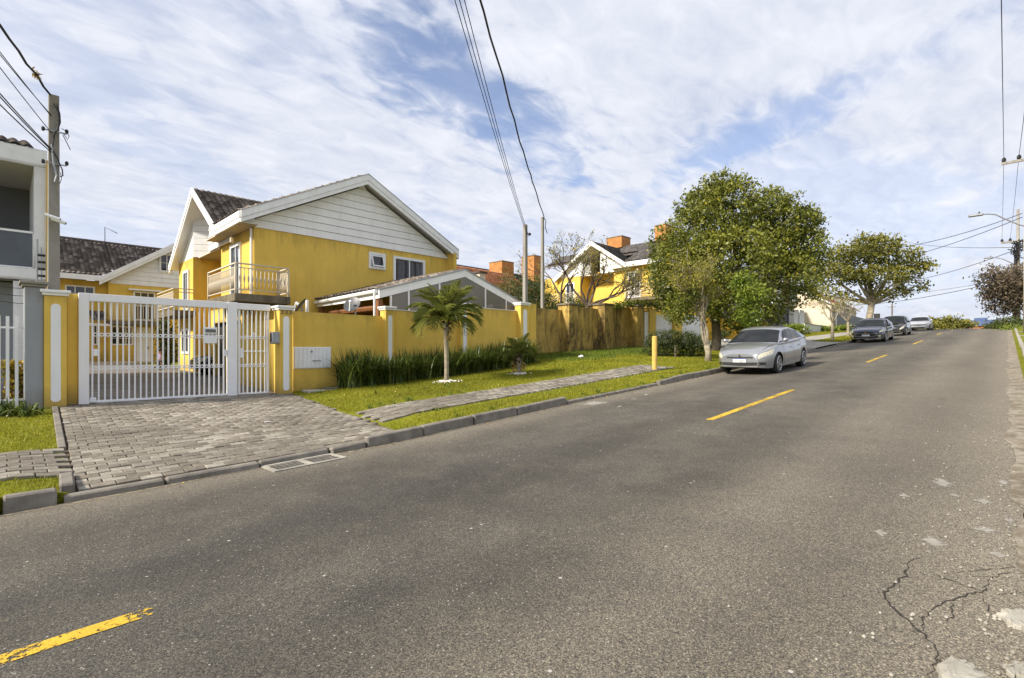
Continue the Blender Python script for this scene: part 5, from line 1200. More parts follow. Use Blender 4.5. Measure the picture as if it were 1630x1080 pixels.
gf = thing('grey_fence', (68, 13.6, 3.9), 'grey panel fence behind the second tree', 'fence')
for k in range(6): MB().box(65.5+k*3, 68.45+k*3, 13.5, 13.6, 3.4, 6.0).build('panel', 'screen_grey', gf)
# far end of the street
fp = PY(1420, 0, 30); FP = thing('far_pole', (fp.x, 30, 4.5), 'thin dark utility pole showing above the black hatchback', 'pole'); MB().tube([(fp.x, 30, 3.5), PY(1420, 484, 30)], .22, 6).build('shaft', 'bark', FP); zq = PY(1420, 489, 30).z; MB().box(fp.x-.1, fp.x+.1, 28.8, 31.2, zq-.1, zq+.1).build('crossarm', 'bark', FP)
FH = gable_house('far_red_roofed_house', 'low far house with reddish roof and dark chimney above the navy sedan', 104, 116, 22, 32, 3, 7.1, 8.3, 'cream', 'tiles_terra', nu=16, nv=5); qc = PX_(1396, 497, 104); MB().box(103.6, 104.2, qc.y-.4, qc.y+.4, 5, qc.z-.3).build('chimney', 'dark', FH)
fb = thing('far_warehouse', (150, 30, 2), 'long far building with blue roof and orange wall at the end of the street', 'building')
fx = 190.
def FX(u, v): return PX_(u, v, fx)
a, b = FX(1535, 525), FX(1592, 512); MB().box(fx, fx+20, b.y, a.y, -2, FX(1560, 519).z).build('wall', 'far_orange', fb); MB().prism_y([(fx-.5, FX(1560, 519.2).z), (fx+9, FX(1560, 511).z+.6), (fx+20, FX(1560, 519).z)], b.y, a.y).build('roof', 'blue_roof', fb)
t_ = FX(1553, 510); MB().box(fx+8, fx+11, t_.y-2.2, t_.y+.6, t_.z-2, t_.z+1).build('roof_plant', 'blue_roof', fb)

# ------------------------------------------------------------------ poles and wires
def sag(p, q, s, n=24):
    p, q = Vector(p), Vector(q); return [p.lerp(q, k/n)+Vector((0, 0, -4*s*(k/n)*(1-k/n))) for k in range(n+1)]
def wire(p, q, s, r, label, group=None, wob=0, n=24):
    pts = sag(p, q, s, n)
    if wob: pts = [a+Vector((random.gauss(0, wob), random.gauss(0, wob), random.gauss(0, wob))) if 0 < i < n else a for i, a in enumerate(pts)]
    return tag(MB().tube(pts, r, 5).build('wire', 'cable', org=tuple(p)), label, 'wire', group)
def square_pole(base, h, w, label, mat='concrete'):
    o = thing('service_pole', base, label, 'pole'); b = Vector(base)
    w2 = w*.8; mb = MB(); mb.add([b+Vector((s*w/2, t*w/2, 0)) for s, t in ((-1, -1), (1, -1), (1, 1), (-1, 1))]+[b+Vector((s*w2/2, t*w2/2, h)) for s, t in ((-1, -1), (1, -1), (1, 1), (-1, 1))],
        [(3, 2, 1, 0), (4, 5, 6, 7), (0, 1, 5, 4), (1, 2, 6, 5), (2, 3, 7, 6), (3, 0, 4, 7)]); mb.build('shaft', mat, o, bev=.01); return o
pLx = PY(85.5, 0, 14.45).x; pLtop = PY(85.5, 153, 14.45).z
LP = square_pole((pLx, 14.45, .45), pLtop-.45, .21, 'weathered concrete service pole behind the yellow gate pillar')
for v in (212, 263): z = PY(85, v, 14.45).z; MB().bar((pLx-.16, 14.33, z), (pLx+.2, 14.33, z), .02, .025).build('bracket', 'metal_grey', LP); MB().lathe([(.015, -.04), (.03, -.02), (.03, .03), (.015, .05)], (pLx+.2, 14.33, z+.05), 8).build('insulator', 'dark', LP); MB().lathe([(.015, -.04), (.03, -.02), (.03, .03), (.015, .05)], (pLx-.17, 14.33, z), 8).build('insulator', 'dark', LP)
def loop(parent, u, v, pts, r=.008, mat='cable'): MB().tube([PY(u+a, v+b, 14.3) for a, b in pts], r, 5).build('loose_cable', mat, parent)
loop(LP, 85, 165, [(0, 0), (6, 10), (9, 25), (7, 40), (2, 48), (-2, 70), (-1, 90)], .014); loop(LP, 90, 165, [(0, 0), (5, 16), (6, 30), (2, 42), (-4, 46)], .012); loop(LP, 98, 205, [(0, 0), (7, 4), (12, 12), (10, 18), (3, 8)]); loop(LP, 100, 215, [(0, 0), (6, 12), (12, 24)])
loop(LP, 84, 240, [(0, 0), (8, 14), (12, 24), (15, 30), (16, 40), (12, 42)], .012); loop(LP, 82, 230, [(0, 0), (3, 30), (8, 50), (5, 60)], .018, 'metal_grey'); loop(LP, 96, 275, [(0, 0), (2, 10), (-1, 18)], .006)
for k, v in enumerate((346, 352)):
    c = PY(83+k*9, v, 14.22); cm = thing('security_camera', c, ('upper', 'lower')[k]+' white bullet security camera on the left pole', 'camera'); MB().tube([c+Vector((-.12+k*.02, -.02, .03)), c+Vector((.12, -.06, -.04))], .035, 8).build('housing', 'white_paint', cm); MB().tube([c+Vector((.121, -.06, -.04)), c+Vector((.128, -.062, -.042))], .028, 8).build('lens', 'dark', cm); MB().tube([c+Vector((0, .0, .0)), (pLx, 14.36, c.z+.02)], .015, 5).build('mount', 'metal_grey', cm)
pm = PY(836, 0, 15.0); zm = PY(836, 358, 15.0).z; MP = square_pole((pm.x, 15.0, 1.0), zm-1.0, .19, 'thicker concrete service pole behind the end of the yellow wall')
z = PY(836, 373, 15).z; MB().bar((pm.x-.02, 14.88, z), (pm.x+.14, 14.88, z), .03, .03).build('bracket', 'dark', MP); MB().lathe([(.02, -.06), (.06, -.03), (.06, .04), (.02, .07)], (pm.x+.16, 14.88, z), 8).build('insulator', 'dark', MP)
pn = PY(863.5, 0, 16.2); zn = PY(863.5, 346, 16.2).z; NP = square_pole((pn.x, 16.2, 1.2), zn-1.2, .15, 'slim service pole beside the bare tree, right of the thicker one')
MB().tube([PY(866, 347, 16.1), PY(869, 352, 16.1), PY(868, 362, 16.1), PY(871, 372, 16.1)], .02, 5).build('loose_cable', 'cable', NP)
Q = Vector((-4.4, -1.0, 9.2))
SP = thing('street_pole', (-4.4, -1.0, prof(-4.4)), 'concrete street pole behind the camera carrying the service wires', 'pole')
MB().tube([(-4.4, -1.0, prof(-4.4)), (-4.4, -1.0, 11.6)], [.17, .11], 10).build('shaft', 'concrete', SP); MB().box(-4.5, -4.3, -1.9, .3, 11.2, 11.3).build('crossarm', 'wood', SP)
wire(Q, (pLx-.05, 14.4, pLtop-.02), .45, .022, 'thick twisted cable running to the top of the left pole', wob=.012, n=40)
g_ = 'thin wires to the left pole'
for k, (v, s, dz, nm) in enumerate(((186, .5, -.3, 'upper thin'), (184, .62, -.35, 'second thin'), (212, .35, -.6, 'middle thin'), (238, .55, -.9, 'lower'), (240, .6, -.95, 'second lower'), (243, .75, -1.1, 'lowest'))):
    wire(Q+Vector((0, 0, dz)), PY(82, v, 14.4), s, .008 if k < 3 else .011, nm+' wire running to the left pole', g_)
for k in range(3): wire(Q+Vector((.16*k, -.05*k, -.1)), (pm.x-.02+.08*k, 14.9, z-.05*k), .55+.05*k, .008, ('leftmost', 'middle', 'rightmost')[k]+' wire of the bundle down to the thicker middle pole', 'wires to the thicker middle pole')
wire(Q+Vector((0, .1, .1)), (pn.x, 16.1, zn), .62, .022, 'thick twisted cable down to the slim middle pole', wob=.012, n=40)
b_ = thing('nest', (PY(63, 131, 14.0).x, 13.4, 7.2), 'tuft of dry grass caught on the thick cable near the left pole', 'tuft'); 
tp = sag(Q, (pLx-.05, 14.4, pLtop-.02), .45, 40)[38]; b_.location = tp; ORG[b_.name] = tp
V, F = leaf_quads(np.array(tp)+rng.normal(size=(40, 3))*.035, .13, 0, .2); tag(soup('straw', V, F, rng.random(40), 'dead_leaf', b_), kind='stuff')

# street poles on the right
def round_pole(x, y, h, label, top=.12, bot=.19):
    o = thing('street_pole', (x, y, prof(x)+.1), label, 'pole'); MB().tube([(x, y, prof(x)), (x, y, prof(x)+h)], [bot, top], 12).build('shaft', 'cream' if x < 60 else 'concrete', o, smooth=True); return o
x1p = 46.; y1p = PX_(1635, 0, x1p).y; P1 = round_pole(x1p, y1p, 11.6, 'pale street pole at the right picture edge with lamp and crossarm')
zc = PX_(1595, 263, x1p).z; ya = PX_(1594, 0, x1p).y; MB().box(x1p-.32, x1p-.22, -2.6, ya, zc-.08, zc+.08).build('crossarm', 'concrete', P1); MB().box(x1p-.22, x1p, y1p-.06, y1p+.06, zc-.05, zc+.05).build('arm_bracket', 'metal_grey', P1)
ins = []
for u in (1598, 1622): yy = PX_(u, 0, x1p).y; MB().lathe([(.06, 0), (.11, .08), (.11, .2), (.05, .3)], (x1p-.27, yy, zc+.081), 8).build('insulator', 'dark', P1); ins.append((x1p-.27, yy, zc+.36))
def lamp(P, X, y, pts, r):
    a = MB().tube([PX_(u, v, X) if i else Vector((X, y, PX_(u, v, X).z)) for i, (u, v) in enumerate(pts)], r, 6).build('lamp_arm', 'metal_grey', P)
    e = PX_(*pts[-1], X); MB().box(X-.14, X+.14, e.y-.1, e.y+.65, e.z-.09, e.z+.07).build('lamp_head', 'metal_grey', a, bev=.04); MB().lathe([(.05, 0), (.05, .12)], (X, e.y+.1, e.z+.06), 6).build('photocell', 'dark', a)
lamp(P1, x1p-.05, y1p, [(1629, 362), (1622, 358), (1600, 349), (1585, 342), (1575, 341), (1562, 341.5)], .045)
x2p = 76.; y2p = PX_(1620.5, 0, x2p).y; P2_ = round_pole(x2p, y2p, 12.6, 'darker street pole behind the purple tree with a knot of cables', .11, .2)
zc2 = PX_(1600, 387, x2p).z; yb2 = PX_(1593.5, 0, x2p).y; MB().box(x2p-.35, x2p-.22, -2.8, yb2, zc2-.1, zc2+.1).build('crossarm', 'concrete', P2_); MB().box(x2p-.22, x2p, y2p-.08, y2p+.08, zc2-.06, zc2+.06).build('arm_bracket', 'metal_grey', P2_)
for u in (1595, 1608): MB().lathe([(.08, 0), (.14, .1), (.06, .3)], (x2p-.28, PX_(u, 0, x2p).y, zc2+.101), 8).build('insulator', 'dark', P2_)
lamp(P2_, x2p-.05, y2p, [(1619, 424), (1612, 420), (1597, 413), (1588, 411), (1579, 410)], .05)
for k in range(14):
    c = PX_(1618+random.uniform(-4, 5), 397+random.uniform(-9, 12), x2p-.5); pts = [c+Vector((random.gauss(0, .15), random.gauss(0, .3), random.gauss(0, .45))) for _ in range(5)]; MB().tube(pts, .05, 5).build('cable_loop', 'cable', P2_)
MB().tube([PX_(1617, 400, x2p-.3), PX_(1616, 425, x2p-.3), PX_(1614, 446, x2p-.3)], .12, 6).build('cable_riser', 'cable', P2_)
for k, (i_, nm) in enumerate(zip(ins, ('left', 'right'))):
    wire(i_, (-4.4, .1-.9*k, 11.5), .55, .014, nm+' high voltage wire towards the camera at upper right', 'high voltage wires at upper right'); wire(i_, (x2p-.28, PX_((1595, 1608)[k], 0, x2p).y, zc2+.4), .3, .012, nm+' high voltage wire between the two right poles', 'high voltage wires at upper right')
# wires crossing the street from the right poles to houses on the left
def cross(u0, v0_, x0, y1, u1, v1_, s, r, nm): wire(PX_(u0, v0_, x0), PY(u1, v1_, y1), s, r, nm)
cross(1627, 340, x1p, 13, 1300, 398, 1.0, .022, 'top cable crossing the street in front of the second tree'); cross(1627, 346, x1p, 15, 1320, 425, .9, .022, 'second cable crossing the street in front of the second tree')
cross(1617, 394, x2p, 16, 1440, 385, .5, .03, 'nearly level cable from the far pole knot'); cross(1617, 398, x2p, 20, 1395, 452, 1.0, .035, 'cable sagging left from the far pole knot')
cross(1560, 456, 110, 30, 1350, 486, .7, .05, 'lower far cable above the parked cars'); cross(1562, 452, 110, 30, 1380, 470, .6, .03, 'thin far cable above the parked cars')

# ------------------------------------------------------------------ trees
def big_tree():
    B = Vector((25.5, 10.6, zl(25.5, 10.6))); T = tree('broadleaf_tree', B, 'large dense green street tree behind the silver car')
    def at(u, v, dd): d = ray(u, v); D0 = (B.x*_c+B.y*_s)+dd; return Vector((d[0]*D0, d[1]*D0, CAMH+d[2]*D0))
    top = B+Vector((.0, 0, 2.3)); MB().tube(limb(B-Vector((0, 0, .3)), top, .04), [.30, .26, .23, .22, .21, .21], 10).build('trunk', 'bark', T, smooth=True)
    blobs = []
    spec = [(1155, 332, 0, 2.0), (1108, 372, .3, 2.0), (1218, 368, .2, 2.0), (1262, 395, 0, 1.8), (1090, 430, -.8, 2.0), (1160, 420, -1.2, 2.5), (1235, 445, -.5, 2.2), (1122, 330, .6, 1.3), (1166, 308, .5, 1.2), (1262, 355, .6, 1.5), (1266, 438, .4, 1.3), (1110, 470, -1.0, 1.7), (1185, 485, -1.2, 1.7), (1225, 330, .4, 1.3), (1076, 400, .2, 1.4), (1200, 400, 1.8, 2.6), (1128, 306, .2, .8), (1150, 293, .2, .8), (1288, 350, .3, .8), (1238, 318, .3, .7), (1060, 425, .2, .8), (1296, 415, .1, .8), (1284, 385, .2, 1.1), (1210, 500, -.6, 1.2), (1075, 455, -.6, 1.3)]
    for u, v, dd, r in spec: c = at(1165+(u-1165)*.95-2, v+4, dd); blobs.append((tuple(c), (r*.82, r*.95, r*.72))); 
    for i, (c, r) in enumerate(blobs[:14]):
        MB().tube(limb(top+Vector((random.gauss(0, .08), random.gauss(0, .08), -.2)), Vector(c)-Vector((0, 0, .3)), .1, 6), [.13, .10, .08, .06, .045, .03, .02], 6, cap=False).build('limb', 'bark', T)
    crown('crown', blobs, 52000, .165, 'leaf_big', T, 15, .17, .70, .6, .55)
    # stray sprays breaking the outline
    sp = []
    for _ in range(190):
        c, r = random.choice(blobs); d = Vector((random.gauss(0, 1), random.gauss(0, 1), abs(random.gauss(.35, .8)))).normalized(); p = Vector(c)+Vector((d.x*r[0], d.y*r[1], d.z*r[2]))*random.uniform(1.0, 1.3); sp.append((tuple(p), (.24, .24, .2)))
    crown('sprays', sp, 7000, .16, 'leaf_big', T, 9, .12, .2, .5, .55)
    return T
big_tree()
def small_tree():
    B = on_left(1127, 575); T = tree('pale_barked_tree', B, 'small pale-barked tree with sparse yellowing leaves left of the silver car')
    fork = B+Vector((-.02, .05, .62)); MB().tube([B-Vector((0, 0, .15)), B+Vector((.03, 0, .3)), fork], [.16, .115, .11], 9).build('trunk', 'bark_pale', T, smooth=True); tips = []
    r_ = Vector((_s, -_c, 0)); f_ = Vector((_c, _s, 0))
    for (a, dd) in ((-.55, .1), (-.22, -.2), (.18, .2), (.40, -.1)):
        mb = MB(); d = r_*a+f_*dd+Vector((0, 0, 1)); branchy(mb, fork-Vector((0, 0, .05)), d, 1.15, .06, 4, .5, .74, (2, 3), .25, tips); mb.build('branch', 'bark_pale', T)
    C = np.array([tuple(p) for p in tips]); C = C[rng.choice(len(C), min(len(C), 3600), False)]; C = np.repeat(C, 6, 0)+rng.normal(size=(len(C)*6, 3))*.12
    V, F = leaf_quads(C, .10, .3, .4); tag(soup('foliage', V, F, np.clip(rng.random(len(F))*.9+.1, 0, 1), 'leaf_dry', T), kind='stuff')
    # greener shoots low on both sides
    D0 = B.x*_c+B.y*_s
    def at(u, v, dd=0): d = ray(u, v); return tuple(Vector((d[0]*(D0+dd), d[1]*(D0+dd), CAMH+d[2]*(D0+dd))))
    crown('green_shoots', [(at(1195, 470), (.6, .6, .5)), (at(1190, 500, .2), (.55, .5, .4)), (at(1180, 445), (.35, .35, .25))], 2600, .13, 'leaf_bright', T, 9, .13, .4)
    crown('green_shoots', [(at(1090, 480, .1), (.6, .5, .4)), (at(1070, 500, .2), (.45, .4, .25)), (at(1105, 460), (.4, .4, .3)), (at(1085, 510, .1), (.4, .4, .15))], 1500, .12, 'leaf_big', T, 8, .14, .4)
small_tree()
def second_tree():
    B = Vector((51.5, 12.0, zl(51.5, 12.0))); T = tree('spreading_tree', B, 'spreading street tree with open branching crown beyond the grey house'); D0 = B.x*_c+B.y*_s
    B2 = on_left(1392, 519)
    def at(u, v, dd=0): d = ray(u, v); D = D0+dd; return Vector((d[0]*D, d[1]*D, CAMH+d[2]*D))
    base = at(1378, 528); base.z = B.z-.2
    fork = at(1388, 482); MB().tube([base, base.lerp(fork, .5)+Vector((.1, 0, 0)), fork], [.34, .27, .25], 10).build('trunk', 'bark_pale', T, smooth=True)
    spec = [(1330, 440, 0, 2.2), (1370, 410, .5, 2.4), (1420, 410, 0, 2.4), (1345, 405, 0, 2.0), (1390, 395, 0, 2.2), (1445, 430, 0, 2.0), (1310, 465, -.5, 1.4), (1405, 440, -1, 2.0), (1450, 455, .3, 1.4), (1365, 440, -.6, 1.6), (1318, 430, .3, 1.6), (1380, 385, .6, 1.4), (1430, 470, -.3, .9), (1402, 465, -.5, 1.0), (1458, 420, .4, 1.2), (1350, 470, .4, .9), (1412, 386, .3, 1.2)]
    blobs = [(tuple(at(u, v, dd)), (r*.86, r*.9, r*.42)) for u, v, dd, r in spec]
    for c, r in blobs: MB().tube(limb(fork-Vector((0, 0, .15)), Vector(c)-Vector((0, 0, r[2]*.5)), .10, 6), [.15, .13, .11, .09, .07, .05, .035], 6, cap=False).build('limb', 'bark_pale', T)
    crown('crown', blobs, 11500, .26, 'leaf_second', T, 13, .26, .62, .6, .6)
second_tree()
def bare_tree(u, v, Y, fork_v, dirs, L, r, label, lev=4, mat='bark_bare', leaves=0, name='bare_tree'):
    B = PY(u, 0, Y); B.z = zl(B.x, Y); T = tree(name, B, label); fork = PY(u, fork_v, Y); MB().tube([B-Vector((0, 0, .2)), B.lerp(fork, .5)+Vector((.05, 0, 0)), fork], [r*1.7, r*1.4, r*1.3], 8).build('trunk', mat, T); tips = []
    r_ = Vector((_s, -_c, 0)); f_ = Vector((_c, _s, 0))
    for a, dd, up in dirs: mb = MB(); branchy(mb, fork, r_*a+f_*dd+Vector((0, 0, up)), L, r, lev, .66, .72, (2, 3), .08, tips, minr=.007); mb.build('branch', mat, T)
    if leaves:
        C = np.array([tuple(p) for p in tips]); C = C[rng.choice(len(C), min(len(C), leaves), False)]; C = np.repeat(C, 3, 0)+rng.normal(size=(len(C)*3, 3))*.12
        V, F = leaf_quads(C, .12, .3, .5); tag(soup('foliage', V, F, np.clip(rng.random(len(F))*.5+.5, 0, 1), 'leaf_dry', T), kind='stuff')
bare_tree(935, 0, 17.5, 488, [(-.85, .1, .8), (-.35, -.2, 1.0), (.25, .2, 1.0), (.8, 0, .7), (1.3, .1, .4), (.1, .4, 1.1)], 1.3, .09, 'spreading bare tree behind the middle of the stained wall', 5, leaves=420)
bare_tree(893, 0, 18.5, 470, [(-.6, .1, 1), (.05, -.2, 1.2), (.45, .2, 1)], 1.2, .065, 'slimmer bare tree behind the left end of the stained wall', 5, leaves=160)
bare_tree(988, 0, 17.2, 492, [(.8, 0, .5), (.4, .1, .9), (1.2, .2, .25)], 1.2, .06, 'low leafy-tipped bare shrub tree behind the right end of the stained wall', 4, leaves=300)
# street saplings farther on
def sapling(u, vb, vt, label, spreadpx, mat, leafmat, n, name='sapling'):
    B = on_left(u, vb); T = tree(name, B, label); D = B.x*_c+B.y*_s
    fork = B+Vector((0, 0, (vb-vt)*.42/FPX*D)); MB().tube([B-Vector((0, 0, .1)), fork], [.11, .08], 8).build('trunk', mat, T); tips = []
    for k in range(5):
        mb = MB(); a = 2*math.pi*k/5; branchy(mb, fork, Vector((math.cos(a)*.7, math.sin(a)*.7, .9)), (vb-vt)*.30/FPX*D, .05, 3, .6, .7, (2, 3), .1, tips, minr=.012); mb.build('branch', mat, T)
    if n:
        C = np.array([tuple(p) for p in tips]); C = C[rng.choice(len(C), min(len(C), n), False)]; C = np.repeat(C, 4, 0)+rng.normal(size=(len(C)*4, 3))*.15; V, F = leaf_quads(C, .16, .3, .5); tag(soup('foliage', V, F, rng.random(len(F)), leafmat, T), kind='stuff')
sapling(1325, 542, 475, 'bare pale street sapling on the grass island before the navy car', 50, 'bark_pale', 'leaf_dry', 40)
sapling(1350, 536, 480, 'thin sapling just left of the navy car', 30, 'bark_pale', 'leaf_dry', 60)
sapling(1288, 520, 462, 'leafy small tree in front of the cream house', 40, 'bark', 'leaf_big', 260)
# conifers and shrubs behind the carport wall
def shrub(name, u, v, Y, w, h, label, mat, n, size=.1, group=None, base=None, dz=0):
    c = PY(u, v, Y); B = Vector((c.x, Y, base if base is not None else zl(c.x, Y))); T = thing(name, B, label, 'shrub', group); zt_ = c.z
    H_ = max(.6, zt_-B.z); blobs = []
    for k in range(9): blobs.append(((B.x+random.uniform(-.6, .6)*w/2, Y+random.uniform(-.5, .5)*w/2, B.z+H_*random.uniform(.25, .85)), (w*.32, w*.32, H_*.2)))
    MB().tube([B-Vector((0, 0, .1)), B+Vector((0, 0, H_*.7))], [.08, .03], 6).build('stem', 'bark', T); crown('foliage', blobs, n, size, mat, T, 9, .12, .3)
for u, v, Y, w, lab in ((795, 452, 17.5, 2.0, 'leftmost dark conifer shrub above the carport end'), (820, 440, 18.2, 2.2, 'tall dark conifer shrub just left of the thicker middle pole'), (850, 448, 18.5, 2.2, 'dark conifer shrub between the two middle poles'), (880, 455, 18.3, 2.2, 'dark conifer shrub just right of the slim middle pole'), (915, 468, 19, 2.4, 'dark shrub behind the trunks of the bare tree')):
    shrub('conifer_shrub', u, v-8, Y, w*1.15, 0, lab, 'leaf_conifer', 6500, .10)
# creeper over the stained wall's right end
cr_ = thing('creeper', (25, 15.4, 3.2), 'leafy creeper hanging over the right end of the stained wall', 'creeper')
cb = [tuple(PY(u, v, 15.3)) for u, v in ((985, 487), (1000, 484), (1015, 482), (1028, 484), (1040, 484), (1050, 489), (1062, 492), (1075, 494))]
MB().tube([Vector(p)+Vector((0, .15, -.05)) for p in cb], .03, 5).build('stem', 'bark', cr_); crown('foliage', [(p, (.55, .3, .17)) for p in cb], 2600, .12, 'leaf_big', cr_, 8, .1, .2)
# clipped hedge by the yellow post
hd = on_left(1075, 569); HG = thing('clipped_hedge', hd, 'rounded dark green clipped hedge behind the yellow post', 'hedge')
D0 = hd.x*_c+hd.y*_s
def hat(u, v, dd=0): d = ray(u, v); D = D0+dd; return tuple(Vector((d[0]*D, d[1]*D, CAMH+d[2]*D)))
MB().tube([hd-Vector((0, 0, .1)), hd+Vector((0, 0, .5))], [.06, .04], 6).build('stem', 'bark', HG)
crown('foliage', [(hat(u, v, .5), (.62, .62, .42)) for u, v in ((1048, 542), (1065, 540), (1082, 540), (1098, 543), (1108, 550), (1045, 555), (1065, 556), (1085, 556), (1102, 558))], 13000, .07, 'leaf_hedge', HG, 9, .06, .55)
# far shrubs
for i, (u, v, Y, w, lab, mt, n, sz) in enumerate(((1150, 542, 14.0, 1.5, 'small dark bush at the yellow wall behind the silver car', 'leaf_hedge', 1600, .09), (1262, 517, 12.6, 2.2, 'round spiky green bush in front of the grey house', 'leaf_bright', 2200, .16), (1320, 519, 13.0, 2.0, 'low green bush in front of the low white wall', 'leaf_bright', 1500, .16), (1342, 518, 13.0, 2.0, 'yellow-green bush right of the low white wall', 'leaf_bright', 1500, .16))):
    shrub('bush', u, v, Y, w, 0, lab, mt, n, sz)
def far_bush(u, v, X, w, base_v, lab, mat, n, size):
    c = PX_(u, v, X); B = PX_(u, base_v, X); T = thing('far_bush', B, lab, 'bush'); H_ = c.z-B.z
    MB().tube([B-Vector((0, 0, 1)), B+Vector((0, 0, H_*.6))], .15, 5).build('stem', 'bark', T)
    crown('foliage', [((B.x+random.uniform(-.5, .5)*w, B.y+random.uniform(-.5, .5)*w, B.z+H_*random.uniform(.1, .75)), (w*.28, w*.28, H_*.26)) for _ in range(10)], n, size, mat, T, 8, .25, .3)
far_bush(1490, 502, 84, 3.2, 528, 'leafy green bush past the last parked car', 'leaf_second', 3000, .35); far_bush(1515, 504, 88, 3.6, 528, 'wide green bush at the crest left of the far warehouse', 'leaf_second', 3000, .35)
far_bush(1604, 514, 80, 2.4, 526, 'dark bush at the right end of the crest', 'leaf_hedge', 2500, .25); far_bush(1615, 506, 66, 3.0, 530, 'dark green bush under the purple tree', 'leaf_hedge', 2500, .2); far_bush(1617, 519, 58, 1.5, 530, 'small round clipped bush near the pale pole', 'leaf_bright', 1200, .12)
pt = Vector((70, PX_(1621, 0, 70).y, prof(70)+.1)); PT = tree('purple_leaf_tree', pt, 'tree with brownish purple leaves near the right picture edge'); DD = pt.x*_c+pt.y*_s
def pat(u, v, dd=0): d = ray(u, v); D = DD+dd; return Vector((d[0]*D, d[1]*D, CAMH+d[2]*D))
fk = pat(1617, 497); MB().tube([pt-Vector((0, 0, .3)), fk, pat(1608, 482)], [.3, .24, .2], 8).build('trunk', 'bark', PT)
pbl = [(tuple(pat(u, v, dd)), (r, r, r*.8)) for u, v, dd, r in ((1605, 465, 0, 2.0), (1590, 452, 0, 1.6), (1615, 450, .5, 2.0), (1582, 462, 0, 1.2), (1600, 480, 0, 1.6), (1622, 475, 0, 1.8), (1608, 440, 0, 1.4), (1570, 445, 0, .9), (1577, 430, 0, .6), (1627, 455, 0, 1.6), (1595, 490, 0, .9))]
for c, r in pbl: MB().tube(limb(pat(1610, 486), c, .1), .05, 5, cap=False).build('limb', 'bark', PT)
crown('crown', pbl, 7500, .28, 'leaf_purple', PT, 9, .3, .35)

# palms with white pebble rings
def palm(B, h, fl, n, label, lean=0):
    T = tree('palm', B, label); top = B+Vector((lean, 0, h)); mb = MB(); pts = [B+Vector((lean*(k/8)**2, 0, h*k/8-.05)) for k in range(9)]
    mb.tube(pts, [.085, .075, .07, .072, .07, .072, .075, .08, .09], 10).build('trunk', 'bark_pale', T, smooth=True)
    mb = MB()
    for k in range(16):
        a = random.uniform(0, 6.28); p = top+Vector((math.cos(a)*.06, math.sin(a)*.06, random.uniform(-.25, .02))); q = p+Vector((math.cos(a)*.12, math.sin(a)*.12, random.uniform(-.02, .12))); mb.tube([p, q], [.035, .012], 5)
    mb.build('leaf_bases', 'soil', T)
    V = []; F = []; rn = []; stems = MB()
    for k in range(n):
        a = 2.399*k; t0 = k/n; el = R(84-66*t0+random.uniform(-8, 8)); L = fl*random.uniform(.85, 1.1); c = Vector((math.cos(a), math.sin(a), 0)); p = top+c*.05+Vector((0, 0, .05+.12*(1-t0))); ang = el; pts = [p.copy()]; S = 10
        for j in range(S): ang -= R((4.5+8*t0)*(.4+j*.12)); p = p+(c*math.cos(ang)+Vector((0, 0, math.sin(ang))))*L/S; pts.append(p.copy())
        stems.tube(pts, [.012]*(len(pts)-1)+[.004], 4, cap=False); side = Vector((-c.y, c.x, 0)); r0 = random.random()
        for j in range(1, S+1):
            for s in (-1, 1):
                for m_ in range(3):
                    f_ = (j-1+m_/3+random.uniform(-.1, .1))/S; f_ = min(max(f_, 0), .999); i0 = min(int(f_*S), S-1); q = pts[i0].lerp(pts[i0+1], f_*S-i0); tng = (pts[i0+1]-pts[i0]).normalized(); ll = L*.40*math.sin(math.pi*min(.97, .12+.86*f_))**.7*random.uniform(.8, 1.1)
                    d = (side*s*.8+tng*.75+Vector((0, 0, random.uniform(-.05, .28)))).normalized(); w = tng.cross(d).cross(d).normalized()*.010 if False else tng*.0062; tip = q+d*ll+Vector((0, 0, -.22*ll)); md = q+d*ll*.5
                    b = len(V); V += [tuple(q-w*.5), tuple(q+w*.5), tuple(md+w), tuple(tip)]; F.append((b, b+1, b+2, b+3)); rn.append(min(1, .15+.5*r0*random.random()+.3*(1-t0)+(.45 if t0 > .93 else 0)))
    stems.build('frond_stems', 'leaf_palm', T); tag(soup('fronds', np.array(V), np.array(F), rn, 'leaf_palm', T), kind='stuff')
    # a few dead hanging leaves
    d0 = []
    for k in range(5): a = random.uniform(0, 6.28); c = top+Vector((math.cos(a)*.14, math.sin(a)*.14, -.2)); d0 += [tuple(c+Vector((random.gauss(0, .04), random.gauss(0, .04), -random.random()*.35))) for _ in range(14)]
    V2, F2 = leaf_quads(np.array(d0), .16, 0, .25); tag(soup('dead_leaves', V2, F2, rng.random(len(F2)), 'dead_leaf', T), kind='stuff')
def pebbles(B, r, n, label):
    T = thing('pebble_ring', B, label, 'pebbles'); mb = MB()
    for k in range(n):
        a = random.uniform(0, 6.28); rr = min(r*1.5, abs(random.gauss(0, r*.6))); x, y = B.x+rr*math.cos(a), B.y+rr*math.sin(a); s = random.uniform(.016, .034); z = zlawn(x, y)+.03+.03*max(0, 1-rr/r)
        mb.lathe([(s*.5, -s), (s, -s*.2), (s*.9, s*.3), (s*.4, s*.6)], (x, y, z), 6)
    tag(mb.build('pebble_heap', 'pebble', T), kind='stuff')
B1 = on_left(711, 609); palm(B1, 1.80, 1.22, 40, 'larger palm with slim trunk on the verge in front of the hedge', -.03); pebbles(B1, .30, 170, 'white pebbles around the foot of the larger palm')
B2 = on_left(826, 596); palm(B2, .60, .66, 20, 'small palm on the verge in front of the end of the hedge'); pebbles(B2, .26, 120, 'white pebbles around the foot of the small palm')
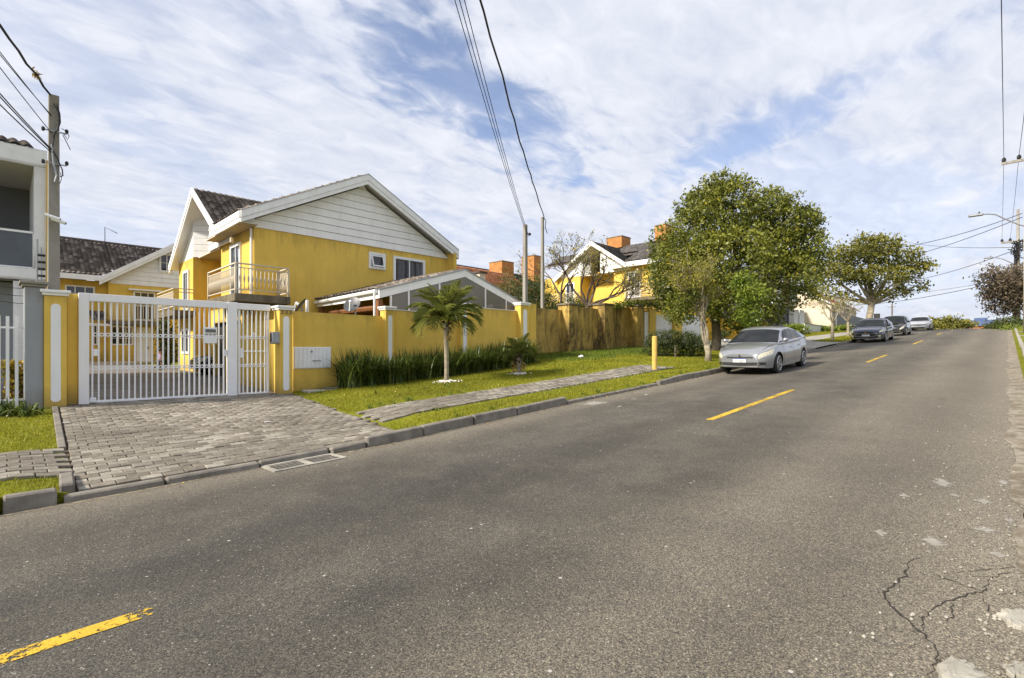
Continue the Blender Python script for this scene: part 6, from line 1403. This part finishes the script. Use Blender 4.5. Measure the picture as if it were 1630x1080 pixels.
# strap-leaved hedge clumps along the wall
variants = []
for k in range(5):
    V, F, rn = blades('clump', (0, 0, 0), 190, 1.18, .85, .05, 'leaf_iris', rad=.20); o = soup('strap_leaves', V, F, rn, 'leaf_iris'); variants.append(o.data); bpy.data.objects.remove(o)
cl = []
x = 7.0; i = 0
while x < 14.9: cl.append((x, 13.32+random.uniform(-.08, .08), random.uniform(.9, 1.08)*(1.0 if x < 8 else .88))); cl.append((x+.25, 13.72+random.uniform(-.08, .05), random.uniform(.9, 1.1)*(1 if x < 8 else .9))); x += .50
for i, (x, y, s) in enumerate(cl):
    if i == 0: lab, g_ = 'leftmost strap-leaved clump of the hedge by the meter cupboard', 'strap-leaved clumps of the hedge'
    elif x > 14.6: lab, g_ = 'last strap-leaved clump at the right end of the hedge', 'strap-leaved clumps of the hedge'
    else: lab, g_ = 'dark green strap-leaved clump in the hedge along the yellow wall', 'strap-leaved clumps of the hedge'
    T = thing('strap_leaf_plant', (x, y, zl(x, y)), lab, 'plant', g_); o = bpy.data.objects.new('strap_leaves', variants[i % 5]); COL.objects.link(o); o.parent = T; o.scale = (s, s, s); o.rotation_euler.z = random.uniform(0, 6.28)
# plants at the far left
for (u, v, n, h, lean, lab, mat, w) in ((12, 662, 70, .42, 1.0, 'dark broad-leaved plant on the lawn corner at the left edge', 'leaf_iris', .05), (40, 662, 60, .38, 1.0, 'dark leafy plant at the foot of the grey pillar', 'leaf_iris', .05), (-8, 655, 60, .4, 1.0, 'dark leafy plant cut by the left picture edge', 'leaf_iris', .05)):
    B = on_left(u, v); T = thing('leafy_plant', B, lab, 'plant'); V, F, rn = blades('l', B, n, h, lean, w, mat, rad=.16, droop=.8); tag(soup('leaves', V, F, rn, mat, T), kind='stuff')
for u, lab in ((18, 'yellow-green croton left behind the white fence picket'), (34, 'yellow-green croton beside the grey pillar')):
    B = PY(u, 0, 14.4); B.z = zl(B.x, 14.4); T = thing('croton', B, lab, 'plant'); MB().tube([B, B+Vector((0, 0, .7))], .02, 5).build('stem', 'bark', T); crown('foliage', [((B.x, B.y, B.z+z), (.11, .11, .16)) for z in (.25, .45, .65, .85)], 420, .12, 'leaf_croton', T, 6, .05, .2, aspect=.3)
# yellow post on the path
yp = on_left(1042, 590); Y_ = thing('marker_post', yp, 'short yellow round post standing at the end of the footpath', 'post'); MB().lathe([(.085, -.1), (.085, 1.10), (.078, 1.13), (.03, 1.14)], yp, 14).build('shaft', 'post_yellow', Y_, smooth=False)
lp = on_left(925, 571); lt = thing('litter_bag', lp, 'crumpled white plastic bag on the grass by the stained wall', 'litter'); bmq = bmesh.new(); bmesh.ops.create_icosphere(bmq, subdivisions=2, radius=.11)
for v in bmq.verts: v.co = Vector((v.co.x*1.3, v.co.y*.9, v.co.z*.6+.08))*random.uniform(.8, 1.15)
me = bpy.data.meshes.new('bag'); bmq.to_mesh(me); bmq.free(); link('bag', me, 'litter', lt)
for k, (u, v) in enumerate(((105, 674), (425, 670))):
    p = on_left(u, v); p.z = zd(p.x, p.y)+.012; tag(MB().box(p.x-.04, p.x+.05, p.y-.03, p.y+.02, p.z, p.z+.008).build('paper_scrap', 'litter', org=tuple(p)), ('small white paper scrap at the left edge of the driveway', 'small white paper scrap in the middle of the driveway')[k], 'litter')
# plants and pots in the yard
yb = thing('yard_shrub', (PY(262, 0, 31).x, 31, zy(0, 31)), 'tall dark shrub beside the child in the yard', 'shrub'); bz = zy(0, 31); bxx = PY(266, 0, 31).x
MB().tube([(bxx, 31, bz), (bxx, 31, bz+2)], .05, 6).build('stem', 'bark', yb); crown('foliage', [((bxx+random.uniform(-.2, .2), 31+random.uniform(-.2, .2), bz+z), (.4, .4, .45)) for z in (.5, .9, 1.3, 1.8, 2.3)], 2600, .14, 'leaf_hedge', yb, 8, .12, .3)
c = PY(276, 512, 30); tag(soup('hanging_flowers', *(lambda vf: (vf[0], vf[1], np.full(len(vf[1]), .99)))(leaf_quads(np.array(c)+rng.normal(size=(90, 3))*.14, .12)), 'leaf_croton', org=tuple(c)), 'bright yellow flowers hanging in the yard shrub', 'flowers')

# ------------------------------------------------------------------ cars
def lerp_tab(x, tab): return float(np.interp(x, [t[0] for t in tab], [t[1] for t in tab]))
def smooth_tab(tab, n=400, k=.10):
    xs = np.linspace(tab[0][0], tab[-1][0], n); ys = np.interp(xs, [t[0] for t in tab], [t[1] for t in tab]); d = xs[1]-xs[0]; w = max(1, int(k/d)); ker = np.ones(2*w+1)/(2*w+1)
    yp_ = np.concatenate([2*ys[0]-ys[w:0:-1], ys, 2*ys[-1]-ys[-2:-w-2:-1]]); ys = np.convolve(yp_, ker, 'valid'); return lambda x: float(np.interp(x, xs, ys))
def car(name, label, loc, yaw, pitch, paint_, S, group='cars parked along the kerb', plate=None, emblem='diamond'):
    """S: dict of profiles in the car's own frame, x forward, origin on the ground midway between the axles"""
    T = thing(name, loc, label, 'car', group); ORG[T.name] = Vector((0, 0, 0)); T.rotation_euler = (0, 0, 0)
    fwd = Vector((math.cos(yaw)*math.cos(pitch), math.sin(yaw)*math.cos(pitch), math.sin(pitch))); left = Vector((-math.sin(yaw), math.cos(yaw), 0)); up = fwd.cross(left); M = Matrix((fwd, left, up)).transposed(); T.rotation_euler = M.to_euler()
    xf, xr_, Wd, wb, rw = S['xf'], S['xr'], S['w'], S['wb'], S['rw']; ax = (wb/2, -wb/2)
    zt_ = smooth_tab(S['top'], k=.07); roof = smooth_tab(S['roof'], k=.09); c0, c1 = S['roof'][-1][0], S['roof'][0][0]   # windscreen base x, rear base x
    plan = smooth_tab(S['plan'], k=.06)
    def wid(x): return Wd*plan(x)
    def bot(x):
        b = lerp_tab(x, S['bot'])
        for a in ax:
            dx = abs(x-a); ra = rw*1.17
            if dx < ra: b = max(b, rw+math.sqrt(ra*ra-dx*dx)*.98)
        return b
    def sec(x, t):   # t 0..1 from sill up the flank over the shoulder to the centre line
        w = wid(x); zb0 = bot(x); zs = zt_(x); zc_ = zs+.035*min(1, w/.6)
        if t < .62:
            s = t/.62; z = zb0+(zs-.045-zb0)*s; h = (z-.25)/max(.2, zs-.25); y = w*(.955+.045*math.sin(math.pi*min(1, max(0, h*.95+.08)))-.055*max(0, h-.72)/.28)
            return Vector((x, y, z))
        s = (t-.62)/.38; y0 = w*.945; a = s*math.pi/2
        return Vector((x, y0*(1-s)**.75 if s < 1 else 0, zs-.045+(zc_-zs+.045)*math.sin(a)**.7))
    xs = sorted(set(list(np.linspace(xr_, xf, 66))+[a+d*rw*1.17 for a in ax for d in (-1, -.98, -.9, -.75, .75, .9, .98, 1)]))
    ts = [0, .08, .18, .30, .42, .52, .58, .62, .66, .72, .80, .9, 1]
    mb = MB()
    for sg in (1, -1):
        P = [[Vector((p.x, p.y*sg, p.z)) for p in (sec(x, t) for t in (ts if sg > 0 else ts))] for x in xs]
        mb.grid(P if sg < 0 else [r[::-1] for r in P])
    for xe, rev in ((xf, False), (xr_, True)):   # end caps
        L = [sec(xe, t) for t in ts]; ring = [(p.x, p.y, p.z) for p in L]+[(p.x, -p.y, p.z) for p in L[-2::-1]]
        mb.add(ring, [tuple(range(len(ring)))[::-1] if rev else tuple(range(len(ring)))])
    body = mb.build('body', paint_, T, smooth=True)
    bmx = bmesh.new(); bmx.from_mesh(body.data); bmesh.ops.remove_doubles(bmx, verts=bmx.verts, dist=.0008); bmesh.ops.recalc_face_normals(bmx, faces=bmx.faces); bmx.to_mesh(body.data); bmx.free()
    for p in body.data.polygons: p.use_smooth = True
    md = body.modifiers.new('es', 'EDGE_SPLIT'); md.split_angle = R(38)
    # greenhouse
    def gsec(x, t):
        zr = roof(x); zb1 = zt_(x)-.03; w0 = wid(x)*.925; hh = max(0, zr-zb1); k = min(1, hh/.36); w1 = w0*(1-.20*k)
        if t < .45: s = t/.45; return Vector((x, w0+(w1-w0)*s, zb1+(hh-.05*k)*s))
        s = (t-.45)/.55; return Vector((x, w1*(1-s)**.8 if s < 1 else 0, zb1+hh-.05*k+(.05*k+.025)*math.sin(s*math.pi/2)**.6))
    gx = list(np.linspace(c1, c0, 44)); gt = [0, .15, .3, .41, .45, .49, .55, .65, .78, .9, 1]; mb = MB()
    for sg in (1, -1):
        P = [[Vector((p.x, p.y*sg, p.z)) for p in (gsec(x, t) for t in gt)] for x in gx]; mb.grid(P if sg < 0 else [r[::-1] for r in P])
    cab = mb.build('cabin', paint_, T, smooth=True); bmx = bmesh.new(); bmx.from_mesh(cab.data); bmesh.ops.remove_doubles(bmx, verts=bmx.verts, dist=.0008); bmesh.ops.recalc_face_normals(bmx, faces=bmx.faces); bmx.to_mesh(cab.data); bmx.free()
    for p in cab.data.polygons: p.use_smooth = True
    def patch_on(fn, xa, xb, ta, tb, sg, off, nx=10, nt=6, skew=None):
        P = []
        for i in range(nx+1):
            row = []
            for j in range(nt+1):
                t = ta+(tb-ta)*j/nt; a_, b_ = (xa, xb) if skew is None else (xa+skew[0]*j/nt, xb+skew[1]*j/nt); x = a_+(b_-a_)*i/nx; e = .004
                p = fn(x, t); dx = fn(x+e, t)-fn(x-e, t); dt = fn(x, min(1, t+e))-fn(x, max(0, t-e)); n_ = dx.cross(dt)
                n_ = n_.normalized() if n_.length > 1e-9 else Vector((0, 0, 1))
                if n_.dot(Vector((0, p.y, .3))) < 0: n_ = -n_
                q = p+n_*off; row.append(Vector((q.x, q.y*sg, q.z)))
            P.append(row)
        return P
    ws0, ws1 = S['ws']; rs0, rs1 = S['rs']
    mb = MB()
    for sg in (1, -1): P = patch_on(gsec, ws0, ws1, .47, 1, sg, .006, 8, 8); mb.grid(P)
    mb.build('windscreen', 'glass_car', T, smooth=True)
    mb = MB()
    for sg in (1, -1): P = patch_on(gsec, rs0, rs1, .50, 1, sg, .006, 8, 8); mb.grid(P)
    mb.build('rear_window', 'glass_car', T, smooth=True)
    for sg in (1, -1):
        for (xa, xb, sk) in S['side']: MB().grid(patch_on(gsec, xa, xb, .07, .41, sg, .006, 8, 5, sk)).build('side_window', 'glass_car', T, smooth=True)
        MB().grid(patch_on(sec, S['head'][0], S['head'][1], S['head'][2], S['head'][3], sg, .008, 8, 4, S['head'][4])).build('headlight', 'lamp_glass', T, smooth=True)
        MB().grid(patch_on(sec, xr_+.02, xr_+.28, .42, .56, sg, .008, 5, 4)).build('tail_light', 'red_lamp', T, smooth=True)
        mx_ = ws0-.28; pmr = gsec(mx_, .05); c = Vector((mx_+.05, sg*(pmr.y+.13), pmr.z+.09))
        mr_ = MB(); mr_.tube([c+Vector((.05, -sg*.09, -.02)), c+Vector((.06, 0, 0)), c+Vector((.02, sg*.08, .01))], [.04, .075, .05], 8); mr_.build('door_mirror', paint_, T, smooth=True); MB().tube([c+Vector((.04, -sg*.17, -.07)), c+Vector((.05, -sg*.05, -.02))], .02, 5).build('mirror_arm', 'plastic_black', T)
        MB().grid(patch_on(sec, S['ws'][0]+.12, xf-.30, .695, .705, sg, .003, 8, 1)).build('hood_gap', 'plastic_black', T)
        for xd in S['doors']: MB().grid(patch_on(sec, xd-.006, xd+.006, .06, .60, sg, .003, 1, 8)).build('door_gap', 'plastic_black', T)
        for xh in S['handles']: MB().grid(patch_on(sec, xh-.10, xh+.10, .47, .50, sg, .018, 3, 2)).build('door_handle', paint_ if paint_ != 'car_black' else 'chrome', T)
        MB().grid(patch_on(sec, -wb/2+.5, wb/2-.5, .05, .11, sg, .012, 6, 2)).build('sill_trim', S.get('sill', paint_), T)
        for a in ax:
            yo = sg*(Wd-.035); tw = .20; whl = MB().tube([Vector((a, yo-sg*tw, rw)), Vector((a, yo-sg*tw+sg*.02, rw)), Vector((a, yo-sg*.02, rw)), Vector((a, yo, rw))], [rw*.93, rw, rw, rw*.94], 28).build('wheel', 'tyre', T)
            rim = MB().tube([Vector((a, yo+sg*.001, rw)), Vector((a, yo+sg*.006, rw))], [rw*.70, rw*.66], 24).build('rim', 'plastic_black', whl)
            mbs = MB()
            for k in range(6): an = 2*math.pi*k/6+.3; mbs.bar(Vector((a, yo+sg*.012, rw)), Vector((a+math.cos(an)*rw*.66, yo+sg*.012, rw+math.sin(an)*rw*.66)), .05, .02, up=(0, 1, 0))
            R0 = [Vector((a+math.cos(t)*rw*.67, yo+sg*.012, rw+math.sin(t)*rw*.67)) for t in np.linspace(0, 2*math.pi, 25)]; mbs.tube(R0, .022, 5, cap=False); mbs.tube([Vector((a, yo+sg*.004, rw)), Vector((a, yo+sg*.025, rw))], .05, 8); mbs.build('spokes', 'rim', whl)
    # dark underside and wheel wells
    MB().box(xr_+.25, xf-.25, -Wd*.80, Wd*.80, .20, .62).build('underbody', 'dark', T)
    # front face pieces follow the nose
    def nose_x(y):
        lo, hi = xf-1.2, xf
        if abs(y) <= wid(xf)*.94: return xf
        for _ in range(24):
            m_ = (lo+hi)/2
            if wid(m_)*.985 > abs(y): lo = m_
            else: hi = m_
        return lo
    def nose_patch(name_, ya, yb, za, zb3, mat, off, n=12, shape=None):
        P = []
        for i in range(n+1):
            y = ya+(yb-ya)*i/n; s = abs(2*i/n-1); za_, zb_ = (za, zb3) if shape is None else shape(s, za, zb3); P.append([Vector((nose_x(y)+off, y, za_)), Vector((nose_x(y)+off, y, (za_+zb_)/2)), Vector((nose_x(y)+off, y, zb_))])
        return MB().grid(P).build(name_, mat, T)
    for it in S['nose']: nose_patch(*it)
    if plate:
        z = S['plate_z']; pl = MB().box(xf+.012, xf+.028, -.20, .20, z-.065, z+.065).build('number_plate', 'plate', T); MB().box(xf+.0285, xf+.030, -.197, .197, z+.035, z+.063).build('plate_band', 'plate_blue', pl)
        if plate is not True:
            me_ = text_mesh(plate, .085, .001); me_.transform(Matrix(((0, 0, 1, xf+.029), (1, 0, 0, 0), (0, 1, 0, z-.05), (0, 0, 0, 1)))); me_.materials.clear(); link('plate_lettering', me_, 'plate_ink', pl)
    if emblem == 'diamond': z = S['emblem_z']; MB().prism_x([(-.04, z), (0, z-.05), (.04, z), (0, z+.05)], xf+.005, xf+.03).build('emblem', 'chrome', T); MB().prism_x([(-.018, z), (0, z-.03), (.018, z), (0, z+.03)], xf+.0301, xf+.032).build('emblem_recess', 'plastic_black', T)
    if emblem == 'bow': z = S['emblem_z']; MB().prism_x([(-.10, z-.022), (-.035, z-.022), (-.035, z-.04), (.035, z-.04), (.035, z-.022), (.10, z-.022), (.085, z+.022), (.03, z+.022), (.03, z+.04), (-.03, z+.04), (-.03, z+.022), (-.085, z+.022)], xf+.03, xf+.05).build('emblem', 'gold', T)
    return T
m, nt, b = new_mat('glass_car'); nt.links.new(ramp(nt, noise(nt, coords(nt), 2.5, 3), [(.35, (.005, .006, .006)), (.7, (.016, .019, .019))]), b.inputs['Base Color']); b.inputs['Roughness'].default_value = .05; b.inputs['Specular IOR Level'].default_value = .28
def sedan(Lf=2.26, Lr=-2.36, W_=.905, H_=1.48, wb=2.70):
    k = (H_-.98)/.5
    return dict(xf=Lf, xr=Lr, w=W_, wb=wb, rw=.325,
        top=[(Lr, .84), (Lr+.08, 1.02), (Lr+.5, 1.09), (-1.2, 1.04), (0, .985), (.9, .975), (1.15, .955), (1.7, .875), (Lf-.22, .785), (Lf-.06, .725), (Lf, .645)],
        roof=[(Lr+.42, 1.06), (-1.35, 1.06+.27*k), (-.95, .98+.43*k), (-.3, .98+.5*k), (.1, .98+.485*k), (.38, .98+.42*k), (1.18, .94)],
        plan=[(Lr, .72), (Lr+.10, .84), (Lr+.45, .95), (-1, 1), (.6, 1), (1.3, .99), (Lf-.55, .945), (Lf-.28, .85), (Lf-.10, .73), (Lf, .60)],
        bot=[(Lr, .36), (Lr+.3, .27), (-.5, .22), (.5, .22), (Lf-.35, .21), (Lf, .25)],
        ws=(1.13, .42), rs=(Lr+.50, -1.12), side=[(-.10, .80, (.0, -.42)), (-.98, -.18, (.12, .0)), (-1.42, -1.04, (.20, .12))],
        head=(Lf-.66, Lf-.012, .44, .605, (-.08, -.0)), doors=[.88, -.14, -1.02], handles=[.02, -.86], plate_z=.475, emblem_z=.625, sill='car_silver',
        nose=[('upper_grille', -.40, .40, .545, .582, 'plastic_black', .012), ('lower_grille', -.72, .72, .30, .40, 'plastic_black', .014, 20, lambda s, a, b: (a+.03*s, b+.02*s)), ('lip', -.70, .70, .255, .275, 'chrome', .016, 20), ('fog_light', .52, .58, .335, .385, 'chrome', .022, 3), ('fog_light', -.58, -.52, .335, .385, 'chrome', .022, 3)])
pi = math.pi
S1 = sedan(); silver = car('silver_sedan', 'silver sedan parked at the kerb beside the big tree', (18.68, 6.02, rz(18.68, 6.0)+.0), pi, -math.atan(.0595), 'car_silver', S1, plate='AVV9J03')
S2 = sedan(2.30, -2.34, .90, 1.46, 2.70)
S2['head'] = (S2['xf']-.75, S2['xf']-.12, .50, .60, (0, -.05)); S2['sill'] = 'chrome'; S2['emblem_z'] = .60; S2['plate_z'] = .47
S2['nose'] = [('grille', -.55, .55, .36, .60, 'plastic_black', .012, 14, lambda s, a, b: (a+.09*s, b-.06*s)), ('grille_frame', -.58, .58, .595, .62, 'chrome', .016, 14, lambda s, a, b: (a-.06*s, b-.06*s)), ('grille_frame', -.58, .58, .335, .36, 'chrome', .016, 14, lambda s, a, b: (a+.09*s, b+.09*s)), ('lip', -.74, .74, .25, .29, 'chrome', .016), ('fog_light', .62, .72, .36, .46, 'chrome', .02, 3), ('fog_light', -.72, -.62, .36, .46, 'chrome', .02, 3)]
car('navy_sedan', 'dark navy sedan with chrome-framed grille, second of the parked cars', (39.5, 6.15, rz(39.5, 6.1)), pi, -math.atan(.064), 'car_navy', S2, plate=True, emblem='bow')
S3 = sedan(1.92, -1.95, .87, 1.50, 2.52)
S3['top'] = [(-1.95, .80), (-1.88, 1.02), (-1.2, 1.02), (0, .985), (.7, .975), (.95, .955), (1.4, .87), (1.72, .76), (1.86, .68), (1.92, .58)]
S3['roof'] = [(-1.90, 1.0), (-1.72, 1.28), (-1.45, 1.45), (-.5, 1.50), (0, 1.48), (.25, 1.42), (1.0, .94)]; S3['ws'] = (.95, .28); S3['rs'] = (-1.85, -1.55); S3['side'] = [(-.12, .66, (0, -.36)), (-.95, -.2, (.08, 0)), (-1.45, -1.02, (.05, .06))]; S3['doors'] = [.75, -.16, -1.0]
S3['plan'] = [(-1.95, .78), (-1.85, .90), (-1.4, .97), (-.6, 1), (.5, 1), (1.0, .99), (1.45, .94), (1.68, .85), (1.84, .73), (1.92, .6)]; S3['sill'] = 'car_black'
car('black_hatchback', 'black hatchback parked behind the navy sedan', (48.9, 6.2, rz(48.9, 6.1)), pi, -math.atan(.062), 'car_black', S3, plate=None)
S4 = sedan(2.28, -2.34, .91, 1.47); S4['sill'] = 'car_white'; S4['nose'] = [('grille', -.66, .66, .52, .60, 'plastic_black', .012, 14, lambda s, a, b: (a+.05*s, b+.05*s)), ('lower_grille', -.60, .60, .26, .36, 'plastic_black', .012)]
car('pale_sedan', 'pale silver-white sedan farthest up the street at the crest', (68.5, 6.5, rz(68.5, 6.5)), pi, -math.atan(.042), 'car_white', S4)
S5 = dict(S3); S5['sill'] = 'car_black'
yc = PY(350, 0, 24.2); T5 = car('yard_car', 'black car parked in the yard seen through the gate bars', (yc.x+.9, 24.2, zy(0, 24.2)), pi, 0, 'car_black', S5, group=None)

# ------------------------------------------------------------------ child in the yard
def child():
    X, Y = PY(255.5, 0, 29.5).x, 29.5; z0 = zy(0, Y); T = thing('person', (X, Y, z0), 'small person in lavender top and dark trousers in the yard behind the gate', 'person'); o_ = ORG[T.name]
    J = {'pel': (0, 0, .46), 'ch': (-.02, 0, .68), 'nk': (-.02, 0, .80), 'hd': (-.04, 0, .90), 'ht': (-.04, 0, 1.0), 'lh': (0, .06, .44), 'lk': (-.03, .065, .24), 'la': (.02, .065, .05), 'lt': (-.09, .07, .02), 'rh': (0, -.06, .44), 'rk': (.02, -.065, .24), 'ra': (.07, -.065, .05), 'rt': (-.04, -.07, .02), 'ls': (-.02, .11, .75), 'le': (-.04, .14, .60), 'lw': (-.12, .13, .50), 'lp': (-.16, .12, .47), 'rs': (-.02, -.11, .75), 're': (-.03, -.14, .60), 'rw': (-.10, -.13, .50), 'rp': (-.14, -.12, .47)}
    E_ = [('pel', 'ch'), ('ch', 'nk'), ('nk', 'hd'), ('hd', 'ht'), ('pel', 'lh'), ('lh', 'lk'), ('lk', 'la'), ('la', 'lt'), ('pel', 'rh'), ('rh', 'rk'), ('rk', 'ra'), ('ra', 'rt'), ('ch', 'ls'), ('ls', 'le'), ('le', 'lw'), ('lw', 'lp'), ('ch', 'rs'), ('rs', 're'), ('re', 'rw'), ('rw', 'rp')]
    Rr = {'pel': .085, 'ch': .09, 'nk': .035, 'hd': .075, 'ht': .07, 'lh': .06, 'lk': .045, 'la': .03, 'lt': .025, 'ls': .04, 'le': .03, 'lw': .022, 'lp': .024}
    ks = list(J); me = bpy.data.meshes.new('body'); me.from_pydata([J[k] for k in ks], [(ks.index(a), ks.index(b)) for a, b in E_], []); ob = bpy.data.objects.new('tmp', me); COL.objects.link(ob)
    sk = ob.modifiers.new('s', 'SKIN'); 
    if not me.skin_vertices: me.attributes
    for i, k in enumerate(ks):
        r_ = Rr.get(k) or Rr.get('l'+k[1:]); d_ = me.skin_vertices[0].data[i]; d_.radius = (r_, r_); d_.use_root = (k == 'pel')
    ob.modifiers.new('u', 'SUBSURF').levels = 1
    m2 = bpy.data.meshes.new_from_object(ob.evaluated_get(bpy.context.evaluated_depsgraph_get())); bpy.data.objects.remove(ob); m2.materials.clear()
    for n_ in ('skin', 'lavender', 'plastic_black'): m2.materials.append(MATS[n_])
    for p in m2.polygons: z = p.center.z; p.use_smooth = True; p.material_index = 0 if z > .80 or (abs(p.center.y) > .10 and z < .56) else (1 if z > .47 else 2)
    link('body', m2, None, T); MB().lathe([(.03, -.10), (.085, -.06), (.092, 0), (.075, .06), (.03, .085)], (X-.02, Y, z0+.985), 10).build('hair', 'hair', T, smooth=True)
child()
